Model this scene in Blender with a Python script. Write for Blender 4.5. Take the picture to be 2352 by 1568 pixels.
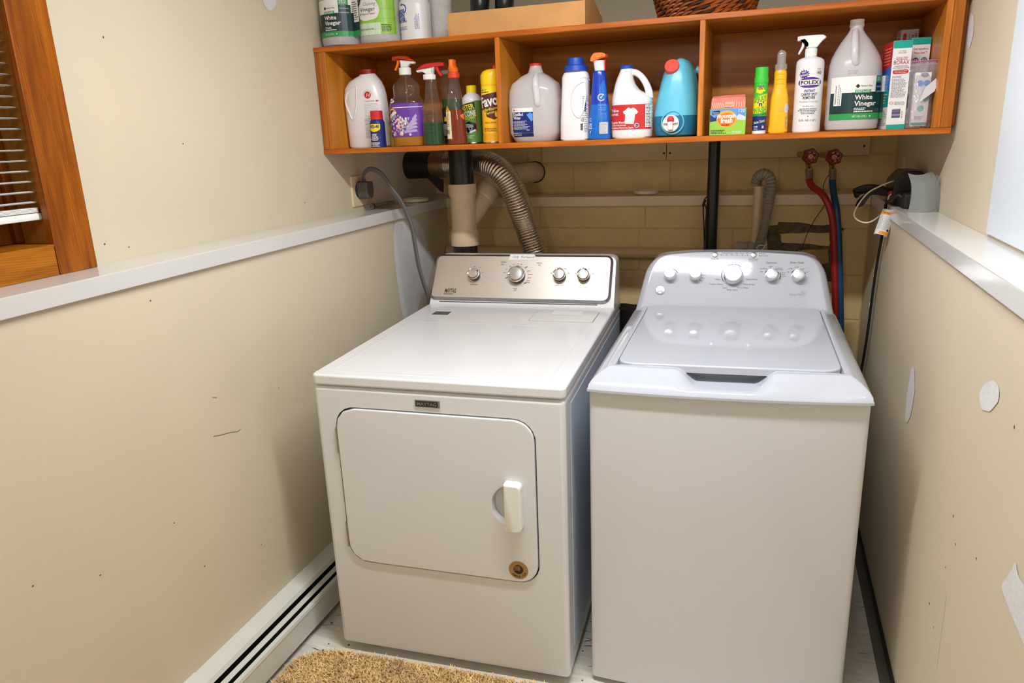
import bpy, bmesh, math, random
from mathutils import Vector, Matrix

# ---------------------------------------------------------------- scene, camera, light, exposure
scene = bpy.context.scene
for o in list(bpy.data.objects):
    bpy.data.objects.remove(o, do_unlink=True)
COL = scene.collection
R = random.Random(7)

def camera():
    yaw, pitch, roll = -0.3345, 0.2754, -0.0389
    fwd = Vector((math.sin(yaw) * math.cos(pitch), math.cos(yaw) * math.cos(pitch), -math.sin(pitch)))
    right = Vector((math.cos(yaw), -math.sin(yaw), 0))
    up = right.cross(fwd)
    c, s = math.cos(roll), math.sin(roll)
    r2 = c * right + s * up
    u2 = -s * right + c * up
    m = Matrix((r2, u2, -fwd)).transposed().to_4x4()
    m.translation = (0, 0, 1.5598)
    cd = bpy.data.cameras.new('camera')
    cd.sensor_width = 36
    cd.lens = 1671.465 / 2352 * 36
    cd.clip_start = 0.02
    co = bpy.data.objects.new('camera', cd)
    co.matrix_world = m
    COL.objects.link(co)
    scene.camera = co
camera()

world = bpy.data.worlds.new('world')
scene.world = world
world.use_nodes = True
world.node_tree.nodes['Background'].inputs[0].default_value = (0.05, 0.06, 0.08, 1)
world.node_tree.nodes['Background'].inputs[1].default_value = 0.3

def area_light(name, loc, sx, sy, power, color, rot=(0, 0, 0)):
    l = bpy.data.lights.new(name, 'AREA')
    l.shape = 'RECTANGLE'
    l.size, l.size_y = sx, sy
    l.energy = power
    l.color = color
    o = bpy.data.objects.new(name, l)
    o.location = loc
    o.rotation_euler = rot
    COL.objects.link(o)
    return o
# the fluorescent tube under the ceiling in front of the machines, and an added, unseen fill light behind the camera
area_light('tube_light', (-0.33, 1.38, 2.33), 0.98, 0.07, 28.0, (0.96, 0.985, 1.0))
gl = bpy.data.lights.new('fill_light', 'POINT')
gl.energy = 27.0
gl.shadow_soft_size = 0.14
gl.color = (1.0, 0.97, 0.93)
go = bpy.data.objects.new('fill_light', gl)
go.location = (-0.5, -2.2, 2.20)
COL.objects.link(go)

vs = scene.view_settings
vs.view_transform = 'Standard'
vs.look = 'None'
vs.exposure = 0.27
vs.gamma = 1
vs.use_curve_mapping = False

# ---------------------------------------------------------------- materials
def lin(c):
    return tuple((v / 12.92 if v <= 0.04045 else ((v + 0.055) / 1.055) ** 2.4) for v in (x / 255 for x in c))

MATS = {}
def M(name, rgb, rough=0.5, metal=0.0, var=0.06, vscale=9.0, bump=0.0, bscale=60.0, coat=0.0, spec=0.5, stretch=(1, 1, 1)):
    """principled paint / plastic / metal with slight procedural colour and surface variation"""
    if name in MATS:
        return MATS[name]
    m = bpy.data.materials.new(name)
    m.use_nodes = True
    nt = m.node_tree
    n, L = nt.nodes, nt.links
    b = n['Principled BSDF']
    base = lin(rgb)
    tc = n.new('ShaderNodeTexCoord')
    mp = n.new('ShaderNodeMapping')
    mp.inputs['Scale'].default_value = stretch
    L.new(tc.outputs['Object'], mp.inputs[0])
    nz = n.new('ShaderNodeTexNoise')
    nz.inputs['Scale'].default_value = vscale
    nz.inputs['Detail'].default_value = 4
    L.new(mp.outputs[0], nz.inputs['Vector'])
    rp = n.new('ShaderNodeValToRGB')
    rp.color_ramp.elements[0].position = 0.3
    rp.color_ramp.elements[1].position = 0.7
    rp.color_ramp.elements[0].color = tuple(v * (1 - var) for v in base) + (1,)
    rp.color_ramp.elements[1].color = tuple(min(1, v * (1 + var)) for v in base) + (1,)
    L.new(nz.outputs['Fac'], rp.inputs[0])
    L.new(rp.outputs[0], b.inputs['Base Color'])
    b.inputs['Roughness'].default_value = rough
    b.inputs['Metallic'].default_value = metal
    b.inputs['Specular IOR Level'].default_value = spec
    if coat:
        b.inputs['Coat Weight'].default_value = coat
        b.inputs['Coat Roughness'].default_value = 0.08
    if bump:
        n2 = n.new('ShaderNodeTexNoise')
        n2.inputs['Scale'].default_value = bscale
        n2.inputs['Detail'].default_value = 5
        L.new(mp.outputs[0], n2.inputs['Vector'])
        bp = n.new('ShaderNodeBump')
        bp.inputs['Strength'].default_value = bump
        bp.inputs['Distance'].default_value = 0.004
        L.new(n2.outputs['Fac'], bp.inputs['Height'])
        L.new(bp.outputs[0], b.inputs['Normal'])
    MATS[name] = m
    return m

def wood(name, dark, light, axis, scale=7.0, rough=0.38, fine=0.35, lines=0.0, line_scale=14.0):
    """varnished timber, grain running along the given axis"""
    m = bpy.data.materials.new(name)
    m.use_nodes = True
    nt = m.node_tree
    n, L = nt.nodes, nt.links
    b = n['Principled BSDF']
    tc = n.new('ShaderNodeTexCoord')
    mp = n.new('ShaderNodeMapping')
    s = [scale, scale, scale]
    s[axis] = scale * 0.07
    mp.inputs['Scale'].default_value = s
    L.new(tc.outputs['Object'], mp.inputs[0])
    nz = n.new('ShaderNodeTexNoise')
    nz.inputs['Scale'].default_value = 3.0
    nz.inputs['Detail'].default_value = 6
    nz.inputs['Distortion'].default_value = 0.9
    L.new(mp.outputs[0], nz.inputs['Vector'])
    mu = n.new('ShaderNodeMath'); mu.operation = 'MULTIPLY'; mu.inputs[1].default_value = 9.0
    L.new(nz.outputs['Fac'], mu.inputs[0])
    sn = n.new('ShaderNodeMath'); sn.operation = 'SINE'
    L.new(mu.outputs[0], sn.inputs[0])
    mr = n.new('ShaderNodeMapRange')
    mr.inputs[1].default_value = -1; mr.inputs[2].default_value = 1
    L.new(sn.outputs[0], mr.inputs[0])
    n2 = n.new('ShaderNodeTexNoise')
    n2.inputs['Scale'].default_value = 14.0
    n2.inputs['Detail'].default_value = 3
    L.new(mp.outputs[0], n2.inputs['Vector'])
    mx = n.new('ShaderNodeMix'); mx.data_type = 'FLOAT'
    mx.inputs[0].default_value = fine
    L.new(n2.outputs['Fac'], mx.inputs[2]); L.new(mr.outputs[0], mx.inputs[3])
    rp = n.new('ShaderNodeValToRGB')
    rp.color_ramp.elements[0].position = 0.2
    rp.color_ramp.elements[1].position = 0.75
    rp.color_ramp.elements[0].color = lin(dark) + (1,)
    rp.color_ramp.elements[1].color = lin(light) + (1,)
    L.new(mx.outputs[0], rp.inputs[0])
    col = rp.outputs[0]
    if lines:      # fine growth-ring lines
        wv = n.new('ShaderNodeTexWave')
        wv.wave_type = 'BANDS'; wv.bands_direction = 'DIAGONAL'; wv.wave_profile = 'SAW'
        wv.inputs['Scale'].default_value = line_scale
        wv.inputs['Distortion'].default_value = 9.0
        wv.inputs['Detail'].default_value = 2.0
        wv.inputs['Detail Scale'].default_value = 0.25
        L.new(mp.outputs[0], wv.inputs['Vector'])
        cr = n.new('ShaderNodeValToRGB')
        cr.color_ramp.elements[0].position = 0.05; cr.color_ramp.elements[1].position = 0.75
        cr.color_ramp.elements[0].color = (1 - lines,) * 3 + (1,); cr.color_ramp.elements[1].color = (1, 1, 1, 1)
        L.new(wv.outputs['Fac'], cr.inputs[0])
        mm = n.new('ShaderNodeMix'); mm.data_type = 'RGBA'; mm.blend_type = 'MULTIPLY'; mm.inputs[0].default_value = 1.0
        L.new(col, mm.inputs[6]); L.new(cr.outputs[0], mm.inputs[7])
        col = mm.outputs[2]
    L.new(col, b.inputs['Base Color'])
    b.inputs['Roughness'].default_value = rough
    b.inputs['Specular IOR Level'].default_value = 0.35
    b.inputs['Coat Weight'].default_value = 0.08
    b.inputs['Coat Roughness'].default_value = 0.2
    MATS[name] = m
    return m

def clear(name, tint, gloss=0.10, rough=0.06, body=0.0, bodycol=(255, 255, 255)):
    """thin clear or tinted plastic / liquid: see-through with a gloss, optional milky body"""
    m = bpy.data.materials.new(name)
    m.use_nodes = True
    nt = m.node_tree
    n, L = nt.nodes, nt.links
    n.remove(n['Principled BSDF'])
    out = n['Material Output']
    tr = n.new('ShaderNodeBsdfTransparent')
    tr.inputs[0].default_value = lin(tint) + (1,)
    gl = n.new('ShaderNodeBsdfGlossy')
    gl.inputs[0].default_value = (1, 1, 1, 1)
    gl.inputs[1].default_value = rough
    lw = n.new('ShaderNodeLayerWeight'); lw.inputs[0].default_value = 0.5
    fr = n.new('ShaderNodeMath'); fr.operation = 'POWER'; fr.inputs[1].default_value = 4.5
    L.new(lw.outputs['Facing'], fr.inputs[0])
    ad = n.new('ShaderNodeMath'); ad.operation = 'ADD'; ad.use_clamp = True
    ad.inputs[1].default_value = gloss * 0.2
    L.new(fr.outputs[0], ad.inputs[0])
    base = tr
    if body:
        df = n.new('ShaderNodeBsdfDiffuse'); df.inputs[0].default_value = lin(bodycol) + (1,)
        tl = n.new('ShaderNodeBsdfTranslucent'); tl.inputs[0].default_value = lin(bodycol) + (1,)
        m1 = n.new('ShaderNodeMixShader'); m1.inputs[0].default_value = 0.45
        L.new(df.outputs[0], m1.inputs[1]); L.new(tl.outputs[0], m1.inputs[2])
        nz = n.new('ShaderNodeTexNoise'); nz.inputs['Scale'].default_value = 12
        tc = n.new('ShaderNodeTexCoord'); L.new(tc.outputs['Object'], nz.inputs['Vector'])
        mr = n.new('ShaderNodeMapRange')
        mr.inputs[3].default_value = max(0, body - 0.05); mr.inputs[4].default_value = min(1, body + 0.05)
        L.new(nz.outputs['Fac'], mr.inputs[0])
        m2 = n.new('ShaderNodeMixShader')
        L.new(mr.outputs[0], m2.inputs[0])
        L.new(tr.outputs[0], m2.inputs[1]); L.new(m1.outputs[0], m2.inputs[2])
        base = m2
    mx = n.new('ShaderNodeMixShader')
    L.new(ad.outputs[0], mx.inputs[0]); L.new(base.outputs[0], mx.inputs[1]); L.new(gl.outputs[0], mx.inputs[2])
    L.new(mx.outputs[0], out.inputs[0])
    MATS[name] = m
    return m

# ---------------------------------------------------------------- mesh builder
class MB:
    def __init__(s):
        s.v, s.f, s.mi, s.sm, s.mats, s.xf = [], [], [], [], [], None
    def _m(s, mat):
        if mat not in s.mats:
            s.mats.append(mat)
        return s.mats.index(mat)
    def add(s, verts, faces, mat, smooth=False):
        k = len(s.v)
        s.v += [tuple(v) for v in verts]
        i = s._m(mat)
        for f in faces:
            s.f.append(tuple(k + a for a in f)); s.mi.append(i); s.sm.append(smooth)
        return s
    def bm(s, bm, mat, smooth=False, mtx=None):
        bm.verts.index_update()
        vs_ = [(mtx @ v.co if mtx else v.co) for v in bm.verts]
        s.add(vs_, [[v.index for v in f.verts] for f in bm.faces], mat, smooth)
        bm.free()
        return s
    def box(s, x0, x1, y0, y1, z0, z1, mat, r=0.0, seg=2, mtx=None):
        bm = bmesh.new()
        bmesh.ops.create_cube(bm, size=1)
        for v in bm.verts:
            v.co = ((x0 + x1) / 2 + v.co.x * (x1 - x0), (y0 + y1) / 2 + v.co.y * (y1 - y0), (z0 + z1) / 2 + v.co.z * (z1 - z0))
        if r > 0:
            bmesh.ops.bevel(bm, geom=bm.edges[:], offset=r, segments=seg, affect='EDGES', profile=0.5)
        return s.bm(bm, mat, r > 0, mtx)
    def loops(s, loops, mat, cap0=True, cap1=True, smooth=True, close=True):
        """skin a list of equal-length point loops"""
        n = len(loops[0])
        vs_ = [p for l in loops for p in l]
        fs = []
        for i in range(len(loops) - 1):
            for j in range(n if close else n - 1):
                a, b = i * n + j, i * n + (j + 1) % n
                fs.append((a, b, b + n, a + n))
        s.add(vs_, fs, mat, smooth)
        k, i = len(s.v) - len(vs_), s._m(mat)
        caps = ([tuple(k + j for j in range(n - 1, -1, -1))] if cap0 else []) + ([tuple(k + (len(loops) - 1) * n + j for j in range(n))] if cap1 else [])
        for c in caps: s.f.append(c); s.mi.append(i); s.sm.append(False)
        return s
    def lathe(s, prof, mat, c=(0, 0, 0), n=28, mtx=None, smooth=True, cap0=True, cap1=True):
        ls = []
        for r, z in prof:
            l = []
            for j in range(n):
                t = 2 * math.pi * j / n
                p = Vector((c[0] + r * math.cos(t), c[1] + r * math.sin(t), c[2] + z))
                l.append(mtx @ p if mtx else p)
            ls.append(l)
        return s.loops(ls, mat, cap0, cap1, smooth)
    def loft(s, secs, mat, n=36, cap0=True, cap1=True):
        """sections (z, cx, cy, rx, ry, exponent)"""
        return s.loops([ring(sec, n) for sec in secs], mat, cap0, cap1)
    def tube(s, pts, r, mat, n=10, cap=True, smooth_path=0, squash=1.0):
        pts = [Vector(p) for p in pts]
        rr = r if isinstance(r, (list, tuple)) else [r] * len(pts)
        if smooth_path:
            pts, rr = catmull(pts, rr, smooth_path)
        up = Vector((0, 0, 1))
        ls = []
        prev = None
        for i, p in enumerate(pts):
            t = (pts[min(i + 1, len(pts) - 1)] - pts[max(i - 1, 0)]).normalized()
            if prev is None:
                a = t.cross(up)
                if a.length < 1e-3: a = t.cross(Vector((1, 0, 0)))
                a.normalize()
            else:
                a = (prev - t * prev.dot(t)).normalized()
            prev = a
            b = t.cross(a)
            ls.append([p + rr[i] * (math.cos(2 * math.pi * j / n) * a + squash * math.sin(2 * math.pi * j / n) * b) for j in range(n)])
        return s.loops(ls, mat, cap, cap)
    def prism(s, poly, place, d0, d1, mat, bev=0.0, smooth=False, both=False):
        """outline poly in (u,v); place(u,v,e) -> 3d; from e=d0 (back) to e=d1 (front), front edge bevelled"""
        loops = [[place(u, v, d0) for u, v in poly]]
        if both and bev: loops = [[place(u, v, d0) for u, v in inset(poly, bev)], [place(u, v, d0 + bev) for u, v in poly]]
        if bev > 0:
            for k in range(4):
                t = k / 3 * math.pi / 2
                loops.append([place(u, v, d1 - bev + bev * math.sin(t)) for u, v in inset(poly, bev * (1 - math.cos(t)))])
        else:
            loops.append([place(u, v, d1) for u, v in poly])
        return s.loops(loops, mat, True, True, smooth or bev > 0)
    def build(s, name, parent=None, **props):
        me = bpy.data.meshes.new(name)
        vs_ = [s.xf(v) for v in s.v] if s.xf else s.v
        me.from_pydata([tuple(v) for v in vs_], [], s.f)
        for m in s.mats: me.materials.append(m)
        for i, p in enumerate(me.polygons):
            p.material_index = s.mi[i]; p.use_smooth = s.sm[i]
        b = bmesh.new(); b.from_mesh(me)
        bmesh.ops.recalc_face_normals(b, faces=[f for f in b.faces if f.smooth or True]) if not props.pop('keep', False) else None
        b.to_mesh(me); b.free()
        if any(s.sm):
            try: me.set_sharp_from_angle(angle=math.radians(40))
            except Exception: pass
        o = bpy.data.objects.new(name, me)
        COL.objects.link(o)
        if any(s.sm) and len(s.f) < 60000:
            wn = o.modifiers.new('even_shading', 'WEIGHTED_NORMAL')
            wn.weight = 80
            wn.keep_sharp = True
        if parent: o.parent = parent
        for k, v in props.items(): o[k] = v
        return o

def ring(sec, n=36):
    z, cx, cy, rx, ry, e = sec
    l = []
    for j in range(n):
        t = 2 * math.pi * (j + 0.5) / n
        c, s_ = math.cos(t), math.sin(t)
        l.append((cx + rx * math.copysign(abs(c) ** (2 / e), c), cy + ry * math.copysign(abs(s_) ** (2 / e), s_), z))
    return l

def catmull(pts, rr, k):
    P, Q = [], []
    n = len(pts)
    for i in range(n - 1):
        p0, p1, p2, p3 = pts[max(i - 1, 0)], pts[i], pts[i + 1], pts[min(i + 2, n - 1)]
        for j in range(k):
            t = j / k
            P.append(0.5 * ((2 * p1) + (p2 - p0) * t + (2 * p0 - 5 * p1 + 4 * p2 - p3) * t * t + (3 * p1 - p0 - 3 * p2 + p3) * t ** 3))
            Q.append(rr[i] * (1 - t) + rr[i + 1] * t)
    P.append(pts[-1]); Q.append(rr[-1])
    return P, Q

def inset(poly, d):
    if d == 0: return poly
    n = len(poly)
    area = sum(poly[i][0] * poly[(i + 1) % n][1] - poly[(i + 1) % n][0] * poly[i][1] for i in range(n))
    sg = 1 if area > 0 else -1
    out = []
    for i in range(n):
        p0, p1, p2 = Vector(poly[i - 1]), Vector(poly[i]), Vector(poly[(i + 1) % n])
        a, b = (p1 - p0), (p2 - p1)
        if a.length < 1e-9 or b.length < 1e-9:
            out.append(tuple(p1)); continue
        a.normalize(); b.normalize()
        na, nb = Vector((-a.y, a.x)) * sg, Vector((-b.y, b.x)) * sg
        m = (na + nb)
        m = m / max(m.length_squared / 2, 0.3)
        out.append(tuple(p1 + m * d))
    for _ in range(12):       # where the inset outline folds back on itself, merge the points
        bad = False
        for i in range(n):
            j = (i + 1) % n
            ex, ey = poly[j][0] - poly[i][0], poly[j][1] - poly[i][1]
            fx, fy = out[j][0] - out[i][0], out[j][1] - out[i][1]
            if ex * fx + ey * fy < -1e-12:
                mid = ((out[i][0] + out[j][0]) / 2, (out[i][1] + out[j][1]) / 2)
                out[i] = out[j] = mid; bad = True
        if not bad: break
    return out

def rrect(x0, x1, y0, y1, r, k=6):
    p = []
    for cx, cy, a in ((x1 - r, y1 - r, 0), (x0 + r, y1 - r, 90), (x0 + r, y0 + r, 180), (x1 - r, y0 + r, 270)):
        for i in range(k + 1):
            t = math.radians(a + 90 * i / k)
            p.append((cx + r * math.cos(t), cy + r * math.sin(t)))
    return p

def rpoly(pts, radii, k=5):
    """round the corners of a polygon"""
    out = []
    n = len(pts)
    for i in range(n):
        r = radii[i] if isinstance(radii, (list, tuple)) else radii
        p, a, b = Vector(pts[i]), Vector(pts[i - 1]), Vector(pts[(i + 1) % n])
        if r <= 0: out.append(tuple(p)); continue
        r = min(r, 0.45 * (a - p).length, 0.45 * (b - p).length)
        u, w = (a - p).normalized(), (b - p).normalized()
        q0, q1 = p + u * r, p + w * r
        for j in range(k + 1):
            t = j / k
            out.append(tuple((1 - t) ** 2 * q0 + 2 * t * (1 - t) * p + t * t * q1))
    return out

def ray_loop(poly, c, n):
    """n points of a (star-shaped) outline seen from c at even angles"""
    out = []
    for j in range(n):
        t = 2 * math.pi * j / n
        d = (math.cos(t), math.sin(t))
        best = None
        for i in range(len(poly)):
            ax, ay = poly[i][0] - c[0], poly[i][1] - c[1]
            bx, by = poly[(i + 1) % len(poly)][0] - c[0], poly[(i + 1) % len(poly)][1] - c[1]
            ex, ey = bx - ax, by - ay
            den = d[0] * ey - d[1] * ex
            if abs(den) < 1e-12: continue
            q = (ax * ey - ay * ex) / den
            w = (ax * d[1] - ay * d[0]) / den
            if q > 0 and -1e-6 <= w <= 1 + 1e-6 and (best is None or q > best): best = q
        out.append((c[0] + d[0] * best, c[1] + d[1] * best))
    return out

# ---------------------------------------------------------------- flat print on surfaces
GLY = {}
def glyphs(txt, bold):
    k = (txt, bold)
    if k not in GLY:
        c = bpy.data.curves.new('t', 'FONT')
        c.body = txt; c.resolution_u = 2; c.offset = bold
        o = bpy.data.objects.new('t', c)
        me = o.to_mesh()
        vs_ = [(v.co.x / 0.682, v.co.y / 0.682) for v in me.vertices]
        fs = [tuple(p.vertices) for p in me.polygons]
        o.to_mesh_clear()
        bpy.data.objects.remove(o); bpy.data.curves.remove(c)
        xs = [v[0] for v in vs_] or [0]
        GLY[k] = (vs_, fs, min(xs), max(xs))
    return GLY[k]

class Print:
    def __init__(s, mb, place):
        s.mb, s.p = mb, place
        a, b, c = place(-0.01, 0.05, 0), place(0.0, 0.05, 0), place(0.01, 0.05, 0)
        s.curved = (a + c - 2 * b).length > 1e-6
    def e(s, e):
        return 0.0005 if e is None else e
    def rect(s, u0, u1, v0, v1, mat, e=None, nu=0, nv=0):
        e = s.e(e)
        nv = nv or (max(1, int(abs(v1 - v0) / 0.008)) if s.curved else 1)
        if not s.curved: nu = 1
        nu = nu or max(1, min(30, int(abs(u1 - u0) / 0.004)))
        vs_ = [s.p(u0 + (u1 - u0) * i / nu, v0 + (v1 - v0) * j / nv, e) for j in range(nv + 1) for i in range(nu + 1)]
        fs = [(j * (nu + 1) + i, j * (nu + 1) + i + 1, (j + 1) * (nu + 1) + i + 1, (j + 1) * (nu + 1) + i) for j in range(nv) for i in range(nu)]
        s.mb.add(vs_, fs, mat)
    def poly(s, pts, mat, e=None):
        e = s.e(e)
        cu = sum(p[0] for p in pts) / len(pts); cv = sum(p[1] for p in pts) / len(pts)
        ext = max(max(abs(p[0] - cu), abs(p[1] - cv)) for p in pts)
        if ext > 0.007 and s.curved:      # follow the curved surface: cut edges and add inner rings
            q = []
            for i in range(len(pts)):
                a, b = pts[i], pts[(i + 1) % len(pts)]
                k = max(1, int(math.hypot(b[0] - a[0], b[1] - a[1]) / 0.005))
                q += [(a[0] + (b[0] - a[0]) * j / k, a[1] + (b[1] - a[1]) * j / k) for j in range(k)]
            pts = q
            n = len(pts); K = max(2, int(ext / 0.005))
            vs_ = [s.p(cu, cv, e)]
            for j in range(1, K + 1): vs_ += [s.p(cu + (u - cu) * j / K, cv + (v - cv) * j / K, e) for u, v in pts]
            fs = [(0, 1 + i, 1 + (i + 1) % n) for i in range(n)]
            for j in range(1, K):
                o1, o2 = 1 + (j - 1) * n, 1 + j * n
                fs += [(o1 + i, o2 + i, o2 + (i + 1) % n, o1 + (i + 1) % n) for i in range(n)]
            s.mb.add(vs_, fs, mat); return
        vs_ = [s.p(cu, cv, e)] + [s.p(u, v, e) for u, v in pts]
        n = len(pts)
        s.mb.add(vs_, [(0, 1 + i, 1 + (i + 1) % n) for i in range(n)], mat)
    def disc(s, u, v, ru, rv, mat, e=None, n=20):
        s.poly([(u + ru * math.cos(2 * math.pi * i / n), v + rv * math.sin(2 * math.pi * i / n)) for i in range(n)], mat, e)
    def ring(s, u, v, r0, r1, mat, e=None, n=28, a0=0, a1=360):
        e = s.e(e)
        vs_, fs = [], []
        for i in range(n + 1):
            t = math.radians(a0 + (a1 - a0) * i / n)
            for r in (r0, r1): vs_.append(s.p(u + r * math.cos(t), v + r * math.sin(t), e))
        for i in range(n): fs.append((2 * i, 2 * i + 1, 2 * i + 3, 2 * i + 2))
        s.mb.add(vs_, fs, mat)
    def text(s, t, u, v, h, mat, e=None, al='C', w=None, slant=0.0, bold=0.0, rot=0.0, maxw=None):
        """cap height h, baseline v"""
        e = 0.0014 if e is None else e
        vs_, fs, x0, x1 = glyphs(t, bold)
        sx = h
        if w: sx = w / max(x1 - x0, 1e-6)
        if maxw and (x1 - x0) * sx > maxw: sx = maxw / (x1 - x0)
        off = {'C': -(x0 + x1) / 2, 'L': -x0, 'R': -x1}[al]
        c, sn = math.cos(rot), math.sin(rot)
        out = []
        for x, y in vs_:
            a, b = (x + off + slant * y) * sx, y * h
            out.append(s.p(u + a * c - b * sn, v + a * sn + b * c, e))
        s.mb.add(out, fs, mat)
    def lines(s, u0, u1, v1, v0, n, mat, e=None, al='L', fill=0.5, rot=False):
        """unreadable small print: n rows of word dashes"""
        dv = (v1 - v0) / max(n, 1)
        for i in range(n):
            vv = v1 - dv * (i + 0.5)
            W = (u1 - u0) * R.uniform(0.7, 1.0)
            x = u0 if al == 'L' else (u0 + u1) / 2 - W / 2
            xe = x + W
            while x < xe - 0.001:
                l = min(R.uniform(0.002, 0.007), xe - x)
                if rot: s.rect(vv - dv * fill / 2, vv + dv * fill / 2, x, x + l, mat, 0.0012 if e is None else e, nu=1)
                else: s.rect(x, x + l, vv - dv * fill / 2, vv + dv * fill / 2, mat, 0.0012 if e is None else e, nu=1)
                x += l + 0.0013
    def bars(s, u0, u1, v0, v1, ink, paper=None, horiz=False):
        if paper: s.rect(u0, u1, v0, v1, paper, 0.0006)
        m = 0.08
        a, b = (v0, v1) if horiz else (u0, u1)
        x = a + (b - a) * m
        while x < b - (b - a) * m:
            w = R.choice((0.0005, 0.0008, 0.0012))
            if horiz: s.rect(u0 + (u1 - u0) * m, u1 - (u1 - u0) * m, x, x + w, ink, 0.0009, nu=2)
            else: s.rect(x, x + w, v0 + (v1 - v0) * 0.25, v1 - (v1 - v0) * m, ink, 0.0009, nu=1)
            x += w + R.choice((0.0006, 0.0009))

def flat(o, eu, ev, n=None):
    o, eu, ev = Vector(o), Vector(eu), Vector(ev)
    n = Vector(n) if n else eu.cross(ev).normalized()
    return lambda u, v, e=0.0: o + eu * u + ev * v + n * e
FRONT = lambda y, x=0, z=0: flat((x, y, z), (1, 0, 0), (0, 0, 1), (0, -1, 0))

def surf(secs):
    """front face of a lofted body: u across from its axis, v = height"""
    def f(u, v, e=0.0):
        for a, b in zip(secs, secs[1:]):
            if v <= b[0] or b is secs[-1]:
                t = 0 if b[0] == a[0] else min(1, max(0, (v - a[0]) / (b[0] - a[0])))
                z, cx, cy, rx, ry, ex = [a[i] * (1 - t) + b[i] * t for i in range(6)]
                break
        if ex < 2.2:
            th = max(-1.5, min(1.5, u / rx))
            x, yy = math.sin(th), math.cos(th)
            return Vector((cx + (rx + e) * x, cy - (ry + e) * yy, v))
        q = min(0.985, abs(u / rx))
        return Vector((cx + u * (1 + e / rx), cy - (ry + e) * (1 - q ** ex) ** (1 / ex), v))
    return f

# ---------------------------------------------------------------- things
def tag(o, label, cat, group=None, kind=None):
    o['label'] = label; o['category'] = cat
    if group: o['group'] = group
    if kind: o['kind'] = kind
    return o
def thing(name, label, cat, loc=(0, 0, 0), rz=0.0, group=None, rot=None):
    o = bpy.data.objects.new(name, None)
    o.empty_display_size = 0.05
    o.location = loc; o.rotation_euler = rot or (0, 0, rz)
    COL.objects.link(o)
    return tag(o, label, cat, group)
def struct(mb, name, **k):
    return mb.build(name, kind='structure', **k)

# ================================================================= STRUCTURE
WALL = (207, 194, 170)
m_wall = M('cream_wall_paint', WALL, 0.62, var=0.025, vscale=2.5, bump=0.12, bscale=140)
m_block = M('cream_block_paint', (228, 202, 146), 0.7, var=0.07, vscale=10, bump=0.55, bscale=170)
m_joint = M('mortar_joint', (212, 186, 132), 0.8, var=0.1, vscale=30, bump=0.5, bscale=150)
m_trim = M('white_gloss_trim', (205, 203, 200), 0.14, var=0.02, vscale=4, bump=0.02, bscale=30)
m_trimback = M('cream_gloss_trim', (226, 204, 172), 0.35, var=0.04, vscale=6)
m_ceil = M('ceiling_paint', (232, 228, 218), 0.8, var=0.02, bump=0.1)
m_spackle = M('spackle', (214, 214, 214), 0.85, var=0.05, vscale=25, bump=0.25, bscale=120)
m_black = M('black_plastic', (20, 20, 20), 0.35, var=0.15, vscale=30)
m_blackmatt = M('black_rubber', (17, 16, 15), 0.6, var=0.2, vscale=30)
m_pvc = M('cream_pvc', (213, 190, 158), 0.4, var=0.05, vscale=20)
m_white = M('white_enamel', (236, 236, 238), 0.16, var=0.01, vscale=3)
m_whitep = M('white_plastic', (235, 235, 232), 0.3, var=0.02, vscale=10)
m_paper = M('white_paper', (232, 230, 226), 0.6, var=0.02, vscale=30)
m_ink = M('black_ink', (28, 28, 30), 0.5, var=0.05)
m_grey = M('grey_print', (128, 128, 130), 0.5, var=0.05)
m_chrome = M('chrome', (225, 225, 228), 0.08, 1.0, var=0.02)
m_steel = M('zinc_steel', (170, 168, 160), 0.35, 1.0, var=0.1, vscale=40)
w_z = wood('pine_upright', (150, 76, 12), (206, 128, 40), 2)
w_edge = wood('pine_edge', (156, 72, 10), (214, 124, 34), 0, rough=0.3)
w_edgez = wood('pine_edge_upright', (168, 88, 18), (222, 140, 50), 2, rough=0.3)
w_ply = wood('shelf_plywood', (184, 108, 22), (222, 146, 46), 0, scale=3.5, rough=0.42, fine=0.6, lines=0.15, line_scale=6.0)
w_plyz = wood('shelf_plywood_upright', (190, 116, 30), (222, 152, 54), 2, scale=3.5, rough=0.42, fine=0.6)
w_case = wood('window_fir', (120, 56, 2), (204, 116, 18), 2, scale=5, rough=0.35, lines=0.3, line_scale=26.0)
w_casey = wood('window_fir_along_y', (150, 82, 4), (216, 138, 24), 1, scale=5, rough=0.35, lines=0.3, line_scale=26.0)
w_jamb = wood('window_jamb', (160, 104, 40), (200, 142, 70), 2, scale=6)

XL, XR = -1.5266, 0.5013          # upper walls
LL, LR = -1.405, 0.405            # lower (thicker) walls
YU, YB = 3.335, 3.18              # upper / lower back wall
ZL, TL_ = 1.2931, 0.043           # ledge
YF, ZC = -3.3, 2.42

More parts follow.
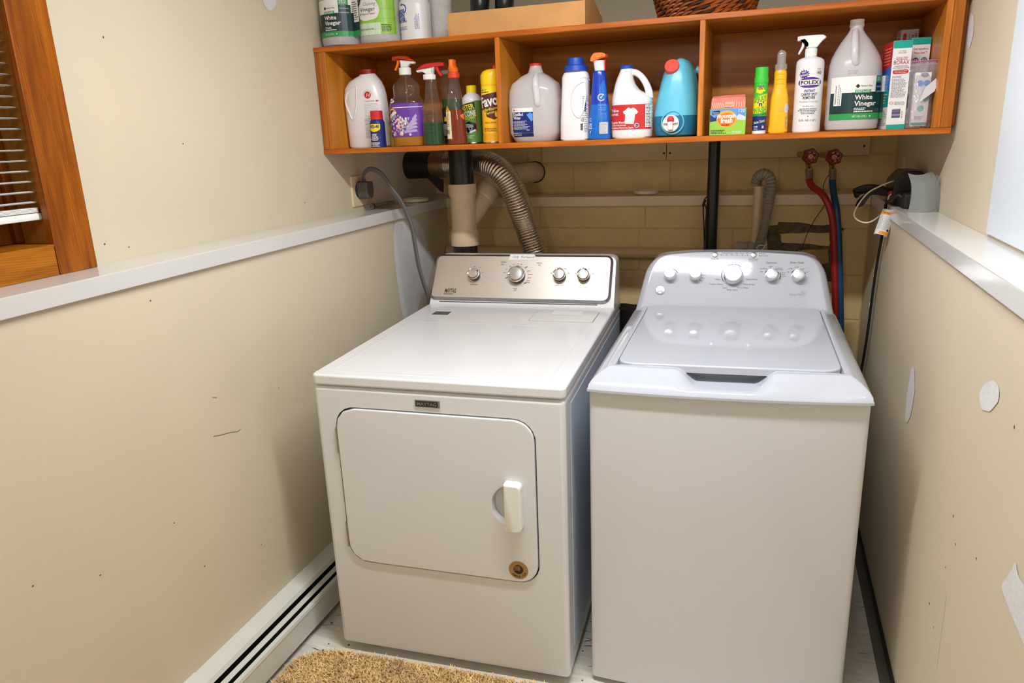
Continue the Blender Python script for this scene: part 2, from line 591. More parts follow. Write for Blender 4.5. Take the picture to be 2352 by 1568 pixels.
m_floor = M('vinyl_floor', (226, 221, 208), 0.4, var=0.12, vscale=14, stretch=(1, 6, 1), bump=0.05)
mb = MB(); mb.box(-1.8, 0.75, YF - 0.1, 3.6, -0.08, 0, m_floor)
floor = struct(mb, 'floor')
m_scuff = M('floor_scuff', (66, 60, 52), 0.7, var=0.3, vscale=60)
mb = MB()
for i in range(70):
    x, y = R.choice([(R.uniform(-0.47, -0.38), R.uniform(1.55, 2.3)), (R.uniform(0.28, 0.42), R.uniform(1.7, 2.5)), (R.uniform(-1.32, -1.15), R.uniform(1.5, 1.9))])
    l, w = R.choice([(0.004, 0.004), (0.003, 0.003), (0.03, 0.0016), (0.02, 0.001)])
    a = R.uniform(-0.2, 0.5)
    mb.add([(x + du * math.cos(a) - dv * math.sin(a), y + du * math.sin(a) + dv * math.cos(a), 0.0006) for du, dv in ((-l, -w), (l * 0.8, -w * 0.7), (l, w * 0.4), (-l * 0.6, w))], [(0, 1, 2, 3)], m_scuff)
mb.build('scuff_marks', floor, kind='stuff')
mb = MB(); mb.box(-1.8, 0.75, YF - 0.1, 3.6, ZC, ZC + 0.08, m_ceil); struct(mb, 'ceiling')

WY0, WY1, WZ0, WZ1 = 0.25, 1.242, 1.3605, 2.2     # window opening in the left wall
mb = MB()
mb.box(-1.75, LL, YF, 3.5, 0, ZL - 0.02, m_wall)
mb.box(-1.75, XL, WY1, 3.5, ZL - 0.02, ZC, m_wall)
mb.box(-1.75, XL, YF, WY0, ZL - 0.02, ZC, m_wall)
mb.box(-1.75, XL, WY0, WY1, ZL - 0.02, WZ0, m_wall)
mb.box(-1.75, XL, WY0, WY1, WZ1, ZC, m_wall)
wall_left = struct(mb, 'wall_left')
mb = MB()
mb.box(LR, 0.7, YF, 3.5, 0, ZL - 0.02, m_wall)
mb.box(XR, 0.7, YF, 3.5, ZL - 0.02, ZC, m_wall)
wall_right = struct(mb, 'wall_right')
mb = MB(); mb.box(-1.75, 0.7, YF - 0.1, YF, 0, ZC, m_wall); struct(mb, 'wall_front')
mb = MB()
mb.box(LL, LR, YB + 0.0035, 3.5, 0, ZL - 0.02, m_joint)
mb.box(XL, XR, YU + 0.002, 3.5, ZL - 0.02, 1.64, m_joint)
mb.box(XL, XR, YU, 3.5, 1.64, ZC, m_wall)
wall_back = struct(mb, 'wall_back')
# concrete blocks, each with its own edges
def block(x0, x1, z0, z1, y):
    g = 0.0025
    b = MB(); b.box(x0 + g, x1 - g, y, y + 0.02, z0 + g, z1 - g, m_block, 0.003, 1)
    b.build('block', wall_back)
rows = [1.273, 1.152, 0.966, 0.780, 0.593, 0.406, 0.22, 0.03]
xs_a = [LL, -0.95, -0.477, -0.02, LR]
xs_b = [LL, -1.18, -0.50, -0.11, 0.22, LR]
for i in range(len(rows) - 1):
    xs = xs_a if i % 2 == 0 else xs_b
    for a, b in zip(xs, xs[1:]): block(a, b, rows[i + 1], rows[i], YB)
for z0, z1, xs in ((1.294, 1.4325, [XL, -0.83, -0.392, 0.06, XR]), (1.4325, 1.64, [XL, -1.05, -0.61, -0.17, 0.27, XR])):
    for a, b in zip(xs, xs[1:]): block(a, b, z0, z1, YU)

def spackle(parent, pts, place, name='spackle_patch'):
    b = MB(); Print(b, place).poly(rpoly(pts, 0.012, 3), m_spackle, 0.0012)
    b.build(name, parent)
PLL = flat((LL, 0, 0), (0, 1, 0), (0, 0, 1), (1, 0, 0))
PLU = flat((XL, 0, 0), (0, 1, 0), (0, 0, 1), (1, 0, 0))
PRL = flat((LR, 0, 0), (0, 1, 0), (0, 0, 1), (-1, 0, 0))
PRU = flat((XR, 0, 0), (0, 1, 0), (0, 0, 1), (-1, 0, 0))
spackle(wall_left, [(2.649, 1.238), (2.83, 1.235), (2.905, 1.19), (2.955, 1.08), (3.02, 1.037), (2.97, 1.0), (2.925, 0.93), (2.833, 0.877), (2.762, 0.80), (2.671, 0.80), (2.645, 0.898), (2.622, 1.087), (2.63, 1.176)], PLL)
spackle(wall_left, [(2.126, 2.0), (2.16, 2.03), (2.202, 2.011), (2.183, 1.985), (2.153, 1.971), (2.13, 1.982)], PLU)
spackle(wall_right, [(2.105, 0.921), (2.07, 0.928), (2.032, 0.878), (2.045, 0.805), (2.081, 0.767), (2.112, 0.766), (2.125, 0.837)], PRL)
spackle(wall_right, [(1.472, 1.089), (1.42, 1.114), (1.387, 1.11), (1.379, 1.089), (1.417, 1.054), (1.468, 1.04), (1.494, 1.06)], PRL)
spackle(wall_right, [(1.201, 0.869), (1.191, 0.894), (1.171, 0.876), (1.12, 0.885), (1.09, 0.80), (1.183, 0.809), (1.234, 0.819)], PRL)
spackle(wall_right, [(2.395, 1.831), (2.347, 1.815), (2.332, 1.767), (2.358, 1.733), (2.391, 1.752), (2.402, 1.796)], PRU)
mb = MB(); mb.lathe([(0.004, 0), (0.004, 0.003), (0.001, 0.004)], m_black, n=10, mtx=Matrix.Translation((XR, 1.948, 1.522)) @ Matrix.Rotation(-math.pi / 2, 4, 'Y'))
mb.build('screw', wall_right)

m_mark = M('wall_scuff', (92, 78, 60), 0.8, var=0.2)
def wall_marks(par, place, dots, lines_):
    b = MB(); P = Print(b, place)
    for u, v in dots: P.disc(u, v, R.uniform(0.0015, 0.003), R.uniform(0.0015, 0.0035), m_mark, 0.0006, 7)
    for ln, w, mm in lines_:
        for (u0, v0), (u1, v1) in zip(ln, ln[1:]):
            P.poly([(u0, v0 - w), (u1, v1 - w), (u1, v1 + w), (u0, v0 + w)], mm, 0.0006) if abs(u1 - u0) > abs(v1 - v0) else P.poly([(u0 - w, v0), (u1 - w, v1), (u1 + w, v1), (u0 + w, v0)], mm, 0.0006)
    b.build('scuff_marks', par, kind='stuff')
wall_marks(wall_left, PLL, [(0.928, 0.691), (1.388, 0.45), (1.081, 0.619), (1.621, 0.38), (1.313, 0.625), (1.363, 1.205), (1.8, 0.828)], [([(1.496, 0.791), (1.53, 0.782), (1.565, 0.775), (1.591, 0.766), (1.607, 0.768)], 0.0008, m_mark), ([(1.515, 0.899), (1.531, 0.892)], 0.0007, m_mark)])
wall_marks(wall_left, PLU, [(1.479, 1.825), (1.443, 1.323), (1.372, 1.341), (1.687, 1.572), (2.229, 1.36)], [])
wall_marks(wall_right, PRL, [(1.548, 0.776), (1.507, 0.735), (1.373, 0.785), (1.552, 0.654), (1.634, 0.509), (1.576, 0.489), (1.29, 1.077)], [([(1.519, 0.61), (1.516, 0.52), (1.514, 0.42)], 0.0008, m_spackle)])
# ledges (white boards capping the thick lower wall)
mb = MB(); mb.box(XL, -1.3916, YF, YU, ZL - TL_, ZL, m_trim, 0.003); struct(mb, 'trim_1')
mb = MB(); mb.box(-1.3916, 0.398, 3.146, YU, ZL - TL_, ZL - 0.0005, m_trimback, 0.003); struct(mb, 'trim_2')
mb = MB(); mb.box(0.398, XR, YF, YU, ZL - TL_, ZL, m_trim, 0.003); struct(mb, 'trim_3')
# boards nailed under the shelf
m_board = M('cream_board_paint', (220, 194, 146), 0.5, var=0.05, vscale=5, stretch=(0.3, 1, 3))
mb = MB(); mb.box(-0.97, -0.4085, YU - 0.02, YU, 1.4335, 1.60, m_board, 0.002)
t4 = struct(mb, 'trim_4')
mb = MB(); mb.box(-0.4055, 0.397, YU - 0.022, YU, 1.4315, 1.60, m_board, 0.002)
t5 = struct(mb, 'trim_5')
def nail(x, z, y, par):
    b = MB(); b.lathe([(0.005, 0), (0.004, 0.002)], m_blackmatt, n=8, mtx=Matrix.Translation((x, y, z)) @ Matrix.Rotation(math.pi / 2, 4, 'X')); b.build('nail', par)
nail(-0.418, 1.461, YU - 0.02, t4)
nail(-0.392, 1.461, YU - 0.022, t5); nail(0.375, 1.467, YU - 0.022, t5)
mb = MB(); mb.box(LR - 0.012, LR, YF, YB, 0.0, 0.112, m_black, 0.003); struct(mb, 'baseboard_right')
# white panel on the right wall
m_panel = M('white_panel', (214, 220, 228), 0.4, var=0.01)
mb = MB(); mb.box(XR - 0.006, XR, 0.9, 1.955, 1.300, 2.3, m_panel, 0.002); struct(mb, 'trim_6')
# thin cream cover plate high in the back corner, on the right wall
mb = MB(); mb.box(XR - 0.004, XR, 3.135, 3.185, 1.36, 1.432, m_trimback, 0.001); struct(mb, 'trim_7')

# rough mortar patch in the block wall
m_rough = M('rough_mortar', (104, 92, 70), 0.95, var=0.35, vscale=40, bump=1.0, bscale=90)
m_oldpaint = M('old_yellow_paint', (178, 150, 90), 0.8, var=0.12, vscale=30, bump=0.6)
def rough_slab(pts, y0, y1, mat, name, jit=0.006):
    b = MB()
    p = []
    for i in range(len(pts)):
        a, c = pts[i], pts[(i + 1) % len(pts)]
        for k in range(5):
            t = k / 5
            p.append((a[0] + (c[0] - a[0]) * t + R.uniform(-jit, jit), a[1] + (c[1] - a[1]) * t + R.uniform(-jit, jit)))
    b.prism(p, FRONT(0), -y0, -y1, mat, bev=0.003)
    return b.build(name, wall_back)
rough_slab([(0.02, 1.158), (0.07, 1.175), (0.275, 1.172), (0.28, 1.03), (0.29, 0.94), (0.20, 0.93), (0.19, 0.97), (0.03, 0.99)], YB + 0.01, YB - 0.003, m_rough, 'mortar_patch')
rough_slab([(0.075, 1.135), (0.262, 1.140), (0.265, 1.087), (0.085, 1.094)], YB + 0.01, YB - 0.009, m_block, 'brick', 0.003)
rough_slab([(0.15, 1.067), (0.262, 1.075), (0.268, 1.015), (0.12, 1.0)], YB + 0.01, YB - 0.009, m_oldpaint, 'brick', 0.003)
rough_slab([(0.285, 1.158), (0.31, 1.156), (0.312, 1.146), (0.287, 1.144)], YB + 0.01, YB - 0.003, m_rough, 'mortar_patch', 0.003)

# ---------------------------------------------------------------- window with blind
mb = MB(); mb.box(XL, XL + 0.02, 1.2215, 1.3235, ZL, 2.3, w_case, 0.002)
win = struct(mb, 'window_1')
mb = MB(); mb.box(XL, XL + 0.0195, WY0 - 0.1, 1.2205, ZL, WZ0, w_casey, 0.002); mb.build('apron', win)
mb = MB(); mb.box(-1.70, XL + 0.008, 1.234, 1.2415, WZ0 + 0.001, WZ1, w_jamb); mb.build('jamb', win)
mb = MB(); mb.box(-1.70, XL + 0.0185, WY0, 1.2335, WZ0 - 0.003, WZ0 + 0.0025, w_casey); mb.build('sill', win)
for a in ((-1.66, -1.622, 1.165, 1.2135, WZ0 + 0.003, WZ1, w_case), (-1.66, -1.622, WY0, 1.1645, WZ0 + 0.003, 1.405, w_casey), (-1.64, -1.610, 1.214, 1.2335, WZ0 + 0.003, WZ1, w_case)):
    mb = MB(); mb.box(*a, 0.003); mb.build('sash_frame', win)
m_dark = M('night_glass', (14, 18, 24), 0.05, var=0.2, vscale=3, coat=0.5)
mb = MB(); mb.box(-1.648, -1.644, WY0, 1.1648, 1.405, WZ1, m_dark); mb.build('pane', win)
blind = thing('window_blind', 'white slatted venetian blind lowered inside the wooden window frame', 'blind', (-1.546, 0.74, 1.4175))
mb = MB(); mb.box(-0.015, 0.015, -0.46, 0.488, 0.0, 0.016, m_whitep, 0.004); mb.build('bottom_rail', blind)
mb = MB()
for k in range(4): mb.box(-0.0135, 0.0135, -0.46, 0.481, 0.0175 + k * 0.0027, 0.0195 + k * 0.0027, m_whitep)
mb.build('stacked_slats', blind, kind='stuff')
sl = None
for k in range(31):
    if sl is None:
        b = MB()
        ls = []
        for i in range(6):
            t = i / 5
            ls.append([(-0.0135 + 0.027 * t, y, 0.002 * math.sin(math.pi * t) + 0.001) for y in (-0.46, 0.483)])
        b.loops(ls, m_whitep, False, False, True, close=False)
        ls = [[(x, y, z - 0.0014) for x, y, z in l] for l in ls]
        b.loops(ls, m_whitep, False, False, True, close=False)
        sl = b.build('slat', blind); o = sl
    else:
        o = sl.copy(); COL.objects.link(o)
    o.location = (0, 0, 0.0385 + 0.02235 * k)
for y in (-0.3, 0.1):
    mb = MB(); mb.tube([(0.001, y, 0.01), (0.001, y, 0.75)], 0.0006, m_whitep, 6); mb.build('ladder_cord', blind)

# ---------------------------------------------------------------- baseboard heater
m_heat = M('white_heater_enamel', (214, 214, 206), 0.35, var=0.04, vscale=6)
heater = thing('baseboard_heater', 'white metal baseboard heater running along the foot of the left wall', 'heater', (LL, 1.0, 0))
HY0, HY1 = YF - 1.0 + 0.05, 3.1 - 1.0
def sweep(prof, mat, name, y0=HY0, y1=HY1):
    b = MB(); b.loops([[(x, y, z) for x, z in prof] for y in (y0, y1)], mat, True, True, False); return b.build(name, heater)
sweep([(0.0, 0.01), (0.004, 0.01), (0.004, 0.172), (0.05, 0.166), (0.056, 0.157), (0.058, 0.158), (0.052, 0.1705), (0.0, 0.178)], m_heat, 'top_cover')
sweep([(0.054, 0.134), (0.066, 0.125), (0.068, 0.129), (0.057, 0.138)], m_heat, 'damper')
sweep([(0.083, 0.028), (0.085, 0.028), (0.085, 0.103), (0.0875, 0.106), (0.085, 0.116), (0.074, 0.119), (0.074, 0.116), (0.082, 0.113), (0.083, 0.106)], m_heat, 'front_panel')
sweep([(0.005, 0.05), (0.06, 0.05), (0.06, 0.115), (0.005, 0.115)], m_blackmatt, 'fin_element')
sweep([(0.0, 0.1785), (0.052, 0.171), (0.060, 0.152), (0.0625, 0.153), (0.053, 0.1735), (0.0, 0.181)], m_heat, 'splice_cover', 0.10, 0.29)

# ---------------------------------------------------------------- rug
m_rug = M('tan_shag', (240, 204, 148), 0.95, var=0.22, vscale=14)
rug = thing('shag_rug', 'tan shag rug lying on the floor in front of the dryer', 'rug', (-0.9, 1.3, 0))
rp = rpoly([(-0.40, -0.9), (0.42, -0.9), (0.42, 0.385), (-0.30, 0.352), (-0.405, 0.29)], [0.05, 0.05, 0.05, 0.07, 0.08])
mb = MB(); mb.prism(rp, flat((0, 0, 0), (1, 0, 0), (0, 1, 0)), 0.001, 0.012, m_rug, 0.003); mb.build('backing', rug)
def inside(p, poly):
    c = False
    for i in range(len(poly)):
        (x0, y0), (x1, y1) = poly[i - 1], poly[i]
        if (y0 > p[1]) != (y1 > p[1]) and p[0] < (x1 - x0) * (p[1] - y0) / (y1 - y0) + x0: c = not c
    return c
mb = MB(); V, F = [], []
cnt = 0
while cnt < 46000:
    x, y = R.uniform(-0.41, 0.43), (R.uniform(-0.02, 0.40) if R.random() < 0.8 else R.uniform(-0.9, 0))
    if not inside((x, y), rp): continue
    cnt += 1
    a = R.uniform(0, 6.28); w = R.uniform(0.0018, 0.0032); h = R.uniform(0.011, 0.019)
    dx, dy = R.gauss(0, 0.006), R.gauss(0, 0.006)
    c_, s_ = math.cos(a) * w, math.sin(a) * w
    k = len(V)
    V += [(x - c_, y - s_, 0.010), (x + c_, y + s_, 0.010), (x + c_ + dx * 0.6, y + s_ + dy * 0.6, 0.010 + h * 0.65), (x - c_ + dx * 0.6, y - s_ + dy * 0.6, 0.010 + h * 0.65), (x + dx * 1.4, y + dy * 1.4, 0.010 + h)]
    F += [(k, k + 1, k + 2, k + 3), (k + 3, k + 2, k + 4)]
mb.add(V, F, m_rug, True); mb.build('pile', rug, kind='stuff', keep=True)

# ================================================================= DRYER
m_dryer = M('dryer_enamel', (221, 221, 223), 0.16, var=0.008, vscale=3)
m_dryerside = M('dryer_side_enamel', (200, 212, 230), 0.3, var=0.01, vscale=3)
m_gap = M('dark_gap', (26, 22, 18), 0.8, var=0.2)
m_brush = M('brushed_steel', (206, 198, 190), 0.42, 1.0, var=0.06, vscale=40, stretch=(0.6, 30, 30))
m_rim = M('steel_rim', (168, 168, 172), 0.3, 1.0, var=0.04, vscale=20)
m_cap = M('knob_silver', (214, 214, 216), 0.28, 1.0, var=0.04, vscale=60)
dryer = thing('dryer', 'white clothes dryer with brushed steel control panel, left of the two machines', 'dryer', (-1.1946, 1.681, 0), 0.0482)
DW, DD = 0.7374, 1.07
def front_plate(mb, outer, hole, y, mat, depth, n=96):
    """flat plate in the xz plane with a rounded hole and the hole's side wall"""
    cx = sum(p[0] for p in hole) / len(hole); cy = sum(p[1] for p in hole) / len(hole)
    A, B = ray_loop(outer, (cx, cy), n), ray_loop(hole, (cx, cy), n)
    for c in outer:
        k = min(range(n), key=lambda i: (A[i][0] - c[0]) ** 2 + (A[i][1] - c[1]) ** 2)
        A[k] = c
    mb.loops([[(u, y, v) for u, v in A], [(u, y, v) for u, v in B]], mat, False, False, False)
    mb.loops([[(u, y, v) for u, v in B], [(u, y + 0.003, v) for u, v in inset(B, -0.001)], [(u, y + depth, v) for u, v in B]], mat, False, False, True)
    return B
# cabinet: rounded box whose front face is replaced by a plate with the door opening
bm = bmesh.new(); bmesh.ops.create_cube(bm, size=1)
for v in bm.verts: v.co = ((v.co.x + 0.5) * DW, (v.co.y + 0.5) * DD, 0.028 + (v.co.z + 0.5) * 0.866)
bmesh.ops.bevel(bm, geom=bm.edges[:], offset=0.014, segments=4, affect='EDGES', profile=0.5)
ff = max((f for f in bm.faces if f.normal.y < -0.99), key=lambda f: f.calc_area())
rect = [(v.co.x, v.co.z) for v in ff.verts]
bmesh.ops.delete(bm, geom=[ff], context='FACES_ONLY')
mb = MB(); mb.bm(bm, m_dryer, True)
door_out = rrect(0.0615, 0.6565, 0.3335, 0.8345, 0.062, 10)
x0, x1 = min(p[0] for p in rect), max(p[0] for p in rect); z0, z1 = min(p[1] for p in rect), max(p[1] for p in rect)
corners = [(x0, z0), (x1, z0), (x1, z1), (x0, z1)]
front_plate(mb, corners, door_out, 0.0, m_dryer, 0.03, 128)
mb.build('cabinet', dryer)
mb = MB(); mb.prism(rrect(0.055, 0.662, 0.327, 0.841, 0.06, 8), FRONT(0), -0.0315, -0.0285, m_gap); mb.build('door_well', dryer)
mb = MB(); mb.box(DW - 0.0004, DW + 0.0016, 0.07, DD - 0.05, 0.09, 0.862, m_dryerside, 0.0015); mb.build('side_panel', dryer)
# door with scooped grip
mb = MB()
do = rrect(0.0655, 0.6525, 0.3375, 0.8305, 0.058, 10)
hole = rpoly([(0.5270, 0.600), (0.5270, 0.548), (0.557, 0.517), (0.605, 0.517), (0.605, 0.634), (0.557, 0.634)], [0.02, 0.02, 0.02, 0.004, 0.004, 0.02], 6)
hc = (0.568, 0.576)
N = 120
A, B = ray_loop(do, hc, N), ray_loop(hole, hc, N)
yd = -0.006
A2 = inset(A, 0.004)
mb.loops([[(u, 0.02, v) for u, v in A], [(u, yd + 0.004, v) for u, v in A], [(u, yd + 0.0012, v) for u, v in inset(A, 0.0012)], [(u, yd, v) for u, v in A2], [(u, yd, v) for u, v in inset(B, -0.004)],
          [(u, yd + 0.0012, v) for u, v in inset(B, -0.001)], [(u, yd + 0.006, v) for u, v in B], [(hc[0] + (u - hc[0]) * 0.9, yd + 0.022, hc[1] + (v - hc[1]) * 0.9) for u, v in B], [(hc[0] + 0.006 + (u - hc[0]) * 0.6, yd + 0.03, hc[1] + (v - hc[1]) * 0.6) for u, v in B]], m_dryer, True, True, True)
door = mb.build('door', dryer)
mb = MB()
hp = rpoly([(0.5685, 0.5085), (0.6165, 0.5085), (0.6165, 0.653), (0.5685, 0.653)], [0.003, 0.016, 0.016, 0.003], 5)
mb.prism(hp, FRONT(0), 0.004, 0.034, m_whitep, 0.006)
mb.build('handle', door)
for z0, z1 in ((0.687, 0.770), (0.381, 0.467)):
    mb = MB(); mb.box(0.0605, 0.0665, -0.0045, 0.01, z0, z1, m_steel, 0.001)
    mb.tube([(0.0625, -0.004, z0 + 0.004), (0.0625, -0.004, z1 - 0.004)], 0.0028, m_steel, 8)
    mb.build('hinge', dryer)
m_gold = M('bronze_foil', (176, 140, 96), 0.35, 0.4, var=0.08, vscale=40)
mb = MB(); P = Print(mb, FRONT(yd))
cx, cz = 0.5955, 0.3775
mb.prism([(cx + 0.0285 * math.cos(i * math.pi / 18), cz + 0.0285 * math.sin(i * math.pi / 18)) for i in range(36)], FRONT(yd), 0.0001, 0.0006, m_gold)
P.disc(cx, cz + 0.002, 0.0145, 0.0145, m_ink, 0.0009)
for k in range(4):
    P.poly([(cx - 0.012, cz - 0.002 + k * 0.0035), (cx + 0.002, cz + 0.0005 + k * 0.0038), (cx + 0.006, cz - 0.004 + k * 0.004), (cx + 0.005, cz - 0.002 + k * 0.004), (cx + 0.001, cz + 0.0018 + k * 0.0038), (cx - 0.012, cz - 0.0008 + k * 0.0035)], m_gold, 0.0012)
for sx, sz, r_ in ((0.004, 0.005, 0.004), (-0.006, 0.011, 0.0025), (0.0, 0.012, 0.002)):
    P.poly([(cx + sx + (r_ if i % 2 == 0 else r_ * 0.4) * math.sin(i * math.pi / 5), cz + sz + (r_ if i % 2 == 0 else r_ * 0.4) * math.cos(i * math.pi / 5)) for i in range(10)], m_gold, 0.0014)
for i, ch in enumerate('AMERICA'):
    a = math.radians(-90 - 57 + 19 * i + 10)
    P.text(ch, cx + 0.0245 * math.cos(a) * 0.98, cz + 0.0245 * math.sin(a) * 0.98, 0.0062, m_ink, 0.001, rot=a + math.pi / 2, bold=0.02)
for i in range(26):
    a = math.radians(20 + 140 * i / 25)
    for rr in (0.0195, 0.0235): P.text('I' if i % 3 else 'l', cx + rr * math.cos(a), cz + rr * math.sin(a), 0.0024, m_ink, 0.001, rot=a - math.pi / 2)
for a in (0.05, math.pi - 0.05): P.disc(cx + 0.0235 * math.cos(a), cz + 0.0235 * math.sin(a), 0.0009, 0.0009, m_ink, 0.001, 8)
mb.build('sticker', door, label='round bronze seal reading AMERICA')
# front badge
mb = MB(); mb.box(0.3155, 0.389, -0.003, 0.002, 0.8495, 0.8705, m_rim, 0.001)
mb.box(0.3185, 0.3835, -0.0036, -0.002, 0.852, 0.868, m_ink, 0.0004)
Print(mb, FRONT(-0.0036)).text('MAYTAG', 0.351, 0.8555, 0.0092, m_rim, 0.0005, w=0.058, bold=0.015)
mb.build('badge', dryer, label='black badge reading MAYTAG')
# top with shallow embossed panel
bm = bmesh.new(); bmesh.ops.create_cube(bm, size=1)
for v in bm.verts: v.co = (-0.002 + (v.co.x + 0.5) * (DW + 0.004), -0.003 + (v.co.y + 0.5) * (DD + 0.003), 0.8965 + (v.co.z + 0.5) * 0.0316)
bmesh.ops.bevel(bm, geom=[e for e in bm.edges if abs(e.verts[0].co.z - e.verts[1].co.z) > 0.01], offset=0.018, segments=5, affect='EDGES', profile=0.5)
bmesh.ops.bevel(bm, geom=[e for e in bm.edges if abs(e.verts[0].co.z - e.verts[1].co.z) < 1e-5 and len([f for f in e.link_faces if abs(f.normal.z) > 0.9]) == 1], offset=0.007, segments=4, affect='EDGES', profile=0.5)
tf = max((f for f in bm.faces if f.normal.z > 0.99), key=lambda f: f.calc_area())
mb = MB(); mb.bm(bm, m_dryer, True)
PT = flat((0, 0, 0.9281), (1, 0, 0), (0, 1, 0))
em = rrect(0.045, 0.692, 0.035, 0.612, 0.03, 6)
mb.loops([[PT(u, v, e) for u, v in inset(em, d)] for d, e in ((-0.006, 0.0001), (-0.002, 0.0009), (0.002, 0.0009), (0.006, 0.0001))], m_dryer, False, False, True)
mb.build('top', dryer)
mb = MB(); mb.prism(rrect(0.4655, 0.6925, 0.681, 0.829, 0.006), PT, 0.0, 0.0022, m_dryer, 0.0012)
P = Print(mb, PT); P.rect(0.525, 0.635, 0.765, 0.829, m_whitep, 0.0025, nu=1)
mb.prism(rrect(0.4635, 0.6945, 0.679, 0.830, 0.007), PT, 0.0, 0.0006, m_grey)
mb.build('lint_screen_cover', dryer)
mb = MB(); P = Print(mb, PT)
m_lab = M('charcoal_label', (62, 64, 68), 0.4, var=0.04)
mb.prism([(0.0785, 0.7215), (0.1415, 0.7225), (0.1405, 0.769), (0.0795, 0.769)], PT, 0.0001, 0.0008, m_lab)
P.text('MCT', 0.098, 0.735, 0.022, m_grey, 0.0012, w=0.024)
P.lines(0.114, 0.139, 0.763, 0.728, 5, m_grey, 0.0012)
mb.build('warranty_label', dryer)
mb = MB()
for x in (0.06, DW - 0.06):
    for y in (0.06, DD - 0.06):
        mb = MB(); mb.lathe([(0.02, 0), (0.02, 0.012), (0.012, 0.013), (0.012, 0.03)], m_blackmatt, (x, y, 0), 14); mb.build('levelling_foot', dryer)
# control console
tau = math.radians(28)
PD = flat((0, 0.885, 0.928), (1, 0, 0), (0, math.sin(tau), math.cos(tau)), (0, -math.cos(tau), math.sin(tau)))
mb = MB()
out = rpoly([(0.001, 0.0), (0.739, 0.0), (0.7355, 0.2085), (0.0135, 0.2085)], [0.004, 0.004, 0.03, 0.03], 6)
def back_place(u, v, e):       # e<0 pushes straight back to the upright rear plane
    p = PD(u, v, 0)
    return Vector((p.x, p.y - e, p.z))
L0 = [PD(u, v, -0.003) for u, v in inset(out, 0.006)]
L1 = [PD(u, v, -0.0035) for u, v in inset(out, 0.003)]
L2 = [PD(u, v, -0.008) for u, v in out]
L3 = [Vector((p.x, min(p.y + 0.16, 1.04), p.z)) for p in L2]
L4 = [Vector((0.369 + (p.x - 0.369) * 0.992, p.y + 0.008, 0.928 + (p.z - 0.928) * 0.97)) for p in L3]
mb.loops([L4, L3, L2, L1, L0], m_dryer, True, True, True)
console = mb.build('console', dryer)
mb = MB()
pan = rpoly([(0.002, 0.020), (0.723, 0.020), (0.7245, 0.207), (0.0145, 0.207)], [0.028, 0.034, 0.03, 0.03], 7)
mb.loops([[PD(u, v, e) for u, v in inset(pan, d)] for d, e in ((0.0, -0.006), (0.0, 0.003), (0.002, 0.006), (0.009, 0.0105))], m_rim, True, False, True)
mb.loops([[PD(u, v, e) for u, v in inset(pan, d)] for d, e in ((0.009, 0.0105), (0.0105, 0.0108))], m_brush, False, True, False)
FC = 0.0109
P = Print(mb, lambda u, v, e=0.0: PD(u, v, FC + e))
P.text('MAYTAG', 0.0905, 0.0465, 0.0165, m_ink, 0.0004, w=0.047, slant=0.2, bold=0.02)
P.lines(0.064, 0.112, 0.043, 0.039, 1, m_ink, 0.0004, fill=0.8)
P.text('temperature', 0.186, 0.0795, 0.006, m_ink, 0.0004, w=0.032, slant=0.2)
P.text('timed', 0.296, 0.172, 0.0065, m_ink, 0.0004, slant=0.2); P.text('dry', 0.294, 0.163, 0.0065, m_ink, 0.0004, slant=0.2)
P.text('sensor', 0.442, 0.170, 0.0062, m_ink, 0.0004, slant=0.2); P.text('dry', 0.442, 0.161, 0.0062, m_ink, 0.0004, slant=0.2)
P.text('more', 0.355, 0.0665, 0.005, m_ink, 0.0004, slant=0.2); P.text('dry', 0.355, 0.0605, 0.005, m_ink, 0.0004, slant=0.2)
P.text('wrinkle control', 0.527, 0.0825, 0.0055, m_ink, 0.0004, w=0.038, slant=0.2)
P.text('end of', 0.622, 0.084, 0.005, m_ink, 0.0004, w=0.03, slant=0.2); P.text('cycle signal', 0.622, 0.0765, 0.005, m_ink, 0.0004, w=0.036, slant=0.2)
for a, t in ((195, 'off'), (-45, 'off'), (48, 'off')):
    P.text(t, 0.359 + 0.046 * math.cos(math.radians(a)), 0.119 + 0.044 * math.sin(math.radians(a)), 0.0065, m_ink, 0.0004, slant=0.2, bold=0.02)
for a in (75, 90, 110, 128, 148, 165, 25, 8, -8, -22, -32):
    w = 0.018 if a < 30 or a > 160 else 0.009
    u = 0.359 + 0.052 * math.cos(math.radians(a)); v = 0.119 + 0.049 * math.sin(math.radians(a))
    P.lines(u - w / 2, u + w / 2, v + 0.0022, v - 0.0022, 1, m_grey, 0.0004, fill=0.7)
for ku in (0.186, 0.527, 0.619):
    for a in (20, 60, 95, 160):
        u = ku + 0.035 * math.cos(math.radians(a)); v = 0.121 + 0.034 * math.sin(math.radians(a))
        P.lines(u - 0.005, u + 0.005, v + 0.002, v - 0.002, 1, m_grey, 0.0004, fill=0.7)
P.ring(0.359, 0.119, 0.042, 0.0428, m_grey, 0.0004)
mb.build('control_panel', console, label='brushed steel panel with printed dial markings')
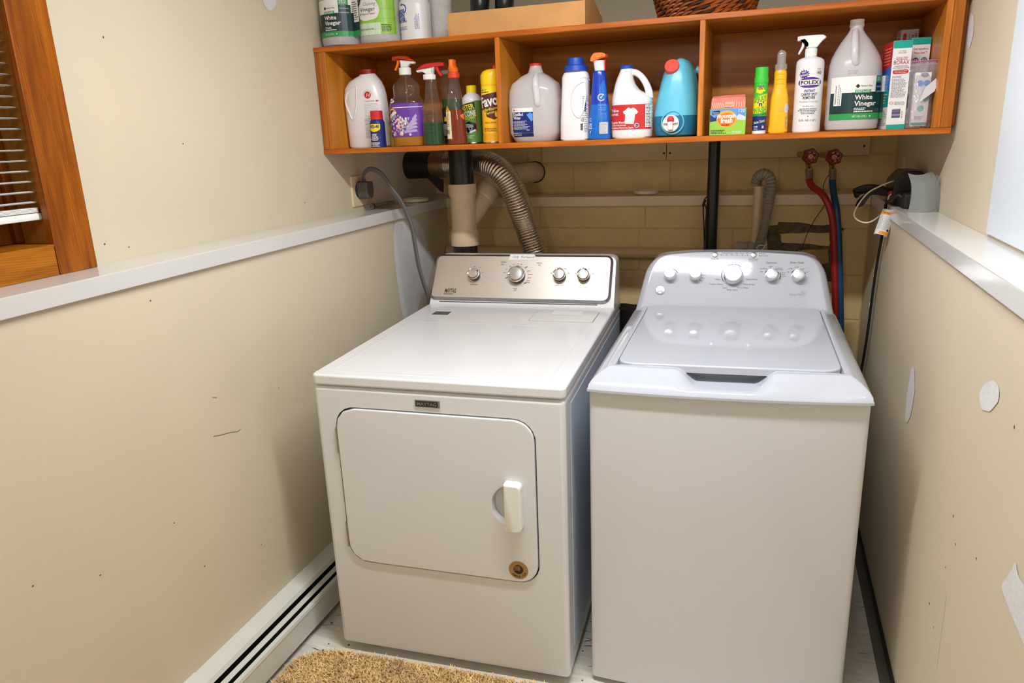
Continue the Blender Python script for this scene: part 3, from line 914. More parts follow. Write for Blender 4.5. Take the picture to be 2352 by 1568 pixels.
# hand-written note
mb = MB()
mb.prism([(0.318, 0.183), (0.4235, 0.1835), (0.426, 0.195), (0.419, 0.2065), (0.3225, 0.206)], PD, FC - 0.001, FC + 0.0012, m_paper)
P = Print(mb, lambda u, v, e=0.0: PD(u, v, FC + 0.0012 + e))
P.text('Only', 0.345, 0.191, 0.0088, m_ink, 0.0003, slant=0.25, w=0.024, bold=-0.005)
P.text('Forward', 0.3925, 0.191, 0.0088, m_ink, 0.0003, slant=0.25, w=0.05, bold=-0.005)
mb.build('paper_note', console, label='white tape strip handwritten Only Forward')
def knob_frame(plane, u, v, e):
    o = plane(u, v, e); a = plane(u + 1, v, e) - o; b = plane(u, v + 1, e) - o; c = plane(u, v, e + 1) - o
    return Matrix(((a.x, b.x, c.x, o.x), (a.y, b.y, c.y, o.y), (a.z, b.z, c.z, o.z), (0, 0, 0, 1)))
for u, v, r, ang in ((0.186, 0.1195, 0.0235, 30), (0.359, 0.1200, 0.032, 188), (0.527, 0.1215, 0.0240, 105), (0.619, 0.1225, 0.0235, 65)):
    mx = knob_frame(PD, u, v, FC)
    mb = MB()
    mb.lathe([(r * 1.02, 0), (r * 1.02, 0.012), (r * 0.96, 0.020)], m_black, n=36, mtx=mx)
    mb.lathe([(r * 0.97, 0.0195), (r * 1.0, 0.021), (r * 1.0, 0.027), (r * 0.93, 0.0295), (r * 0.80, 0.0285), (r * 0.77, 0.0265)], m_chrome, n=36, mtx=mx, cap1=False)
    mb.lathe([(r * 0.77, 0.0265), (r * 0.74, 0.0275), (r * 0.4, 0.0282), (0.0005, 0.0284)], m_cap, n=36, mtx=mx, cap0=False)
    kn = mb.build('knob', console)
    a = math.radians(ang)
    mb = MB(); mb.box(r * 0.72, r * 0.96, -0.0022, 0.0022, 0.027, 0.0305, m_ink, 0.0005, 1, mtx=mx @ Matrix.Rotation(a, 4, 'Z')); mb.build('pointer', kn)
mb = MB()
mb.prism([(0.044, 0.0115), (0.6745, 0.0135), (0.6745, 0.0165), (0.044, 0.0145)], PD, -0.004, -0.0025, m_gap)
mb.build('seam', console)

# ================================================================= WASHER
m_wash = M('washer_enamel', (187, 190, 200), 0.055, var=0.008, vscale=3)
m_washbody = M('washer_body_enamel', (214, 212, 214), 0.2, var=0.008, vscale=3)
washer = thing('washing_machine', 'white top-loading washing machine with five chrome knobs, right of the dryer', 'washing machine', (-0.4085, 1.7597, 0), 0.0205)
SH = 0.052
sh = lambda p: (p[0], p[1] + SH * p[0], p[2])
WW = 0.687
def WB():
    b = MB(); b.xf = sh; return b
def bow(a): return -0.020 * max(0.0, math.sin(math.pi * min(1, max(0, a / WW)))) ** 0.7
cab = [(0.003, 0.985)] + [(0.003, 0.016), (0.005, 0.009), (0.010, 0.005)] + [(WW * k / 40, 0.004 + bow(WW * k / 40) + 0.002) for k in range(1, 40)] + [(WW - 0.011, 0.005), (WW - 0.006, 0.009), (WW - 0.004, 0.016), (WW - 0.004, 0.985)]
mb = WB(); mb.loops([[(a, b, z) for a, b in cab] for z in (0.019, 0.918)], m_washbody, True, True, True); mb.build('cabinet', washer)
mb = WB()
for x in (0.06, WW - 0.06):
    for y in (0.06, 0.92):
        mb = WB(); mb.lathe([(0.02, 0), (0.02, 0.01), (0.012, 0.012), (0.012, 0.03)], m_blackmatt, (x, y, 0), 12); mb.build('levelling_foot', washer)
# deck: height field with bowed front lip, scoop and lid recess
def sst(a, b, x):
    t = min(1, max(0, (x - a) / (b - a))); return t * t * (3 - 2 * t)
LID = dict(a0=0.066, a1=0.621, b0=0.066, b1=0.741)
def deck_z(a, b, bf):
    z = 0.917 + 0.050 * min(1, max(0.0, min(a, WW - a) / 0.05)) ** 0.55
    zf = 0.917 + 0.050 * min(1, max(0.0, (b - bf) / 0.058)) ** 0.8
    z = min(z, zf)
    return z
mb = WB()
NA, NB = 110, 120
Vv, Ff = [], []
for j in range(NB + 1):
    for i in range(NA + 1):
        a = WW * (0.5 - 0.5 * math.cos(math.pi * (i / NA))) * 0.5 + WW * (i / NA) * 0.5
        bf = -0.006 - 0.020 * math.sin(math.pi * a / WW) ** 0.7
        t = j / NB
        b = bf + (0.80 - bf) * (t ** 1.7)
        z = deck_z(a, b, bf)
        # hand scoop in the front rim
        s_ = sst(0.222, 0.275, a) * (1 - sst(0.415, 0.468, a))
        if b < 0.108:
            z = z - s_ * max(0, z - (0.929 - 0.03 * max(0, b)))
        # recess under the lid
        da = min(a - LID['a0'] + 0.004, LID['a1'] + 0.004 - a); db = min(b - LID['b0'] + 0.004, LID['b1'] + 0.02 - b)
        dl = min(da, db)
        if dl > 0:
            z = min(z, 0.967 - 0.022 * min(1, dl / 0.004))
        Vv.append((a, b, z))
for j in range(NB):
    for i in range(NA):
        k = j * (NA + 1) + i
        Ff.append((k, k + 1, k + NA + 2, k + NA + 1))
mb.add(Vv, Ff, m_wash, True)
# skirt under the lip
fr = [Vv[i] for i in range(NA + 1)]
lf = [Vv[j * (NA + 1)] for j in range(NB, -1, -1)]
rt = [Vv[j * (NA + 1) + NA] for j in range(NB + 1)]
edge = lf + fr[1:] + rt[1:]
mb.loops([[(p[0], p[1], p[2]) for p in edge], [(p[0], p[1], p[2] - 0.006) for p in edge], [(0.3435 + (p[0] - 0.3435) * 0.98, p[1] + 0.012 if p[1] < 0.1 else p[1], p[2] - 0.0065) for p in edge]], m_wash, False, False, False, close=False)
mb.build('deck', washer)
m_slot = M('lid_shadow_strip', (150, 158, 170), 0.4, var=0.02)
PL_ = flat((0, 0, 0.968), (1, 0, 0), (0, 1, 0))
lid = rpoly([(LID['a0'], LID['b0']), (LID['a1'], LID['b0']), (LID['a1'], LID['b1']), (LID['a0'], LID['b1'])], [0.05, 0.05, 0.03, 0.03], 8)
lid2 = []
for u, v in lid: lid2.append((u, v - 0.012 * math.sin(math.pi * (u - LID['a0']) / (LID['a1'] - LID['a0'])) if v < 0.2 else v))
mb = WB(); mb.prism(lid2, PL_, -0.017, 0.0035, m_wash, 0.005)
lido = mb.build('lid', washer)
mb = WB(); mb.prism(rrect(0.20, 0.49, 0.100, 0.115, 0.005), PL_, -0.05, -0.0175, m_slot); mb.build('lid_grip', lido)
for a in (LID['a0'] + 0.006, LID['a1'] - 0.006):
    mb = WB(); mb.box(a - 0.006, a + 0.006, LID['b1'] - 0.004, LID['b1'] + 0.012, 0.955, 0.967, m_grey, 0.002); mb.build('hinge', lido)
# console
tw = math.radians(27.8)
PW0 = flat((0, 0.745, 0.968), (1, 0, 0), (0, math.sin(tw), math.cos(tw)), (0, -math.cos(tw), math.sin(tw)))
PW = PW0
prof = [(0.004, -0.05), (0.683, -0.05), (0.672, -0.01), (0.643, 0.140), (0.622, 0.178), (0.583, 0.196), (0.45, 0.2045), (0.315, 0.2065), (0.19, 0.2040), (0.098, 0.195), (0.064, 0.178), (0.042, 0.140), (0.015, -0.01)]
prof = rpoly(prof, [0.0, 0.0, 0.02, 0.018, 0.02, 0.018, 0.03, 0.03, 0.03, 0.018, 0.02, 0.018, 0.02], 4)
mb = WB()
def insc(poly, d): return [(0.3435 + (u - 0.3435) * (1 - d * 2.6), v if v < 0 else v * (1 - d * 1.2)) for u, v in poly]
L0 = [PW0(u, v, 0.0) for u, v in insc(prof, 0.034)]
L1 = [PW0(u, v, -0.003) for u, v in insc(prof, 0.026)]
L2 = [PW0(u, v, -0.012) for u, v in insc(prof, 0.012)]
L3 = [PW0(u, v, -0.026) for u, v in insc(prof, 0.003)]
L4 = [PW0(u, v, -0.040) for u, v in prof]
L5 = [Vector((p.x, min(p.y + 0.13, 0.97), p.z)) for p in L4]
mb.loops([L5, L4, L3, L2, L1, L0], m_wash, True, True, True)
wcon = mb.build('console', washer)
mb = WB(); P = Print(mb, lambda u, v, e=0.0: PW0(u, v, e))
m_blue = M('blue_print', (40, 130, 200), 0.5, var=0.03)
for t, u, v, h in (('Load Size', 0.136, 0.1545, 0.0072), ('Temperature', 0.222, 0.1545, 0.0072), ('Options', 0.465, 0.1565, 0.0072), ('Auto Soak', 0.548, 0.1575, 0.0072), ('Normal', 0.344, 0.1545, 0.005), ('Heavy', 0.3185, 0.1505, 0.005), ('Light', 0.366, 0.151, 0.005), ('Delicates', 0.390, 0.1375, 0.005),
                   ('Light', 0.303, 0.1375, 0.005), ('Heavy', 0.293, 0.0965, 0.005), ('Towels / Sheets', 0.288, 0.079, 0.005), ('Jeans', 0.318, 0.0665, 0.005), ('Bulky Items', 0.343, 0.0595, 0.005), ('Active Wear', 0.377, 0.0675, 0.005), ('Drain & Spin', 0.397, 0.0795, 0.005), ('Speed Wash', 0.4045, 0.0975, 0.005),
                   ('Deep Fill', 0.279, 0.1705, 0.0048), ('Start/Pause', 0.4065, 0.1705, 0.0048), ('Pause', 0.4375, 0.190, 0.004), ('Lid Locked', 0.4415, 0.1825, 0.004), ('Soak', 0.334, 0.1925, 0.004), ('Wash', 0.351, 0.1925, 0.004), ('Rinse', 0.3685, 0.1925, 0.004), ('Spin', 0.386, 0.1925, 0.004), ('Sensing/Fill', 0.3145, 0.1925, 0.004),
                   ('2nd Rinse', 0.441, 0.1365, 0.0042), ('Extra', 0.465, 0.1455, 0.0036), ('Spin', 0.465, 0.141, 0.0036), ('2nd Rinse', 0.490, 0.1385, 0.0036), ('+Extra Spin', 0.492, 0.134, 0.0036), ('Deep Rinse', 0.4985, 0.1235, 0.0040), ('+2nd Rinse', 0.503, 0.109, 0.0036), ('Off', 0.4345, 0.1255, 0.0038), ('30 Min', 0.5275, 0.137, 0.0038), ('60 Min', 0.548, 0.143, 0.0038), ('1 Hr', 0.567, 0.137, 0.0038), ('2 Hr', 0.579, 0.1255, 0.0038), ('Off', 0.5195, 0.1255, 0.0038), ('Colors', 0.245, 0.112, 0.0038), ('Warm', 0.244, 0.101, 0.0038), ('Hot', 0.238, 0.092, 0.0038), ('Cold', 0.221, 0.143, 0.0038)):
    P.text(t, u, v, h, m_ink, 0.0004, maxw=0.044)
P.text('Colors', 0.366, 0.1605, 0.0055, m_blue, 0.0004)
P.text('Deep Fill', 0.545, 0.0455, 0.0062, m_grey, 0.0004, w=0.033)
P.ring(0.571, 0.0525, 0.0072, 0.0080, m_grey, 0.0004); P.text('he', 0.571, 0.050, 0.006, m_grey, 0.0004)
for k in range(6): P.rect(0.2985 + k * 0.0175, 0.3010 + k * 0.0175, 0.1855, 0.188, m_ink, 0.0004, nu=1)
P.rect(0.290, 0.386, 0.1864, 0.1869, m_grey, 0.0003, nu=2)
P.rect(0.4255, 0.4285, 0.1905, 0.193, m_ink, 0.0004, nu=1); P.rect(0.4255, 0.4285, 0.183, 0.1855, m_ink, 0.0004, nu=1)
P.lines(0.49, 0.512, 0.1215, 0.1145, 2, m_grey, 0.0004, fill=0.6)
P.lines(0.392, 0.424, 0.1675, 0.165, 1, m_grey, 0.0004, fill=0.8)
P.lines(0.205, 0.240, 0.1535, 0.150, 1, m_grey, 0.0004, fill=0.6)
for ku in (0.1325, 0.468, 0.5525): P.ring(ku, 0.112, 0.0235, 0.0258, m_ink, 0.0004, a0=20, a1=150)
P.ring(0.344, 0.114, 0.0375, 0.0405, m_blue, 0.0004, a0=50, a1=125)
P.ring(0.344, 0.114, 0.0375, 0.0400, m_ink, 0.0004, a0=150, a1=215); P.ring(0.344, 0.114, 0.0375, 0.0385, m_grey, 0.0004, a0=215, a1=330)
P.ring(0.468, 0.113, 0.0275, 0.0300, m_ink, 0.0004, a0=-25, a1=20)
mb.build('printed_legend', wcon, kind='stuff')
for u, v, r in ((0.1325, 0.110, 0.0205), (0.219, 0.1105, 0.0205), (0.344, 0.1115, 0.0315), (0.468, 0.1115, 0.0205), (0.5525, 0.1115, 0.0205)):
    mx = knob_frame(PW0, u, v, 0.0)
    mb = WB()
    mb.lathe([(r * 1.06, 0), (r * 1.04, 0.006), (r * 0.96, 0.020), (r * 0.93, 0.030), (r * 0.86, 0.0335)], m_chrome, n=36, mtx=mx, cap1=False)
    mb.lathe([(r * 0.86, 0.0335), (r * 0.6, 0.0345), (0.0005, 0.0348)], m_cap, n=36, mtx=mx, cap0=False)
    kn = mb.build('knob', wcon)
    mb = WB(); mb.box(-0.0016, 0.0016, r * 0.80, r * 1.0, 0.028, 0.0345, m_whitep, 0.0004, 1, mtx=mx); mb.build('pointer', kn)
for u in (0.279, 0.4065):
    mx = knob_frame(PW0, u, 0.1872, 0.0)
    mb = WB(); mb.lathe([(0.0095, 0), (0.0095, 0.004), (0.008, 0.0052), (0.0005, 0.0055)], m_cap, n=24, mtx=mx); mb.build('button', wcon)
mx = knob_frame(PW0, 0.1005, 0.0565, 0.0)
mb = WB(); mb.lathe([(0.0165, 0), (0.0165, 0.002), (0.015, 0.003), (0.0005, 0.003)], m_rim, n=32, mtx=mx)
P = Print(mb, lambda u, v, e=0.0: PW0(u, v, 0.003 + e))
P.ring(0.1005, 0.0565, 0.0128, 0.0140, m_ink, 0.0004)
P.text('GE', 0.1005, 0.0505, 0.012, m_ink, 0.0004, w=0.0175, slant=0.15, bold=0.01)
for k in range(4):
    a = math.radians(45 + 90 * k); P.ring(0.1005 + 0.0095 * math.cos(a), 0.0565 + 0.0095 * math.sin(a), 0.0022, 0.0030, m_ink, 0.0004, n=10)
mb.build('badge', wcon, label='round silver GE monogram')

# ================================================================= SHELF
SY0, SY1, SZ0, SZ1 = 2.380, 2.765, 1.520, 1.8825
ZS, BT = 1.5365, 0.0165
shelf = thing('wall_shelf', 'long open pine shelf box with three compartments spanning the alcove above the machines', 'shelf', (0, 0, 0))
def sb(name, *a, **k):
    mat = a[-1]; b = MB(); b.box(*a[:-1], mat, 0.0015, 1); return b.build(name, shelf, **k)
SXL, SXR = -1.5245, 0.485
sb('bottom_board', SXL, SXR, SY0 + 0.004, SY1, SZ0, ZS, w_ply)
sb('top_board', SXL, SXR + 0.012, SY0 + 0.004, SY1, SZ1 - BT, SZ1, w_ply)
sb('front_edge', SXL, SXR, SY0, SY0 + 0.0045, SZ0 - 0.0005, ZS, w_edge)
sb('front_edge', SXL, SXR + 0.012, SY0, SY0 + 0.0045, SZ1 - BT, SZ1, w_edge)
sb('back_panel', SXL, SXR, SY1 - 0.008, SY1 - 0.001, ZS, SZ1 - BT, w_ply)
sb('side_panel', -1.4975, -1.4815, SY0 + 0.004, SY1 - 0.008, ZS, SZ1 - BT, w_plyz)
sb('side_panel', 0.4415, 0.4575, SY0 + 0.004, SY1 - 0.008, ZS, SZ1 - BT, w_plyz)
sb('side_edge', -1.4975, -1.4815, SY0, SY0 + 0.0045, ZS, SZ1 - BT, w_edgez)
sb('side_edge', 0.4415, 0.4575, SY0, SY0 + 0.0045, ZS, SZ1 - BT, w_edgez)
sb('filler_strip', SXL + 0.001, -1.4975, SY0 + 0.002, SY0 + 0.06, ZS, SZ1 - BT, w_z)
sb('filler_strip', 0.4575, 0.4855, SY0 + 0.002, SY0 + 0.06, ZS, SZ1 - BT, w_z)
sb('wall_cleat', 0.4865, 0.5005, SY0 + 0.035, SY1, 1.541, 1.95, w_z)
for x0, x1 in ((-0.848, -0.832), (-0.2015, -0.1855)):
    sb('divider', x0, x1, SY0 + 0.004, SY1 - 0.008, ZS, SZ1 - BT, w_plyz)
    sb('divider_edge', x0, x1, SY0, SY0 + 0.0045, ZS, SZ1 - BT, w_edgez)

# ================================================================= BOTTLES
m_hdpe = clear('milky_jug_plastic', (252, 252, 252), 0.12, 0.25, 0.80, (250, 248, 250))
m_hdpe2 = clear('milky_jug_plastic_thin', (250, 250, 252), 0.12, 0.2, 0.70, (250, 248, 250))
m_pet = clear('clear_bottle_plastic', (253, 252, 250), 0.10, 0.04, 0.02, (255, 250, 240))
m_liqclear = clear('clear_liquid', (238, 228, 222), 0.05, 0.1, 0.6, (212, 194, 186))
m_liqyel = clear('yellow_liquid', (238, 186, 10), 0.1, 0.1, 0.75, (236, 170, 0))
m_liqgreen = clear('green_liquid', (4, 96, 38), 0.05, 0.1, 0.85, (0, 98, 40))
m_liqamber = clear('amber_liquid', (170, 66, 8), 0.05, 0.1, 0.72, (178, 66, 4))
m_liqvin = clear('pale_liquid', (240, 238, 238), 0.05, 0.1, 0.25, (214, 212, 216))
m_tealb = clear('teal_jug_plastic', (120, 205, 228), 0.12, 0.25, 0.80, (104, 196, 224))
m_teald = clear('blue_detergent', (20, 100, 140), 0.05, 0.2, 0.8, (24, 104, 136))
def S(name, rgb, rough=0.35, **k): return M(name, rgb, rough, var=0.03, vscale=14, **k)
m_bwhite = S('bottle_white', (232, 230, 232), 0.28)
m_red = S('cap_red', (206, 36, 40)); m_dred = S('cap_dark_red', (138, 14, 20))
m_orange = S('cap_orange', (248, 118, 36)); m_ored = S('cap_red_orange', (222, 70, 28))
m_yel = S('can_yellow', (248, 206, 20)); m_yel2 = S('bottle_yellow', (246, 182, 28)); m_lem = S('cap_lemon', (240, 214, 20))
m_navy = S('label_navy', (24, 38, 110)); m_blue2 = S('cap_blue', (26, 72, 176)); m_royal = S('bottle_blue', (24, 104, 196), 0.22)
m_deep = S('bottle_deep_blue', (24, 60, 176), 0.22)
m_green = S('label_green', (40, 150, 74)); m_lime = S('label_lime', (150, 200, 70)); m_grass = S('cap_grass_green', (60, 190, 60))
m_teal = S('label_teal', (0, 160, 146)); m_dgreen = S('label_dark_green', (16, 52, 56)); m_sgreen = S('can_green', (94, 150, 70))
m_purple = S('label_purple', (104, 56, 160)); m_lilac = S('label_lilac', (176, 160, 206)); m_dpurp = S('print_purple', (84, 34, 130))
m_sky = S('label_sky', (90, 150, 220)); m_pink = S('seal_pink', (214, 80, 150)); m_salmon = S('pack_salmon', (238, 128, 112)); m_salm2 = S('pack_salmon_light', (246, 170, 152))
m_crim = S('label_crimson', (200, 40, 44)); m_gold2 = S('label_gold', (230, 170, 60)); m_brown = S('label_brown', (86, 40, 36)); m_cream = S('label_cream', (236, 226, 190))
m_lgrey = S('label_light_grey', (206, 206, 208)); m_mgrey = S('label_mid_grey', (150, 148, 156)); m_mint = S('label_mint', (206, 226, 200)); m_dk = S('label_black', (24, 26, 30))
m_bluink = S('blue_ink', (44, 74, 170)); m_navink = S('navy_ink', (36, 40, 110)); m_redink = S('red_ink', (196, 40, 56)); m_tealink = S('teal_ink', (96, 178, 164)); m_greytx = S('grey_text', (150, 150, 156))

def part(b, name, par, **k): return b.build(name, par, **k)
def cap_part(par, c, r, z0, z1, mat, name='cap', ribs=True, dome=0.002):
    b = MB()
    n = 32
    prof = [(r * 0.98, z0), (r, z0 + 0.001), (r, z1 - dome), (r - dome, z1 - dome * 0.3), (r - dome * 2, z1), (0.0005, z1)]
    b.lathe(prof, mat, (c[0], c[1], 0), n)
    if ribs:
        for k in range(20):
            t = 2 * math.pi * k / 20
            b.box(-0.0006, 0.0006, -0.0007, 0.0007, z0 + 0.002, z1 - 0.003, mat, mtx=Matrix.Translation((c[0] + r * math.cos(t), c[1] + r * math.sin(t), 0)) @ Matrix.Rotation(t, 4, 'Z'))
    return b.build(name, par)
def sections(rows, y=0.0):
    """rows: (z, x_left, x_right, ry, exponent)"""
    return [(z, (a + b) / 2, y, (b - a) / 2, ry, e) for z, a, b, ry, e in rows]
def loft_part(name, par, secs, mat, n=40, **k):
    b = MB(); b.loft(secs, mat, n); return b.build(name, par, **k)
def shrink(secs, z0, z1, d=0.0015):
    """liquid body: the bottle's inside between two heights"""
    f = []
    def at(z):
        for a, b in zip(secs, secs[1:]):
            if a[0] <= z <= b[0]:
                t = (z - a[0]) / max(1e-9, b[0] - a[0]); return [a[i] * (1 - t) + b[i] * t for i in range(6)]
        return list(secs[-1])
    zs = [z0] + [s[0] for s in secs if z0 < s[0] < z1] + [z1]
    for z in zs:
        q = at(z); q[0] = z; q[3] = max(0.001, q[3] - d); q[4] = max(0.001, q[4] - d); f.append(tuple(q))
    return f

# ---------- trigger spray heads (side view in x, facing dirn) : built round the neck axis, z from collar top
def trigger_head(par, x, z, d, h, L, m_top, m_body, m_trig, m_noz, style=0):
    """d = -1 nozzle to the left, +1 to the right; h = height above collar; L = overall length"""
    pl = lambda y: (lambda u, v, e=0.0: Vector((x + d * u, y - e, z + v)))
    w = 0.011
    def slab(poly, mat, name, w=w, bev=0.004):
        b = MB(); b.prism(poly, pl(0), -w, w, mat, bev, both=True); return b.build(name, par)
    f, bk = L * 0.5, -L * 0.5
    if style == 0:      # sleek head with coloured roof over a pale throat
        slab(rpoly([(-0.012, 0), (0.012, 0), (0.014, h * 0.35), (f * 0.35, h * 0.55), (f * 0.35, h * 0.62), (bk * 0.98, h * 0.42), (bk * 0.9, h * 0.2), (bk * 0.55, h * 0.28)], [0.001, 0.001, 0.005, 0.003, 0.003, 0.006, 0.006, 0.006]), m_body, 'throat', 0.0105)
        slab(rpoly([(f * 0.98, h * 0.62), (f, h * 0.95), (f * 0.6, h), (bk * 0.4, h * 0.95), (bk * 0.98, h * 0.45), (f * 0.3, h * 0.60)], [0.002, 0.003, 0.01, 0.016, 0.004, 0.006]), m_top, 'shroud', 0.0115)
        slab(rpoly([(f * 0.98, h * 0.62), (f * 1.03, h * 0.64), (f * 1.03, h * 0.93), (f * 0.98, h * 0.95)], 0.001), m_noz, 'nozzle', 0.008, 0.001)
        slab(rpoly([(f * 0.42, h * 0.62), (f * 0.62, h * 0.62), (f * 0.66, h * 0.3), (f * 0.92, -h * 0.17), (f * 0.78, -h * 0.24), (f * 0.52, h * 0.2)], [0.002, 0.002, 0.006, 0.002, 0.002, 0.006]), m_trig, 'trigger', 0.006, 0.0015)
    else:               # plain white all-purpose head
        slab(rpoly([(-0.015, 0), (0.014, 0), (0.013, h * 0.35), (f * 0.5, h * 0.55), (f * 0.52, h * 0.62), (f * 0.9, h * 0.60), (f * 0.9, h), (bk * 0.2, h * 1.02), (bk * 0.75, h * 1.0), (bk * 1.02, h * 0.78), (bk * 0.7, h * 0.5)], [0.001, 0.001, 0.004, 0.004, 0.002, 0.001, 0.003, 0.01, 0.004, 0.006, 0.012]), m_body, 'shroud', 0.012)
        slab(rpoly([(f * 0.9, h * 0.62), (f * 1.0, h * 0.62), (f * 1.0, h * 0.96), (f * 0.9, h * 0.98)], 0.001), m_noz, 'nozzle', 0.010, 0.001)
        slab(rpoly([(f * 0.5, h * 0.62), (f * 0.66, h * 0.62), (f * 0.68, h * 0.2), (f * 0.92, -h * 0.42), (f * 0.82, -h * 0.5), (f * 0.50, h * 0.1)], [0.002, 0.002, 0.008, 0.002, 0.002, 0.008]), m_trig, 'trigger', 0.006, 0.0015)

def item(name, label, cat, x, y, rz=0.0, z=ZS, group=None): return thing(name, label, cat, (x, y, z), rz, group)

# ===== compartment 1 (left) ============================================================
t = item('carpet_cleaner_bottle', 'white carpet cleaner jug with dark red cap and moulded grip, far left in shelf', 'bottle', -1.398, 2.50)
sc = sections([(0, -0.071, 0.070, 0.040, 3), (0.006, -0.076, 0.076, 0.045, 3), (0.06, -0.078, 0.078, 0.047, 3), (0.14, -0.081, 0.079, 0.047, 3), (0.18, -0.083, 0.077, 0.047, 2.8), (0.21, -0.078, 0.072, 0.045, 2.6), (0.232, -0.060, 0.062, 0.042, 2.4), (0.245, -0.036, 0.052, 0.035, 2.2), (0.252, -0.018, 0.047, 0.03, 2.1), (0.258, -0.013, 0.042, 0.026, 2), (0.262, -0.011, 0.040, 0.0255, 2)])
loft_part('jug', t, sc, m_bwhite)
cap_part(t, (0.0145, 0), 0.0275, 0.252, 0.274, m_dred)
b = MB(); P = Print(b, surf(sc))
gr = rpoly([(-0.010, 0.215), (-0.048, 0.195), (-0.062, 0.165), (-0.052, 0.135), (-0.036, 0.100), (-0.024, 0.125), (-0.014, 0.165)], 0.008, 4)
sfc = surf(sc)
b.loops([[sfc(u, v, 0.0008) for u, v in inset(gr, -0.005)], [sfc(u, v, 0.0035) for u, v in inset(gr, -0.0025)], [sfc(u, v, 0.0022) for u, v in gr], [sfc(u, v, -0.004) for u, v in inset(gr, 0.006)]], m_bwhite, False, False)
part(b, 'grip_rim', t)
b = MB(); P = Print(b, surf(sc))
P.disc(0.0335, 0.183, 0.0125, 0.0125, m_crim); P.text('H', 0.0335, 0.1765, 0.013, m_paper, slant=0.3); P.ring(0.0335, 0.183, 0.0145, 0.019, m_lgrey, a0=0, a1=190)
P.text('CLEANER', 0.0385, 0.160, 0.005, m_mgrey, w=0.036); P.rect(0.0605, 0.0685, 0.160, 0.1652, m_crim)
P.lines(0.016, 0.070, 0.156, 0.106, 9, m_lgrey, fill=0.35); P.lines(0.012, 0.072, 0.104, 0.034, 14, m_mgrey, fill=0.3)
part(b, 'label', t)

t = item('spray_lubricant_can', 'small navy blue WD-40 spray can with red cap on shelf front', 'spray can', -1.324, 2.43)
b = MB(); b.lathe([(0.0255, 0), (0.0275, 0.001), (0.0278, 0.003), (0.027, 0.005), (0.027, 0.084), (0.0262, 0.088), (0.022, 0.0955), (0.0215, 0.098)], m_navy, n=36); part(b, 'can', t)
cap_part(t, (0, 0), 0.0222, 0.0965, 0.1265, m_red, ribs=False, dome=0.0015)
sc = [(0.0, 0, 0, 0.027, 0.027, 2), (0.1, 0, 0, 0.027, 0.027, 2)]
b = MB(); P = Print(b, surf(sc))
P.poly(rpoly([(-0.023, 0.081), (0.023, 0.081), (0.023, 0.062), (0.0, 0.052), (-0.023, 0.062)], [0.003, 0.003, 0.008, 0.02, 0.008], 4), m_lem)
P.text('WD-40', 0, 0.067, 0.0105, m_navy, w=0.038, bold=0.03)
for k, w in enumerate((0.02, 0.024, 0.03, 0.034, 0.036, 0.028)): P.lines(-w / 2, w / 2, 0.048 - k * 0.0042, 0.0445 - k * 0.0042, 1, m_paper, al='C', fill=0.7)
for k, w in enumerate((0.036, 0.038, 0.03)): P.lines(-w / 2, w / 2, 0.019 - k * 0.004, 0.0155 - k * 0.004, 1, m_paper, al='C', fill=0.7)
P.lines(-0.02, 0.02, 0.0062, 0.0028, 1, m_paper, al='C', fill=0.8)
part(b, 'label', t)

t = item('polish_tin', 'short yellow tin half hidden behind the small navy spray can', 'tin', -1.303, 2.535)
b = MB(); b.lathe([(0.0245, 0), (0.0255, 0.001), (0.0255, 0.003), (0.0248, 0.004), (0.0248, 0.072), (0.0255, 0.073), (0.0255, 0.0755), (0.022, 0.0765)], m_lem, n=32); part(b, 'tin', t)
b = MB(); P = Print(b, surf([(0, 0, 0, 0.0248, 0.0248, 2), (0.1, 0, 0, 0.0248, 0.0248, 2)]))
P.poly([(-0.005, 0.004), (0.022, 0.004), (0.010, 0.022)], m_crim); P.lines(-0.018, 0.02, 0.052, 0.03, 4, m_gold2, fill=0.4)
part(b, 'label', t)

t = item('purple_cleaner_bottle', 'clear spray bottle with purple label, orange trigger and yellow liquid', 'spray bottle', -1.2185, 2.47)
sc = [(0, 0, 0, 0.056, 0.038, 2.6), (0.005, 0, 0, 0.060, 0.042, 2.6), (0.03, 0, 0, 0.0635, 0.045, 2.5), (0.034, 0, 0, 0.0645, 0.046, 2.5), (0.145, 0, 0, 0.0635, 0.045, 2.5), (0.16, 0, 0, 0.056, 0.041, 2.3), (0.172, 0, 0, 0.047, 0.037, 2.1), (0.187, 0, 0, 0.048, 0.037, 2.1), (0.200, 0, 0, 0.050, 0.037, 2.1), (0.213, 0, 0, 0.046, 0.035, 2.1), (0.228, 0, 0, 0.030, 0.026, 2), (0.237, 0, 0, 0.019, 0.019, 2), (0.25, 0, 0, 0.0175, 0.0175, 2)]
loft_part('bottle', t, sc, m_pet)
loft_part('liquid', t, shrink(sc, 0.003, 0.036), m_liqyel, label='yellow liquid in the bottom')
cap_part(t, (0, 0), 0.0205, 0.243, 0.268, m_whitep, 'collar')
b = MB(); b.tube([(0, 0, 0.01), (0, 0, 0.245)], 0.003, m_pet, 8); part(b, 'dip_tube', t)
trigger_head(t, 0, 0.268, -1, 0.040, 0.086, m_ored, m_whitep, m_orange, m_orange)
b = MB(); sf = surf(sc); P = Print(b, sf)
P.rect(-0.0625, 0.0625, 0.034, 0.147, m_purple, 0.0006, nv=6)
P.rect(-0.040, 0.0625, 0.132, 0.1345, m_paper, 0.001)
for k in range(140):
    a, q = R.uniform(-0.060, 0.03), R.uniform(0.04, 0.118)
    if q > 0.13 - 0.35 * (a + 0.06): continue
    P.disc(a, q, R.uniform(0.002, 0.006), R.uniform(0.002, 0.005), R.choice((m_lgrey, m_lilac, m_paper, m_mgrey, m_cream, m_salm2)), 0.0009 + 0.0000035 * k, 7)
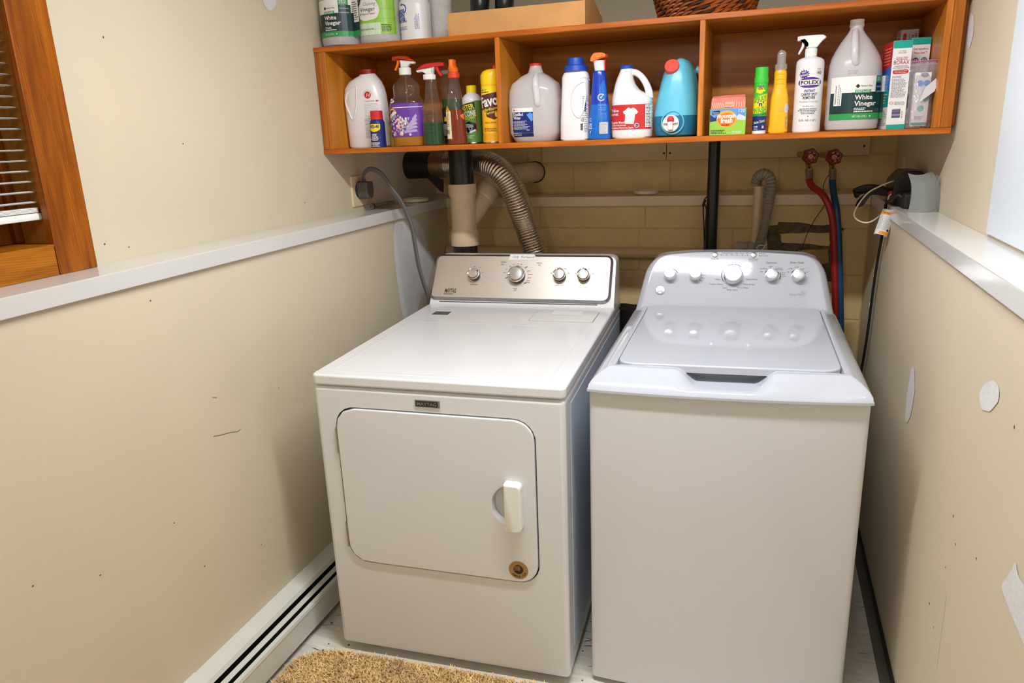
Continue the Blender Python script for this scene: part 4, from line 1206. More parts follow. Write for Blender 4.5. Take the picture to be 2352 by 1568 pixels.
for k in range(5): P.poly([(0.002 + k * 0.008, 0.045 + k * 0.009), (0.050, 0.05 + k * 0.013), (0.046, 0.058 + k * 0.013), (0.006 + k * 0.007, 0.055 + k * 0.010)], R.choice((m_lilac, m_lgrey)), 0.0016 + k * 0.0001)
P.ring(-0.040, 0.112, 0.014, 0.019, m_gold2, 0.0020, a0=10, a1=170)
P.poly([(-0.058, 0.086), (-0.028, 0.100), (-0.022, 0.118), (-0.034, 0.122), (-0.055, 0.105)], m_paper, 0.0022)
P.text('Fabuloso', -0.0395, 0.0945, 0.013, m_dpurp, 0.0026, w=0.044, rot=0.55, bold=0.02)
P.poly([(-0.061, 0.150), (-0.058, 0.166), (-0.040, 0.162), (-0.030, 0.155), (-0.036, 0.150)], m_paper, 0.001); P.poly([(-0.052, 0.156), (-0.046, 0.161), (-0.036, 0.158), (-0.042, 0.153)], m_royal, 0.0014)
part(b, 'label', t)

t = item('green_spray_bottle', 'clear spray bottle with red and white trigger, dark green liquid', 'spray bottle', -1.115, 2.455)
sc = [(0, 0, 0, 0.031, 0.031, 2.6), (0.004, 0, 0, 0.0345, 0.0345, 2.6), (0.06, 0, 0, 0.0345, 0.0345, 2.5), (0.10, 0, 0, 0.0335, 0.0335, 2.3), (0.135, 0, 0, 0.0300, 0.030, 2.1), (0.17, 0, 0, 0.0235, 0.0235, 2), (0.20, 0, 0, 0.0205, 0.0205, 2), (0.219, 0, 0, 0.0185, 0.0185, 2), (0.225, 0, 0, 0.0165, 0.0165, 2), (0.232, 0, 0, 0.0165, 0.0165, 2)]
loft_part('bottle', t, sc, m_pet)
loft_part('liquid', t, shrink(sc, 0.003, 0.078), m_liqgreen)
cap_part(t, (-0.004, 0), 0.021, 0.221, 0.239, m_whitep, 'collar')
b = MB(); b.tube([(0.001, 0, 0.01), (0, 0, 0.23)], 0.0028, m_pet, 8); part(b, 'dip_tube', t)
trigger_head(t, 0.0, 0.238, 1, 0.0375, 0.104, m_red, m_whitep, m_red, m_red)
b = MB(); sf = surf(sc)
for k, zz in enumerate((0.05, 0.062, 0.075, 0.088, 0.10, 0.112, 0.124)):
    b.tube([sf(-0.018 + 0.036 * i / 8, zz, 0.0008) for i in range(9)], 0.0011, m_pet, 6)
part(b, 'grip_ridges', t, kind='stuff')

t = item('car_wash_bottle', 'clear grip-neck bottle of green car cleaner with black label behind red trigger', 'spray bottle', -1.098, 2.60)
sc = sections([(0, -0.034, 0.036, 0.028, 3), (0.004, -0.037, 0.039, 0.031, 3), (0.12, -0.038, 0.040, 0.032, 3), (0.16, -0.040, 0.036, 0.030, 2.6), (0.20, -0.046, 0.020, 0.026, 2.3), (0.228, -0.046, 0.004, 0.022, 2.1), (0.240, -0.036, 0.0, 0.017, 2), (0.25, -0.035, -0.001, 0.017, 2)])
loft_part('bottle', t, sc, m_pet)
loft_part('liquid', t, shrink(sc, 0.003, 0.160), m_liqgreen)
cap_part(t, (-0.018, 0), 0.0205, 0.247, 0.262, m_lgrey, 'cap')
b = MB(); sf = surf(sc); P = Print(b, sf)
P.rect(-0.034, 0.036, 0.022, 0.13, m_dk, 0.0006); P.text('Concentrate', 0.012, 0.106, 0.004, m_paper, maxw=0.03); P.rect(-0.034, 0.036, 0.078, 0.100, m_dk, 0.0010)
P.text('& WAX', 0.004, 0.083, 0.015, m_lem, w=0.058, bold=0.03); P.rect(-0.03, 0.034, 0.032, 0.073, m_mgrey, 0.001)
P.disc(-0.006, 0.048, 0.011, 0.011, m_dk, 0.0014); P.disc(-0.006, 0.048, 0.006, 0.006, m_lgrey, 0.0018); P.poly([(-0.028, 0.055), (0.0, 0.068), (0.03, 0.062), (0.03, 0.052), (0.0, 0.058)], m_lgrey, 0.0016)
part(b, 'label', t)
b = MB()
for k in range(3): b.tube([sf(-0.030 + k * 0.008, 0.215 - k * 0.006, 0.001), sf(-0.014 + k * 0.009, 0.165 - k * 0.003, 0.001)], 0.0013, m_pet, 6)
part(b, 'grip_ridges', t, kind='stuff')

t = item('amber_cleaner_bottle', 'clear tapering spray bottle with orange nozzle and amber liquid', 'spray bottle', -1.032, 2.468)
sc = [(0, 0.001, 0, 0.034, 0.024, 2.8), (0.004, 0.001, 0, 0.036, 0.026, 2.8), (0.02, 0.001, 0, 0.0355, 0.026, 2.7), (0.08, 0, 0, 0.032, 0.025, 2.5), (0.125, -0.001, 0, 0.029, 0.024, 2.4), (0.165, -0.0015, 0, 0.0235, 0.022, 2.2), (0.20, -0.001, 0, 0.0195, 0.0195, 2), (0.222, -0.001, 0, 0.0175, 0.0175, 2), (0.228, -0.001, 0, 0.0175, 0.0175, 2)]
loft_part('bottle', t, sc, m_pet)
loft_part('liquid', t, shrink(sc, 0.003, 0.117), m_liqamber)
cap_part(t, (-0.001, 0), 0.0188, 0.222, 0.241, m_ored, 'collar')
b = MB(); b.loops([ring(s_, 20) for s_ in ((0.240, -0.001, 0, 0.0155, 0.015, 2), (0.246, -0.001, 0, 0.0165, 0.018, 2.2), (0.254, -0.001, -0.003, 0.0155, 0.022, 2.2), (0.260, -0.001, -0.005, 0.0110, 0.022, 2.3), (0.264, -0.001, -0.006, 0.0098, 0.021, 2.4), (0.279, -0.001, -0.006, 0.0098, 0.020, 2.6), (0.281, -0.001, -0.006, 0.0085, 0.018, 2.6))], m_orange); part(b, 'nozzle', t)
b = MB(); sf = surf(sc); P = Print(b, sf)
P.rect(-0.034, -0.010, 0.020, 0.112, m_cream, 0.0006, nv=4); P.bars(-0.0325, -0.0165, 0.032, 0.052, m_ink); P.poly([(-0.034, 0.112), (-0.010, 0.112), (-0.024, 0.132), (-0.030, 0.132)], m_gold2, 0.0008)
P.lines(-0.031, -0.013, 0.106, 0.06, 8, m_gold2, fill=0.5); P.poly([(0.022, 0.098), (0.03, 0.104), (0.032, 0.082), (0.027, 0.088)], m_orange, 0.001)
part(b, 'label', t)

t = item('silicone_spray_can', 'green and white silicone lubricant spray can with yellow cap', 'spray can', -1.005, 2.555)
b = MB(); r = 0.0352
b.lathe([(r * 0.96, 0), (r * 1.02, 0.001), (r * 1.02, 0.004), (r, 0.006)], m_steel, n=36, cap1=False)
b.lathe([(r, 0.006), (r, 0.148)], m_sgreen, n=36, cap0=False, cap1=False); b.lathe([(r, 0.148), (r * 0.95, 0.158), (r * 0.75, 0.168), (r * 0.55, 0.172), (r * 0.5, 0.176)], m_bwhite, n=36, cap0=False)
part(b, 'can', t)
cap_part(t, (0, 0), 0.0182, 0.173, 0.2005, m_lem, ribs=False)
b = MB(); P = Print(b, surf([(0, 0, 0, r, r, 2), (0.3, 0, 0, r, r, 2)]))
P.poly([(-0.034, 0.148), (-0.034, 0.133), (0.026, 0.147), (0.026, 0.150), (0.0, 0.1485)], m_bwhite, 0.0006)
P.poly([(-0.036, 0.112), (0.022, 0.123), (0.022, 0.143), (-0.036, 0.134)], m_dk, 0.001); P.text('MASTER', -0.010, 0.117, 0.0155, m_lem, 0.0015, w=0.062, rot=0.18, bold=0.03)
P.text('SILICONE', -0.006, 0.094, 0.0175, m_paper, w=0.064, rot=0.1, bold=0.02); P.text('LUBRICANT', -0.004, 0.084, 0.0085, m_lem, w=0.056, rot=0.12, bold=0.02)
P.poly([(-0.03, 0.045), (-0.028, 0.068), (0.0, 0.078), (0.024, 0.070), (0.026, 0.050), (0.0, 0.038)], m_dk, 0.0006); P.poly([(-0.026, 0.060), (-0.01, 0.070), (0.012, 0.066), (0.016, 0.058), (-0.004, 0.056)], m_mgrey, 0.0010)
P.disc(0.004, 0.053, 0.007, 0.007, m_mgrey, 0.0012); P.disc(0.004, 0.053, 0.0035, 0.0035, m_dk, 0.0015)
P.poly([(0.0, 0.036), (0.022, 0.044), (0.022, 0.051), (0.0, 0.043)], m_bwhite, 0.0014); P.lines(-0.022, 0.02, 0.03, 0.018, 3, m_mint); P.rect(0.026, 0.029, 0.03, 0.125, m_crim, 0.0008)
part(b, 'label', t)

t = item('furniture_polish_can', 'tall yellow furniture polish spray can beside the first divider', 'spray can', -0.8945, 2.462)
r = 0.0355
b = MB(); b.lathe([(r * 0.97, 0), (r * 1.01, 0.001), (r * 1.01, 0.004), (r, 0.006)], m_steel, n=36, cap1=False); b.lathe([(r, 0.006), (r, 0.192), (r * 0.95, 0.197)], m_yel2, n=36, cap0=False); part(b, 'can', t)
b = MB(); b.loops([ring(s_, 30) for s_ in ((0.192, 0, 0, r, r, 2), (0.196, 0, 0, r * 1.02, r * 1.02, 2), (0.222, 0, 0, r * 1.02, r * 1.02, 2), (0.234, 0.003, 0.002, r * 0.92, r * 0.95, 2), (0.240, 0.008, 0.004, r * 0.72, r * 0.8, 2), (0.2415, 0.009, 0.005, r * 0.5, r * 0.6, 2))], m_yel); part(b, 'cap', t)
b = MB(); b.lathe([(0.009, 0.2405), (0.009, 0.252), (0.007, 0.254)], m_crim, (0.013, 0.006, 0), 16); part(b, 'button', t)
b = MB(); P = Print(b, surf([(0, 0, 0, r, r, 2), (0.3, 0, 0, r, r, 2)]))
P.rect(-0.03, 0.04, 0.158, 0.186, m_lem, 0.0005); P.disc(-0.024, 0.175, 0.003, 0.003, m_navink); P.text('Johnson', -0.012, 0.1735, 0.004, m_navink, w=0.014); P.lines(-0.026, 0.012, 0.170, 0.165, 1, m_ink)
P.poly([(-0.0325, 0.108), (-0.030, 0.158), (-0.018, 0.159), (0.035, 0.168), (0.042, 0.130), (0.0, 0.120)], m_brown, 0.0010); P.poly([(-0.022, 0.122), (0.012, 0.130), (0.042, 0.124), (0.04, 0.09), (0.018, 0.078), (-0.008, 0.088)], m_brown, 0.0008)
P.text('Favor', 0.010, 0.124, 0.032, m_paper, 0.0016, w=0.080, rot=0.16, bold=0.03)
P.text('Brillante', 0.010, 0.109, 0.009, m_lem, 0.0016, w=0.045, rot=0.2, bold=0.01); P.text('Furniture', 0.012, 0.098, 0.009, m_lem, 0.0016, w=0.046, rot=0.2, bold=0.01)
P.disc(0.028, 0.094, 0.008, 0.009, m_yel, 0.0014); P.text('FRESH LEMON', 0.004, 0.066, 0.005, m_brown, w=0.040); P.text('Brillantador', 0.002, 0.047, 0.0055, m_brown, w=0.044, slant=0.2); P.text('DE MADERAS', 0.002, 0.040, 0.005, m_brown, w=0.046)
P.lines(-0.028, 0.03, 0.034, 0.012, 6, m_gold2, fill=0.5)
part(b, 'label', t)

t = item('dark_liquid_bottle', 'clear bottle of dark liquid at the back beside the tall yellow can', 'bottle', -0.972, 2.66)
sc = [(0, 0, 0, 0.028, 0.026, 3), (0.004, 0, 0, 0.030, 0.028, 3), (0.17, 0, 0, 0.030, 0.028, 3), (0.19, 0, 0, 0.022, 0.022, 2.2), (0.198, 0, 0, 0.013, 0.013, 2), (0.206, 0, 0, 0.013, 0.013, 2)]
loft_part('bottle', t, sc, m_pet); loft_part('liquid', t, shrink(sc, 0.003, 0.10), m_liqamber); cap_part(t, (0, 0), 0.0145, 0.2, 0.214, m_whitep)

# ===== compartment 2 (middle) ==========================================================
def jug_handle(par, pts, r, mat):
    b = MB(); b.tube(pts, r, mat, 14, True, 5); return b.build('handle', par)
t = item('distilled_water_jug', 'translucent gallon jug half full of distilled water with red cap', 'jug', -0.745, 2.487)
sc = [(0, 0, 0, 0.066, 0.056, 3.2), (0.006, 0, 0, 0.072, 0.062, 3.2), (0.03, 0, 0, 0.0845, 0.072, 3.6), (0.12, 0, 0, 0.0860, 0.074, 3.8), (0.165, 0, 0, 0.0830, 0.072, 3.6), (0.188, 0, 0, 0.0765, 0.066, 3.2), (0.212, 0, 0, 0.046, 0.046, 2.5), (0.222, 0.001, 0, 0.027, 0.027, 2), (0.232, 0.002, 0, 0.0225, 0.0225, 2), (0.238, 0.002, 0, 0.0205, 0.0205, 2), (0.246, 0.002, 0, 0.019, 0.019, 2)]
loft_part('jug', t, sc, m_hdpe2); loft_part('liquid', t, shrink(sc, 0.003, 0.120), m_liqclear)
cap_part(t, (0.002, 0), 0.0195, 0.2425, 0.2525, m_red)
jug_handle(t, [(0.012, -0.028, 0.212), (0.018, -0.055, 0.202), (0.022, -0.0745, 0.185), (0.026, -0.077, 0.15), (0.028, -0.0755, 0.125), (0.028, -0.066, 0.118)], 0.0105, m_hdpe2)
b = MB(); P = Print(b, surf(sc))
P.rect(-0.062, 0.010, 0.018, 0.110, m_navy, 0.0006); P.rect(-0.062, 0.010, 0.097, 0.110, m_paper, 0.0009)
P.text('\u2665CVS', -0.058, 0.1005, 0.0055, m_redink, 0.0012, al='L', w=0.015); P.text('Health', -0.042, 0.1005, 0.005, m_lgrey, 0.0012, al='L', w=0.016)
P.text('Distilled', -0.058, 0.0855, 0.0092, m_paper, al='L', w=0.034, bold=0.02); P.text('Water', -0.058, 0.0745, 0.0092, m_paper, al='L', w=0.026, bold=0.02)
P.poly([(-0.012, 0.088), (0.0, 0.095), (0.009, 0.09), (0.009, 0.070), (0.004, 0.066)], m_sky, 0.0009)
P.lines(-0.058, -0.002, 0.070, 0.041, 8, m_lgrey, fill=0.4); P.text('CVS', -0.008, 0.037, 0.004, m_paper); P.text('4 GAL', -0.050, 0.028, 0.004, m_paper); P.lines(-0.058, -0.03, 0.026, 0.022, 1, m_paper, fill=0.6)
P.bars(-0.026, 0.008, 0.022, 0.036, m_ink, m_paper)
part(b, 'label', t)

t = item('softener_bottle', 'white laundry bottle with big blue measuring cap and hollow grip', 'bottle', -0.606, 2.472)
sc = sections([(0, -0.044, 0.046, 0.030, 3), (0.005, -0.0485, 0.050, 0.034, 3), (0.06, -0.0475, 0.0495, 0.035, 3), (0.12, -0.0440, 0.0485, 0.034, 2.8), (0.17, -0.0415, 0.0490, 0.034, 2.8), (0.20, -0.0405, 0.0490, 0.034, 2.6), (0.211, -0.036, 0.045, 0.031, 2.4), (0.2165, -0.030, 0.039, 0.028, 2.1)])
loft_part('bottle', t, sc, m_bwhite)
b = MB(); b.lathe([(0.036, 0.2165), (0.0385, 0.218), (0.0372, 0.2335), (0.034, 0.236), (0.0268, 0.2365), (0.0262, 0.256), (0.0245, 0.2585), (0.0005, 0.259)], m_blue2, (0.0045, 0, 0), 36); part(b, 'cap', t)
sf = surf(sc)
b = MB(); gr = rpoly([(0.034, 0.183), (0.012, 0.172), (-0.002, 0.150), (-0.004, 0.11), (0.004, 0.085), (0.020, 0.070), (0.032, 0.095), (0.037, 0.14)], 0.008, 4)
b.loops([[sf(u, v, 0.0006) for u, v in inset(gr, -0.004)], [sf(u, v, 0.0030) for u, v in inset(gr, -0.002)], [sf(u, v, 0.0018) for u, v in gr], [sf(u, v, -0.006) for u, v in inset(gr, 0.006)]], m_bwhite, False, False); part(b, 'grip_rim', t)
b = MB(); P = Print(b, sf)
for k in range(3): P.ring(0.034, 0.186 - k * 0.004, 0.010 + k * 0.003, 0.0112 + k * 0.003, m_lgrey, 0.001, a0=30, a1=150)
P.rect(0.0365, 0.0405, 0.09, 0.12, m_navink, 0.001); P.lines(0.03, 0.046, 0.14, 0.05, 14, m_mgrey, fill=0.35); P.bars(0.024, 0.033, 0.030, 0.055, m_ink, None, True)
P.ring(0.031, 0.066, 0.0035, 0.0055, m_mgrey, 0.001); P.lines(0.035, 0.046, 0.05, 0.025, 5, m_mgrey, fill=0.4)
part(b, 'label', t)

t = item('blue_spray_bottle', 'slim blue spray bottle with orange topped trigger in middle compartment', 'spray bottle', -0.520, 2.457)
sc = sections([(0, -0.035, 0.037, 0.022, 3), (0.005, -0.0380, 0.0385, 0.026, 3), (0.03, -0.0365, 0.0375, 0.026, 2.8), (0.09, -0.031, 0.033, 0.025, 2.6), (0.15, -0.0255, 0.0245, 0.022, 2.4), (0.195, -0.022, 0.022, 0.020, 2.2), (0.210, -0.0195, 0.0205, 0.018, 2.1), (0.214, -0.014, 0.016, 0.015, 2)])
b = MB(); b.loft([s_ for s_ in sc if s_[0] <= 0.09] + [(0.11, sc[3][1], 0, 0.030, 0.0245, 2.5)], m_royal, 40, cap1=False); b.loft([(0.11, sc[3][1], 0, 0.030, 0.0245, 2.5)] + [s_ for s_ in sc if s_[0] >= 0.15], m_deep, 40, cap0=False); part(b, 'bottle', t)
b = MB(); b.loops([ring(s_, 24) for s_ in ((0.2135, 0.002, 0, 0.0165, 0.016, 2.2), (0.222, 0.001, 0, 0.0170, 0.016, 2.4), (0.236, 0.0, -0.002, 0.0175, 0.018, 2.4), (0.243, 0.0, -0.003, 0.0190, 0.022, 2.4))], m_whitep); part(b, 'throat', t)
b = MB(); pl = FRONT(-0.003)
b.prism(rpoly([(-0.026, 0.243), (-0.018, 0.240), (-0.004, 0.245), (0.010, 0.250), (0.025, 0.252), (0.025, 0.262), (0.012, 0.2665), (-0.014, 0.2670), (-0.023, 0.256)], [0.003, 0.003, 0.006, 0.006, 0.002, 0.006, 0.006, 0.008, 0.006]), pl, -0.020, 0.022, m_orange, 0.003, both=True); part(b, 'shroud', t)
b = MB(); b.box(0.017, 0.021, -0.006, 0.014, 0.214, 0.25, m_red, 0.002); part(b, 'trigger', t)
sf = surf(sc); b = MB(); P = Print(b, sf)
P.poly([(0.006, 0.168), (0.018, 0.185), (0.024, 0.16), (0.030, 0.09), (0.034, 0.02), (0.008, 0.02), (-0.002, 0.09)], m_royal, 0.0003)
P.ring(0.010, 0.131, 0.0085, 0.0115, m_lgrey, 0.0012, a0=40, a1=330); P.poly([(0.006, 0.132), (0.010, 0.127), (0.018, 0.142), (0.010, 0.133)], m_lgrey, 0.0014)
P.lines(0.000, 0.026, 0.112, 0.104, 2, m_sky, fill=0.5); P.lines(0.0, 0.028, 0.10, 0.062, 9, m_sky, fill=0.35); P.rect(0.004, 0.030, 0.018, 0.054, m_lgrey, 0.001); P.lines(0.006, 0.028, 0.052, 0.02, 8, m_mgrey, 0.0014, fill=0.4)
P.ring(-0.026, 0.063, 0.0035, 0.0048, m_paper, a0=40, a1=330); P.lines(-0.033, -0.019, 0.052, 0.034, 4, m_paper, al='C', fill=0.5); P.rect(-0.0285, -0.0215, 0.019, 0.029, m_navy, 0.0008); P.text('f', -0.025, 0.0195, 0.0085, m_paper, 0.0012, bold=0.02)
part(b, 'label', t)

t = item('bleach_jug', 'white bleach jug with loop handle, blue cap and red label', 'jug', -0.414, 2.468)
sc = sections([(0, -0.058, 0.058, 0.050, 2.6), (0.006, -0.064, 0.064, 0.055, 2.6), (0.026, -0.0655, 0.0655, 0.056, 2.6), (0.105, -0.0655, 0.0655, 0.056, 2.6), (0.108, -0.064, 0.064, 0.055, 2.6), (0.111, -0.0655, 0.0655, 0.056, 2.6), (0.125, -0.0645, 0.062, 0.055, 2.5), (0.133, -0.0635, 0.050, 0.053, 2.4), (0.150, -0.0600, 0.022, 0.047, 2.3), (0.168, -0.0560, 0.0085, 0.041, 2.2), (0.185, -0.0505, 0.002, 0.035, 2.1), (0.200, -0.0440, 0.001, 0.028, 2), (0.211, -0.0395, 0.0015, 0.0205, 2), (0.218, -0.0385, -0.001, 0.0185, 2)])
loft_part('jug', t, sc, m_bwhite)
jug_handle(t, [(-0.012, 0, 0.203), (0.008, 0, 0.202), (0.026, 0, 0.190), (0.042, 0, 0.168), (0.052, 0, 0.143), (0.054, 0, 0.122)], [0.011, 0.010, 0.010, 0.0105, 0.0115, 0.013], m_bwhite)
cap_part(t, (-0.0195, 0), 0.0198, 0.2125, 0.225, m_blue2)
sf = surf(sc); b = MB(); P = Print(b, sf)
P.rect(-0.0630, 0.0630, 0.028, 0.104, m_crim, 0.0006); P.rect(0.0475, 0.0630, 0.034, 0.102, m_paper, 0.0009); P.lines(0.050, 0.062, 0.100, 0.036, 14, m_ink, 0.0013, fill=0.35)
P.poly([(-0.062, 0.064), (-0.036, 0.062), (-0.034, 0.098), (-0.062, 0.100)], m_redink, 0.0009); P.text('Value', -0.0475, 0.083, 0.0095, m_paper, w=0.026, bold=0.01); P.text('corner.', -0.0475, 0.072, 0.0095, m_paper, w=0.027, bold=0.01)
P.poly([(-0.012, 0.088), (-0.021, 0.083), (-0.017, 0.075), (-0.013, 0.078), (-0.015, 0.046), (0.013, 0.044), (0.018, 0.079), (0.021, 0.074), (0.0265, 0.080), (0.021, 0.088), (0.012, 0.094), (0.004, 0.0915), (-0.004, 0.095)], m_paper, 0.0011)
P.text('Regular Bleach', -0.0600, 0.0475, 0.0062, m_paper, al='L', w=0.046, bold=0.015); P.text('Cleans\u2022Deodorizes', -0.0600, 0.0395, 0.0055, m_paper, al='L', w=0.049, bold=0.01); P.text('Brightens\u2022Removes Stains', -0.0600, 0.0315, 0.0055, m_paper, al='L', w=0.072, bold=0.01)
P.disc(0.0225, 0.040, 0.0072, 0.0068, m_paper, 0.0013); P.disc(0.0225, 0.040, 0.0056, 0.0050, m_navy, 0.0016); P.text('Kr', 0.0225, 0.0375, 0.005, m_paper, 0.002)
part(b, 'label', t)

t = item('detergent_dispenser', 'big blue detergent dispenser with red cap and white tap', 'dispenser', -0.2770, 2.525)
sc = sections([(0, -0.055, 0.058, 0.09, 3), (0.006, -0.066, 0.066, 0.1, 3), (0.03, -0.0715, 0.0705, 0.104, 3), (0.075, -0.0705, 0.0705, 0.104, 3), (0.12, -0.063, 0.068, 0.10, 2.8), (0.165, -0.0525, 0.060, 0.095, 2.6), (0.195, -0.044, 0.054, 0.088, 2.5), (0.217, -0.030, 0.045, 0.078, 2.4), (0.230, -0.012, 0.034, 0.066, 2.3), (0.2365, 0.0, 0.020, 0.05, 2.2), (0.238, 0.006, 0.013, 0.03, 2)])
m_tealp = S('teal_plastic', (96, 186, 214), 0.3); m_tealq = S('teal_plastic_full', (28, 112, 150), 0.3)
loft_part('tank', t, shrink(sc, 0.0645, 0.238, 0.0), m_tealp, 48)
loft_part('filled_lower_tank', t, shrink(sc, 0.0, 0.0643, 0.0), m_tealq, 48, label='darker lower part filled with detergent')
sf = surf(sc)
b = MB(); b.tube([(0.052, 0.03, 0.205), (0.070, 0.03, 0.195), (0.073, 0.03, 0.16), (0.066, 0.03, 0.13)], [0.013, 0.012, 0.012, 0.014], m_tealp, 14, True, 5); part(b, 'handle', t)
def on_front(u, v, tilt=0.0, off=0.0):
    p = sf(u, v, off); return Matrix.Translation(p) @ Matrix.Rotation(math.pi / 2 - tilt, 4, 'X')
b = MB(); b.lathe([(0.0215, -0.012), (0.0225, 0.004), (0.0222, 0.011), (0.020, 0.013), (0.0005, 0.0135)], S('fill_cap_red', (236, 84, 70)), n=32, mtx=on_front(-0.0175, 0.2085, 0.55)); part(b, 'cap', t, label='red fill cap')
b = MB(); b.lathe([(0.0355, -0.003), (0.036, 0.002), (0.034, 0.003), (0.032, 0.002)], m_tealp, n=36, mtx=on_front(-0.003, 0.044), cap0=False, cap1=False); part(b, 'tap_ring', t)
mx = on_front(-0.008, 0.041)
b = MB(); b.lathe([(0.025, -0.004), (0.026, 0.003), (0.0255, 0.007), (0.023, 0.0085), (0.0225, 0.006), (0.0005, 0.006)], m_whitep, n=36, mtx=mx)
b.box(-0.008, 0.008, -0.020, 0.006, 0.006, 0.020, m_whitep, 0.004, 3, mtx=mx); b.box(-0.022, 0.022, 0.001, 0.004, 0.006, 0.016, m_whitep, 0.001, 1, mtx=mx); tp = part(b, 'tap', t)
b = MB(); b.lathe([(0.0108, 0.006), (0.0108, 0.012), (0.0085, 0.016), (0.0005, 0.0175)], m_red, n=24, mtx=mx @ Matrix.Translation((0, 0.011, 0))); part(b, 'tap_button', tp)

# ===== compartment 3 (right) ===========================================================
t = item('dryer_sheet_box', 'small green and blue mountain fresh dryer sheet box under the salmon pack', 'box', -0.1135, 2.452)
b = MB(); b.box(-0.0545, 0.0525, -0.028, 0.040, 0, 0.0785, m_lime, 0.0008, 1); part(b, 'carton', t)
b = MB(); P = Print(b, FRONT(-0.028))
P.rect(-0.0535, 0.0515, 0.046, 0.0775, m_sky); P.poly([(-0.0535, 0.04), (-0.0535, 0.062), (-0.040, 0.052), (-0.030, 0.058), (-0.02, 0.046)], m_navy, 0.0006); P.poly([(0.02, 0.046), (0.032, 0.062), (0.0515, 0.052), (0.0515, 0.04)], m_lgrey, 0.0006)
P.poly([(-0.0535, 0.001), (0.0515, 0.001), (0.0515, 0.043), (0.02, 0.036), (-0.03, 0.042), (-0.0535, 0.038)], m_lime, 0.0008)
P.disc(-0.004, 0.048, 0.030, 0.025, m_gold2, 0.0010, 28); P.disc(-0.004, 0.046, 0.026, 0.020, m_orange, 0.0012, 28)
P.text('mountain', -0.004, 0.051, 0.012, m_paper, 0.0016, w=0.054, bold=0.03); P.text('fresh', -0.004, 0.0365, 0.014, m_paper, 0.0016, w=0.036, bold=0.03); P.text('120', 0.040, 0.066, 0.0095, m_paper, w=0.018)
P.poly([(-0.0475, 0.062), (-0.024, 0.065), (-0.025, 0.0735), (-0.046, 0.0715)], m_dk, 0.0011); P.text('Signature', -0.036, 0.0655, 0.0042, m_paper, 0.0016, w=0.018)
P.lines(-0.05, 0.0, 0.017, 0.004, 3, m_dgreen, fill=0.55); P.lines(0.014, 0.050, 0.012, 0.003, 2, m_mint, fill=0.6); P.lines(-0.02, 0.014, 0.032, 0.028, 1, m_dgreen, fill=0.7)
part(b, 'label', t)
t = item('salmon_soap_pack', 'crumpled salmon pink striped paper pack resting on the green box', 'pack', -0.1145, 2.46, z=ZS + 0.0787)
b = MB(); ls = []
for zz, x0, x1, y0, y1 in ((0, -0.0515, 0.0505, -0.026, 0.030), (0.02, -0.0505, 0.050, -0.027, 0.031), (0.032, -0.0485, 0.049, -0.020, 0.028), (0.0365, -0.0465, 0.048, -0.009, 0.012), (0.0385, -0.045, 0.047, -0.004, 0.004)):
    ls.append([(x0 + (x1 - x0) * i / 8, y0 + R.uniform(-0.0008, 0.0008), zz + (R.uniform(-0.001, 0.001) if zz > 0.01 else 0)) for i in range(9)] + [(x1 - (x1 - x0) * i / 8, y1, zz) for i in range(9)])
b.loops(ls, m_salmon, smooth=False); part(b, 'wrapper', t)
b = MB(); P = Print(b, flat((0, -0.0272, 0), (1, 0, 0), (0, 0, 1), (0, -1, 0)))
for k in range(6):
    P.poly([(-0.050 + k * 0.006, 0.019 - 0.002), (-0.047 + k * 0.006, 0.019), (-0.036 + k * 0.006 - 0.004, 0.002), (-0.039 + k * 0.006 - 0.004, 0.002)], m_salm2, 0.0012)
    P.poly([(0.006 + k * 0.008, 0.002), (0.009 + k * 0.008, 0.002), (0.012 + k * 0.007, 0.019), (0.009 + k * 0.007, 0.019)], m_salm2, 0.0012)
P.rect(-0.010, 0.014, 0.004, 0.019, m_salm2, 0.0016); P.text('FRESH', 0.002, 0.008, 0.0045, m_redink, 0.002, w=0.02)
part(b, 'print', t)

t = item('stain_stick_can', 'slim green, yellow and navy stain stick can with green cap', 'spray can', -0.022, 2.452)
r = 0.0198
b = MB(); b.lathe([(r * 0.95, 0), (r, 0.001), (r, 0.010)], m_bwhite, n=32, cap1=False); b.lathe([(r, 0.010), (r, 0.052)], m_navy, n=32, cap0=False, cap1=False); b.lathe([(r, 0.052), (r, 0.146), (r * 0.97, 0.149)], m_grass, n=32, cap0=False); part(b, 'can', t)
b = MB(); b.lathe([(0.0205, 0.1475), (0.0208, 0.149), (0.0208, 0.163), (0.0192, 0.165), (0.0190, 0.191), (0.018, 0.1925), (0.0005, 0.1928)], m_grass, n=32); part(b, 'cap', t)
b = MB(); P = Print(b, surf([(0, 0, 0, r, r, 2), (0.3, 0, 0, r, r, 2)]))
P.disc(-0.002, 0.128, 0.011, 0.011, m_lem); P.text('TREAT', -0.001, 0.134, 0.0052, m_navy, w=0.017, bold=0.03); P.text('NOW', -0.001, 0.128, 0.0052, m_navy, w=0.013, bold=0.03); P.poly([(-0.013, 0.120), (0.013, 0.123), (0.013, 0.128), (-0.013, 0.125)], m_lem, 0.0012)
P.poly([(-0.026, 0.060), (-0.026, 0.105), (0.026, 0.118), (0.026, 0.060)], m_lem, 0.0005)
P.text('SPRAY', 0, 0.094, 0.0155, m_grass, w=0.040, rot=0.14, bold=0.03); P.poly([(-0.01, 0.078), (0.012, 0.080), (0.012, 0.094), (-0.01, 0.092)], m_lem, 0.0014); P.text("'n'", 0.001, 0.081, 0.012, m_navy, 0.0018, w=0.017, bold=0.03); P.text('WASH', 0, 0.062, 0.0155, m_grass, w=0.040, rot=0.14, bold=0.03)
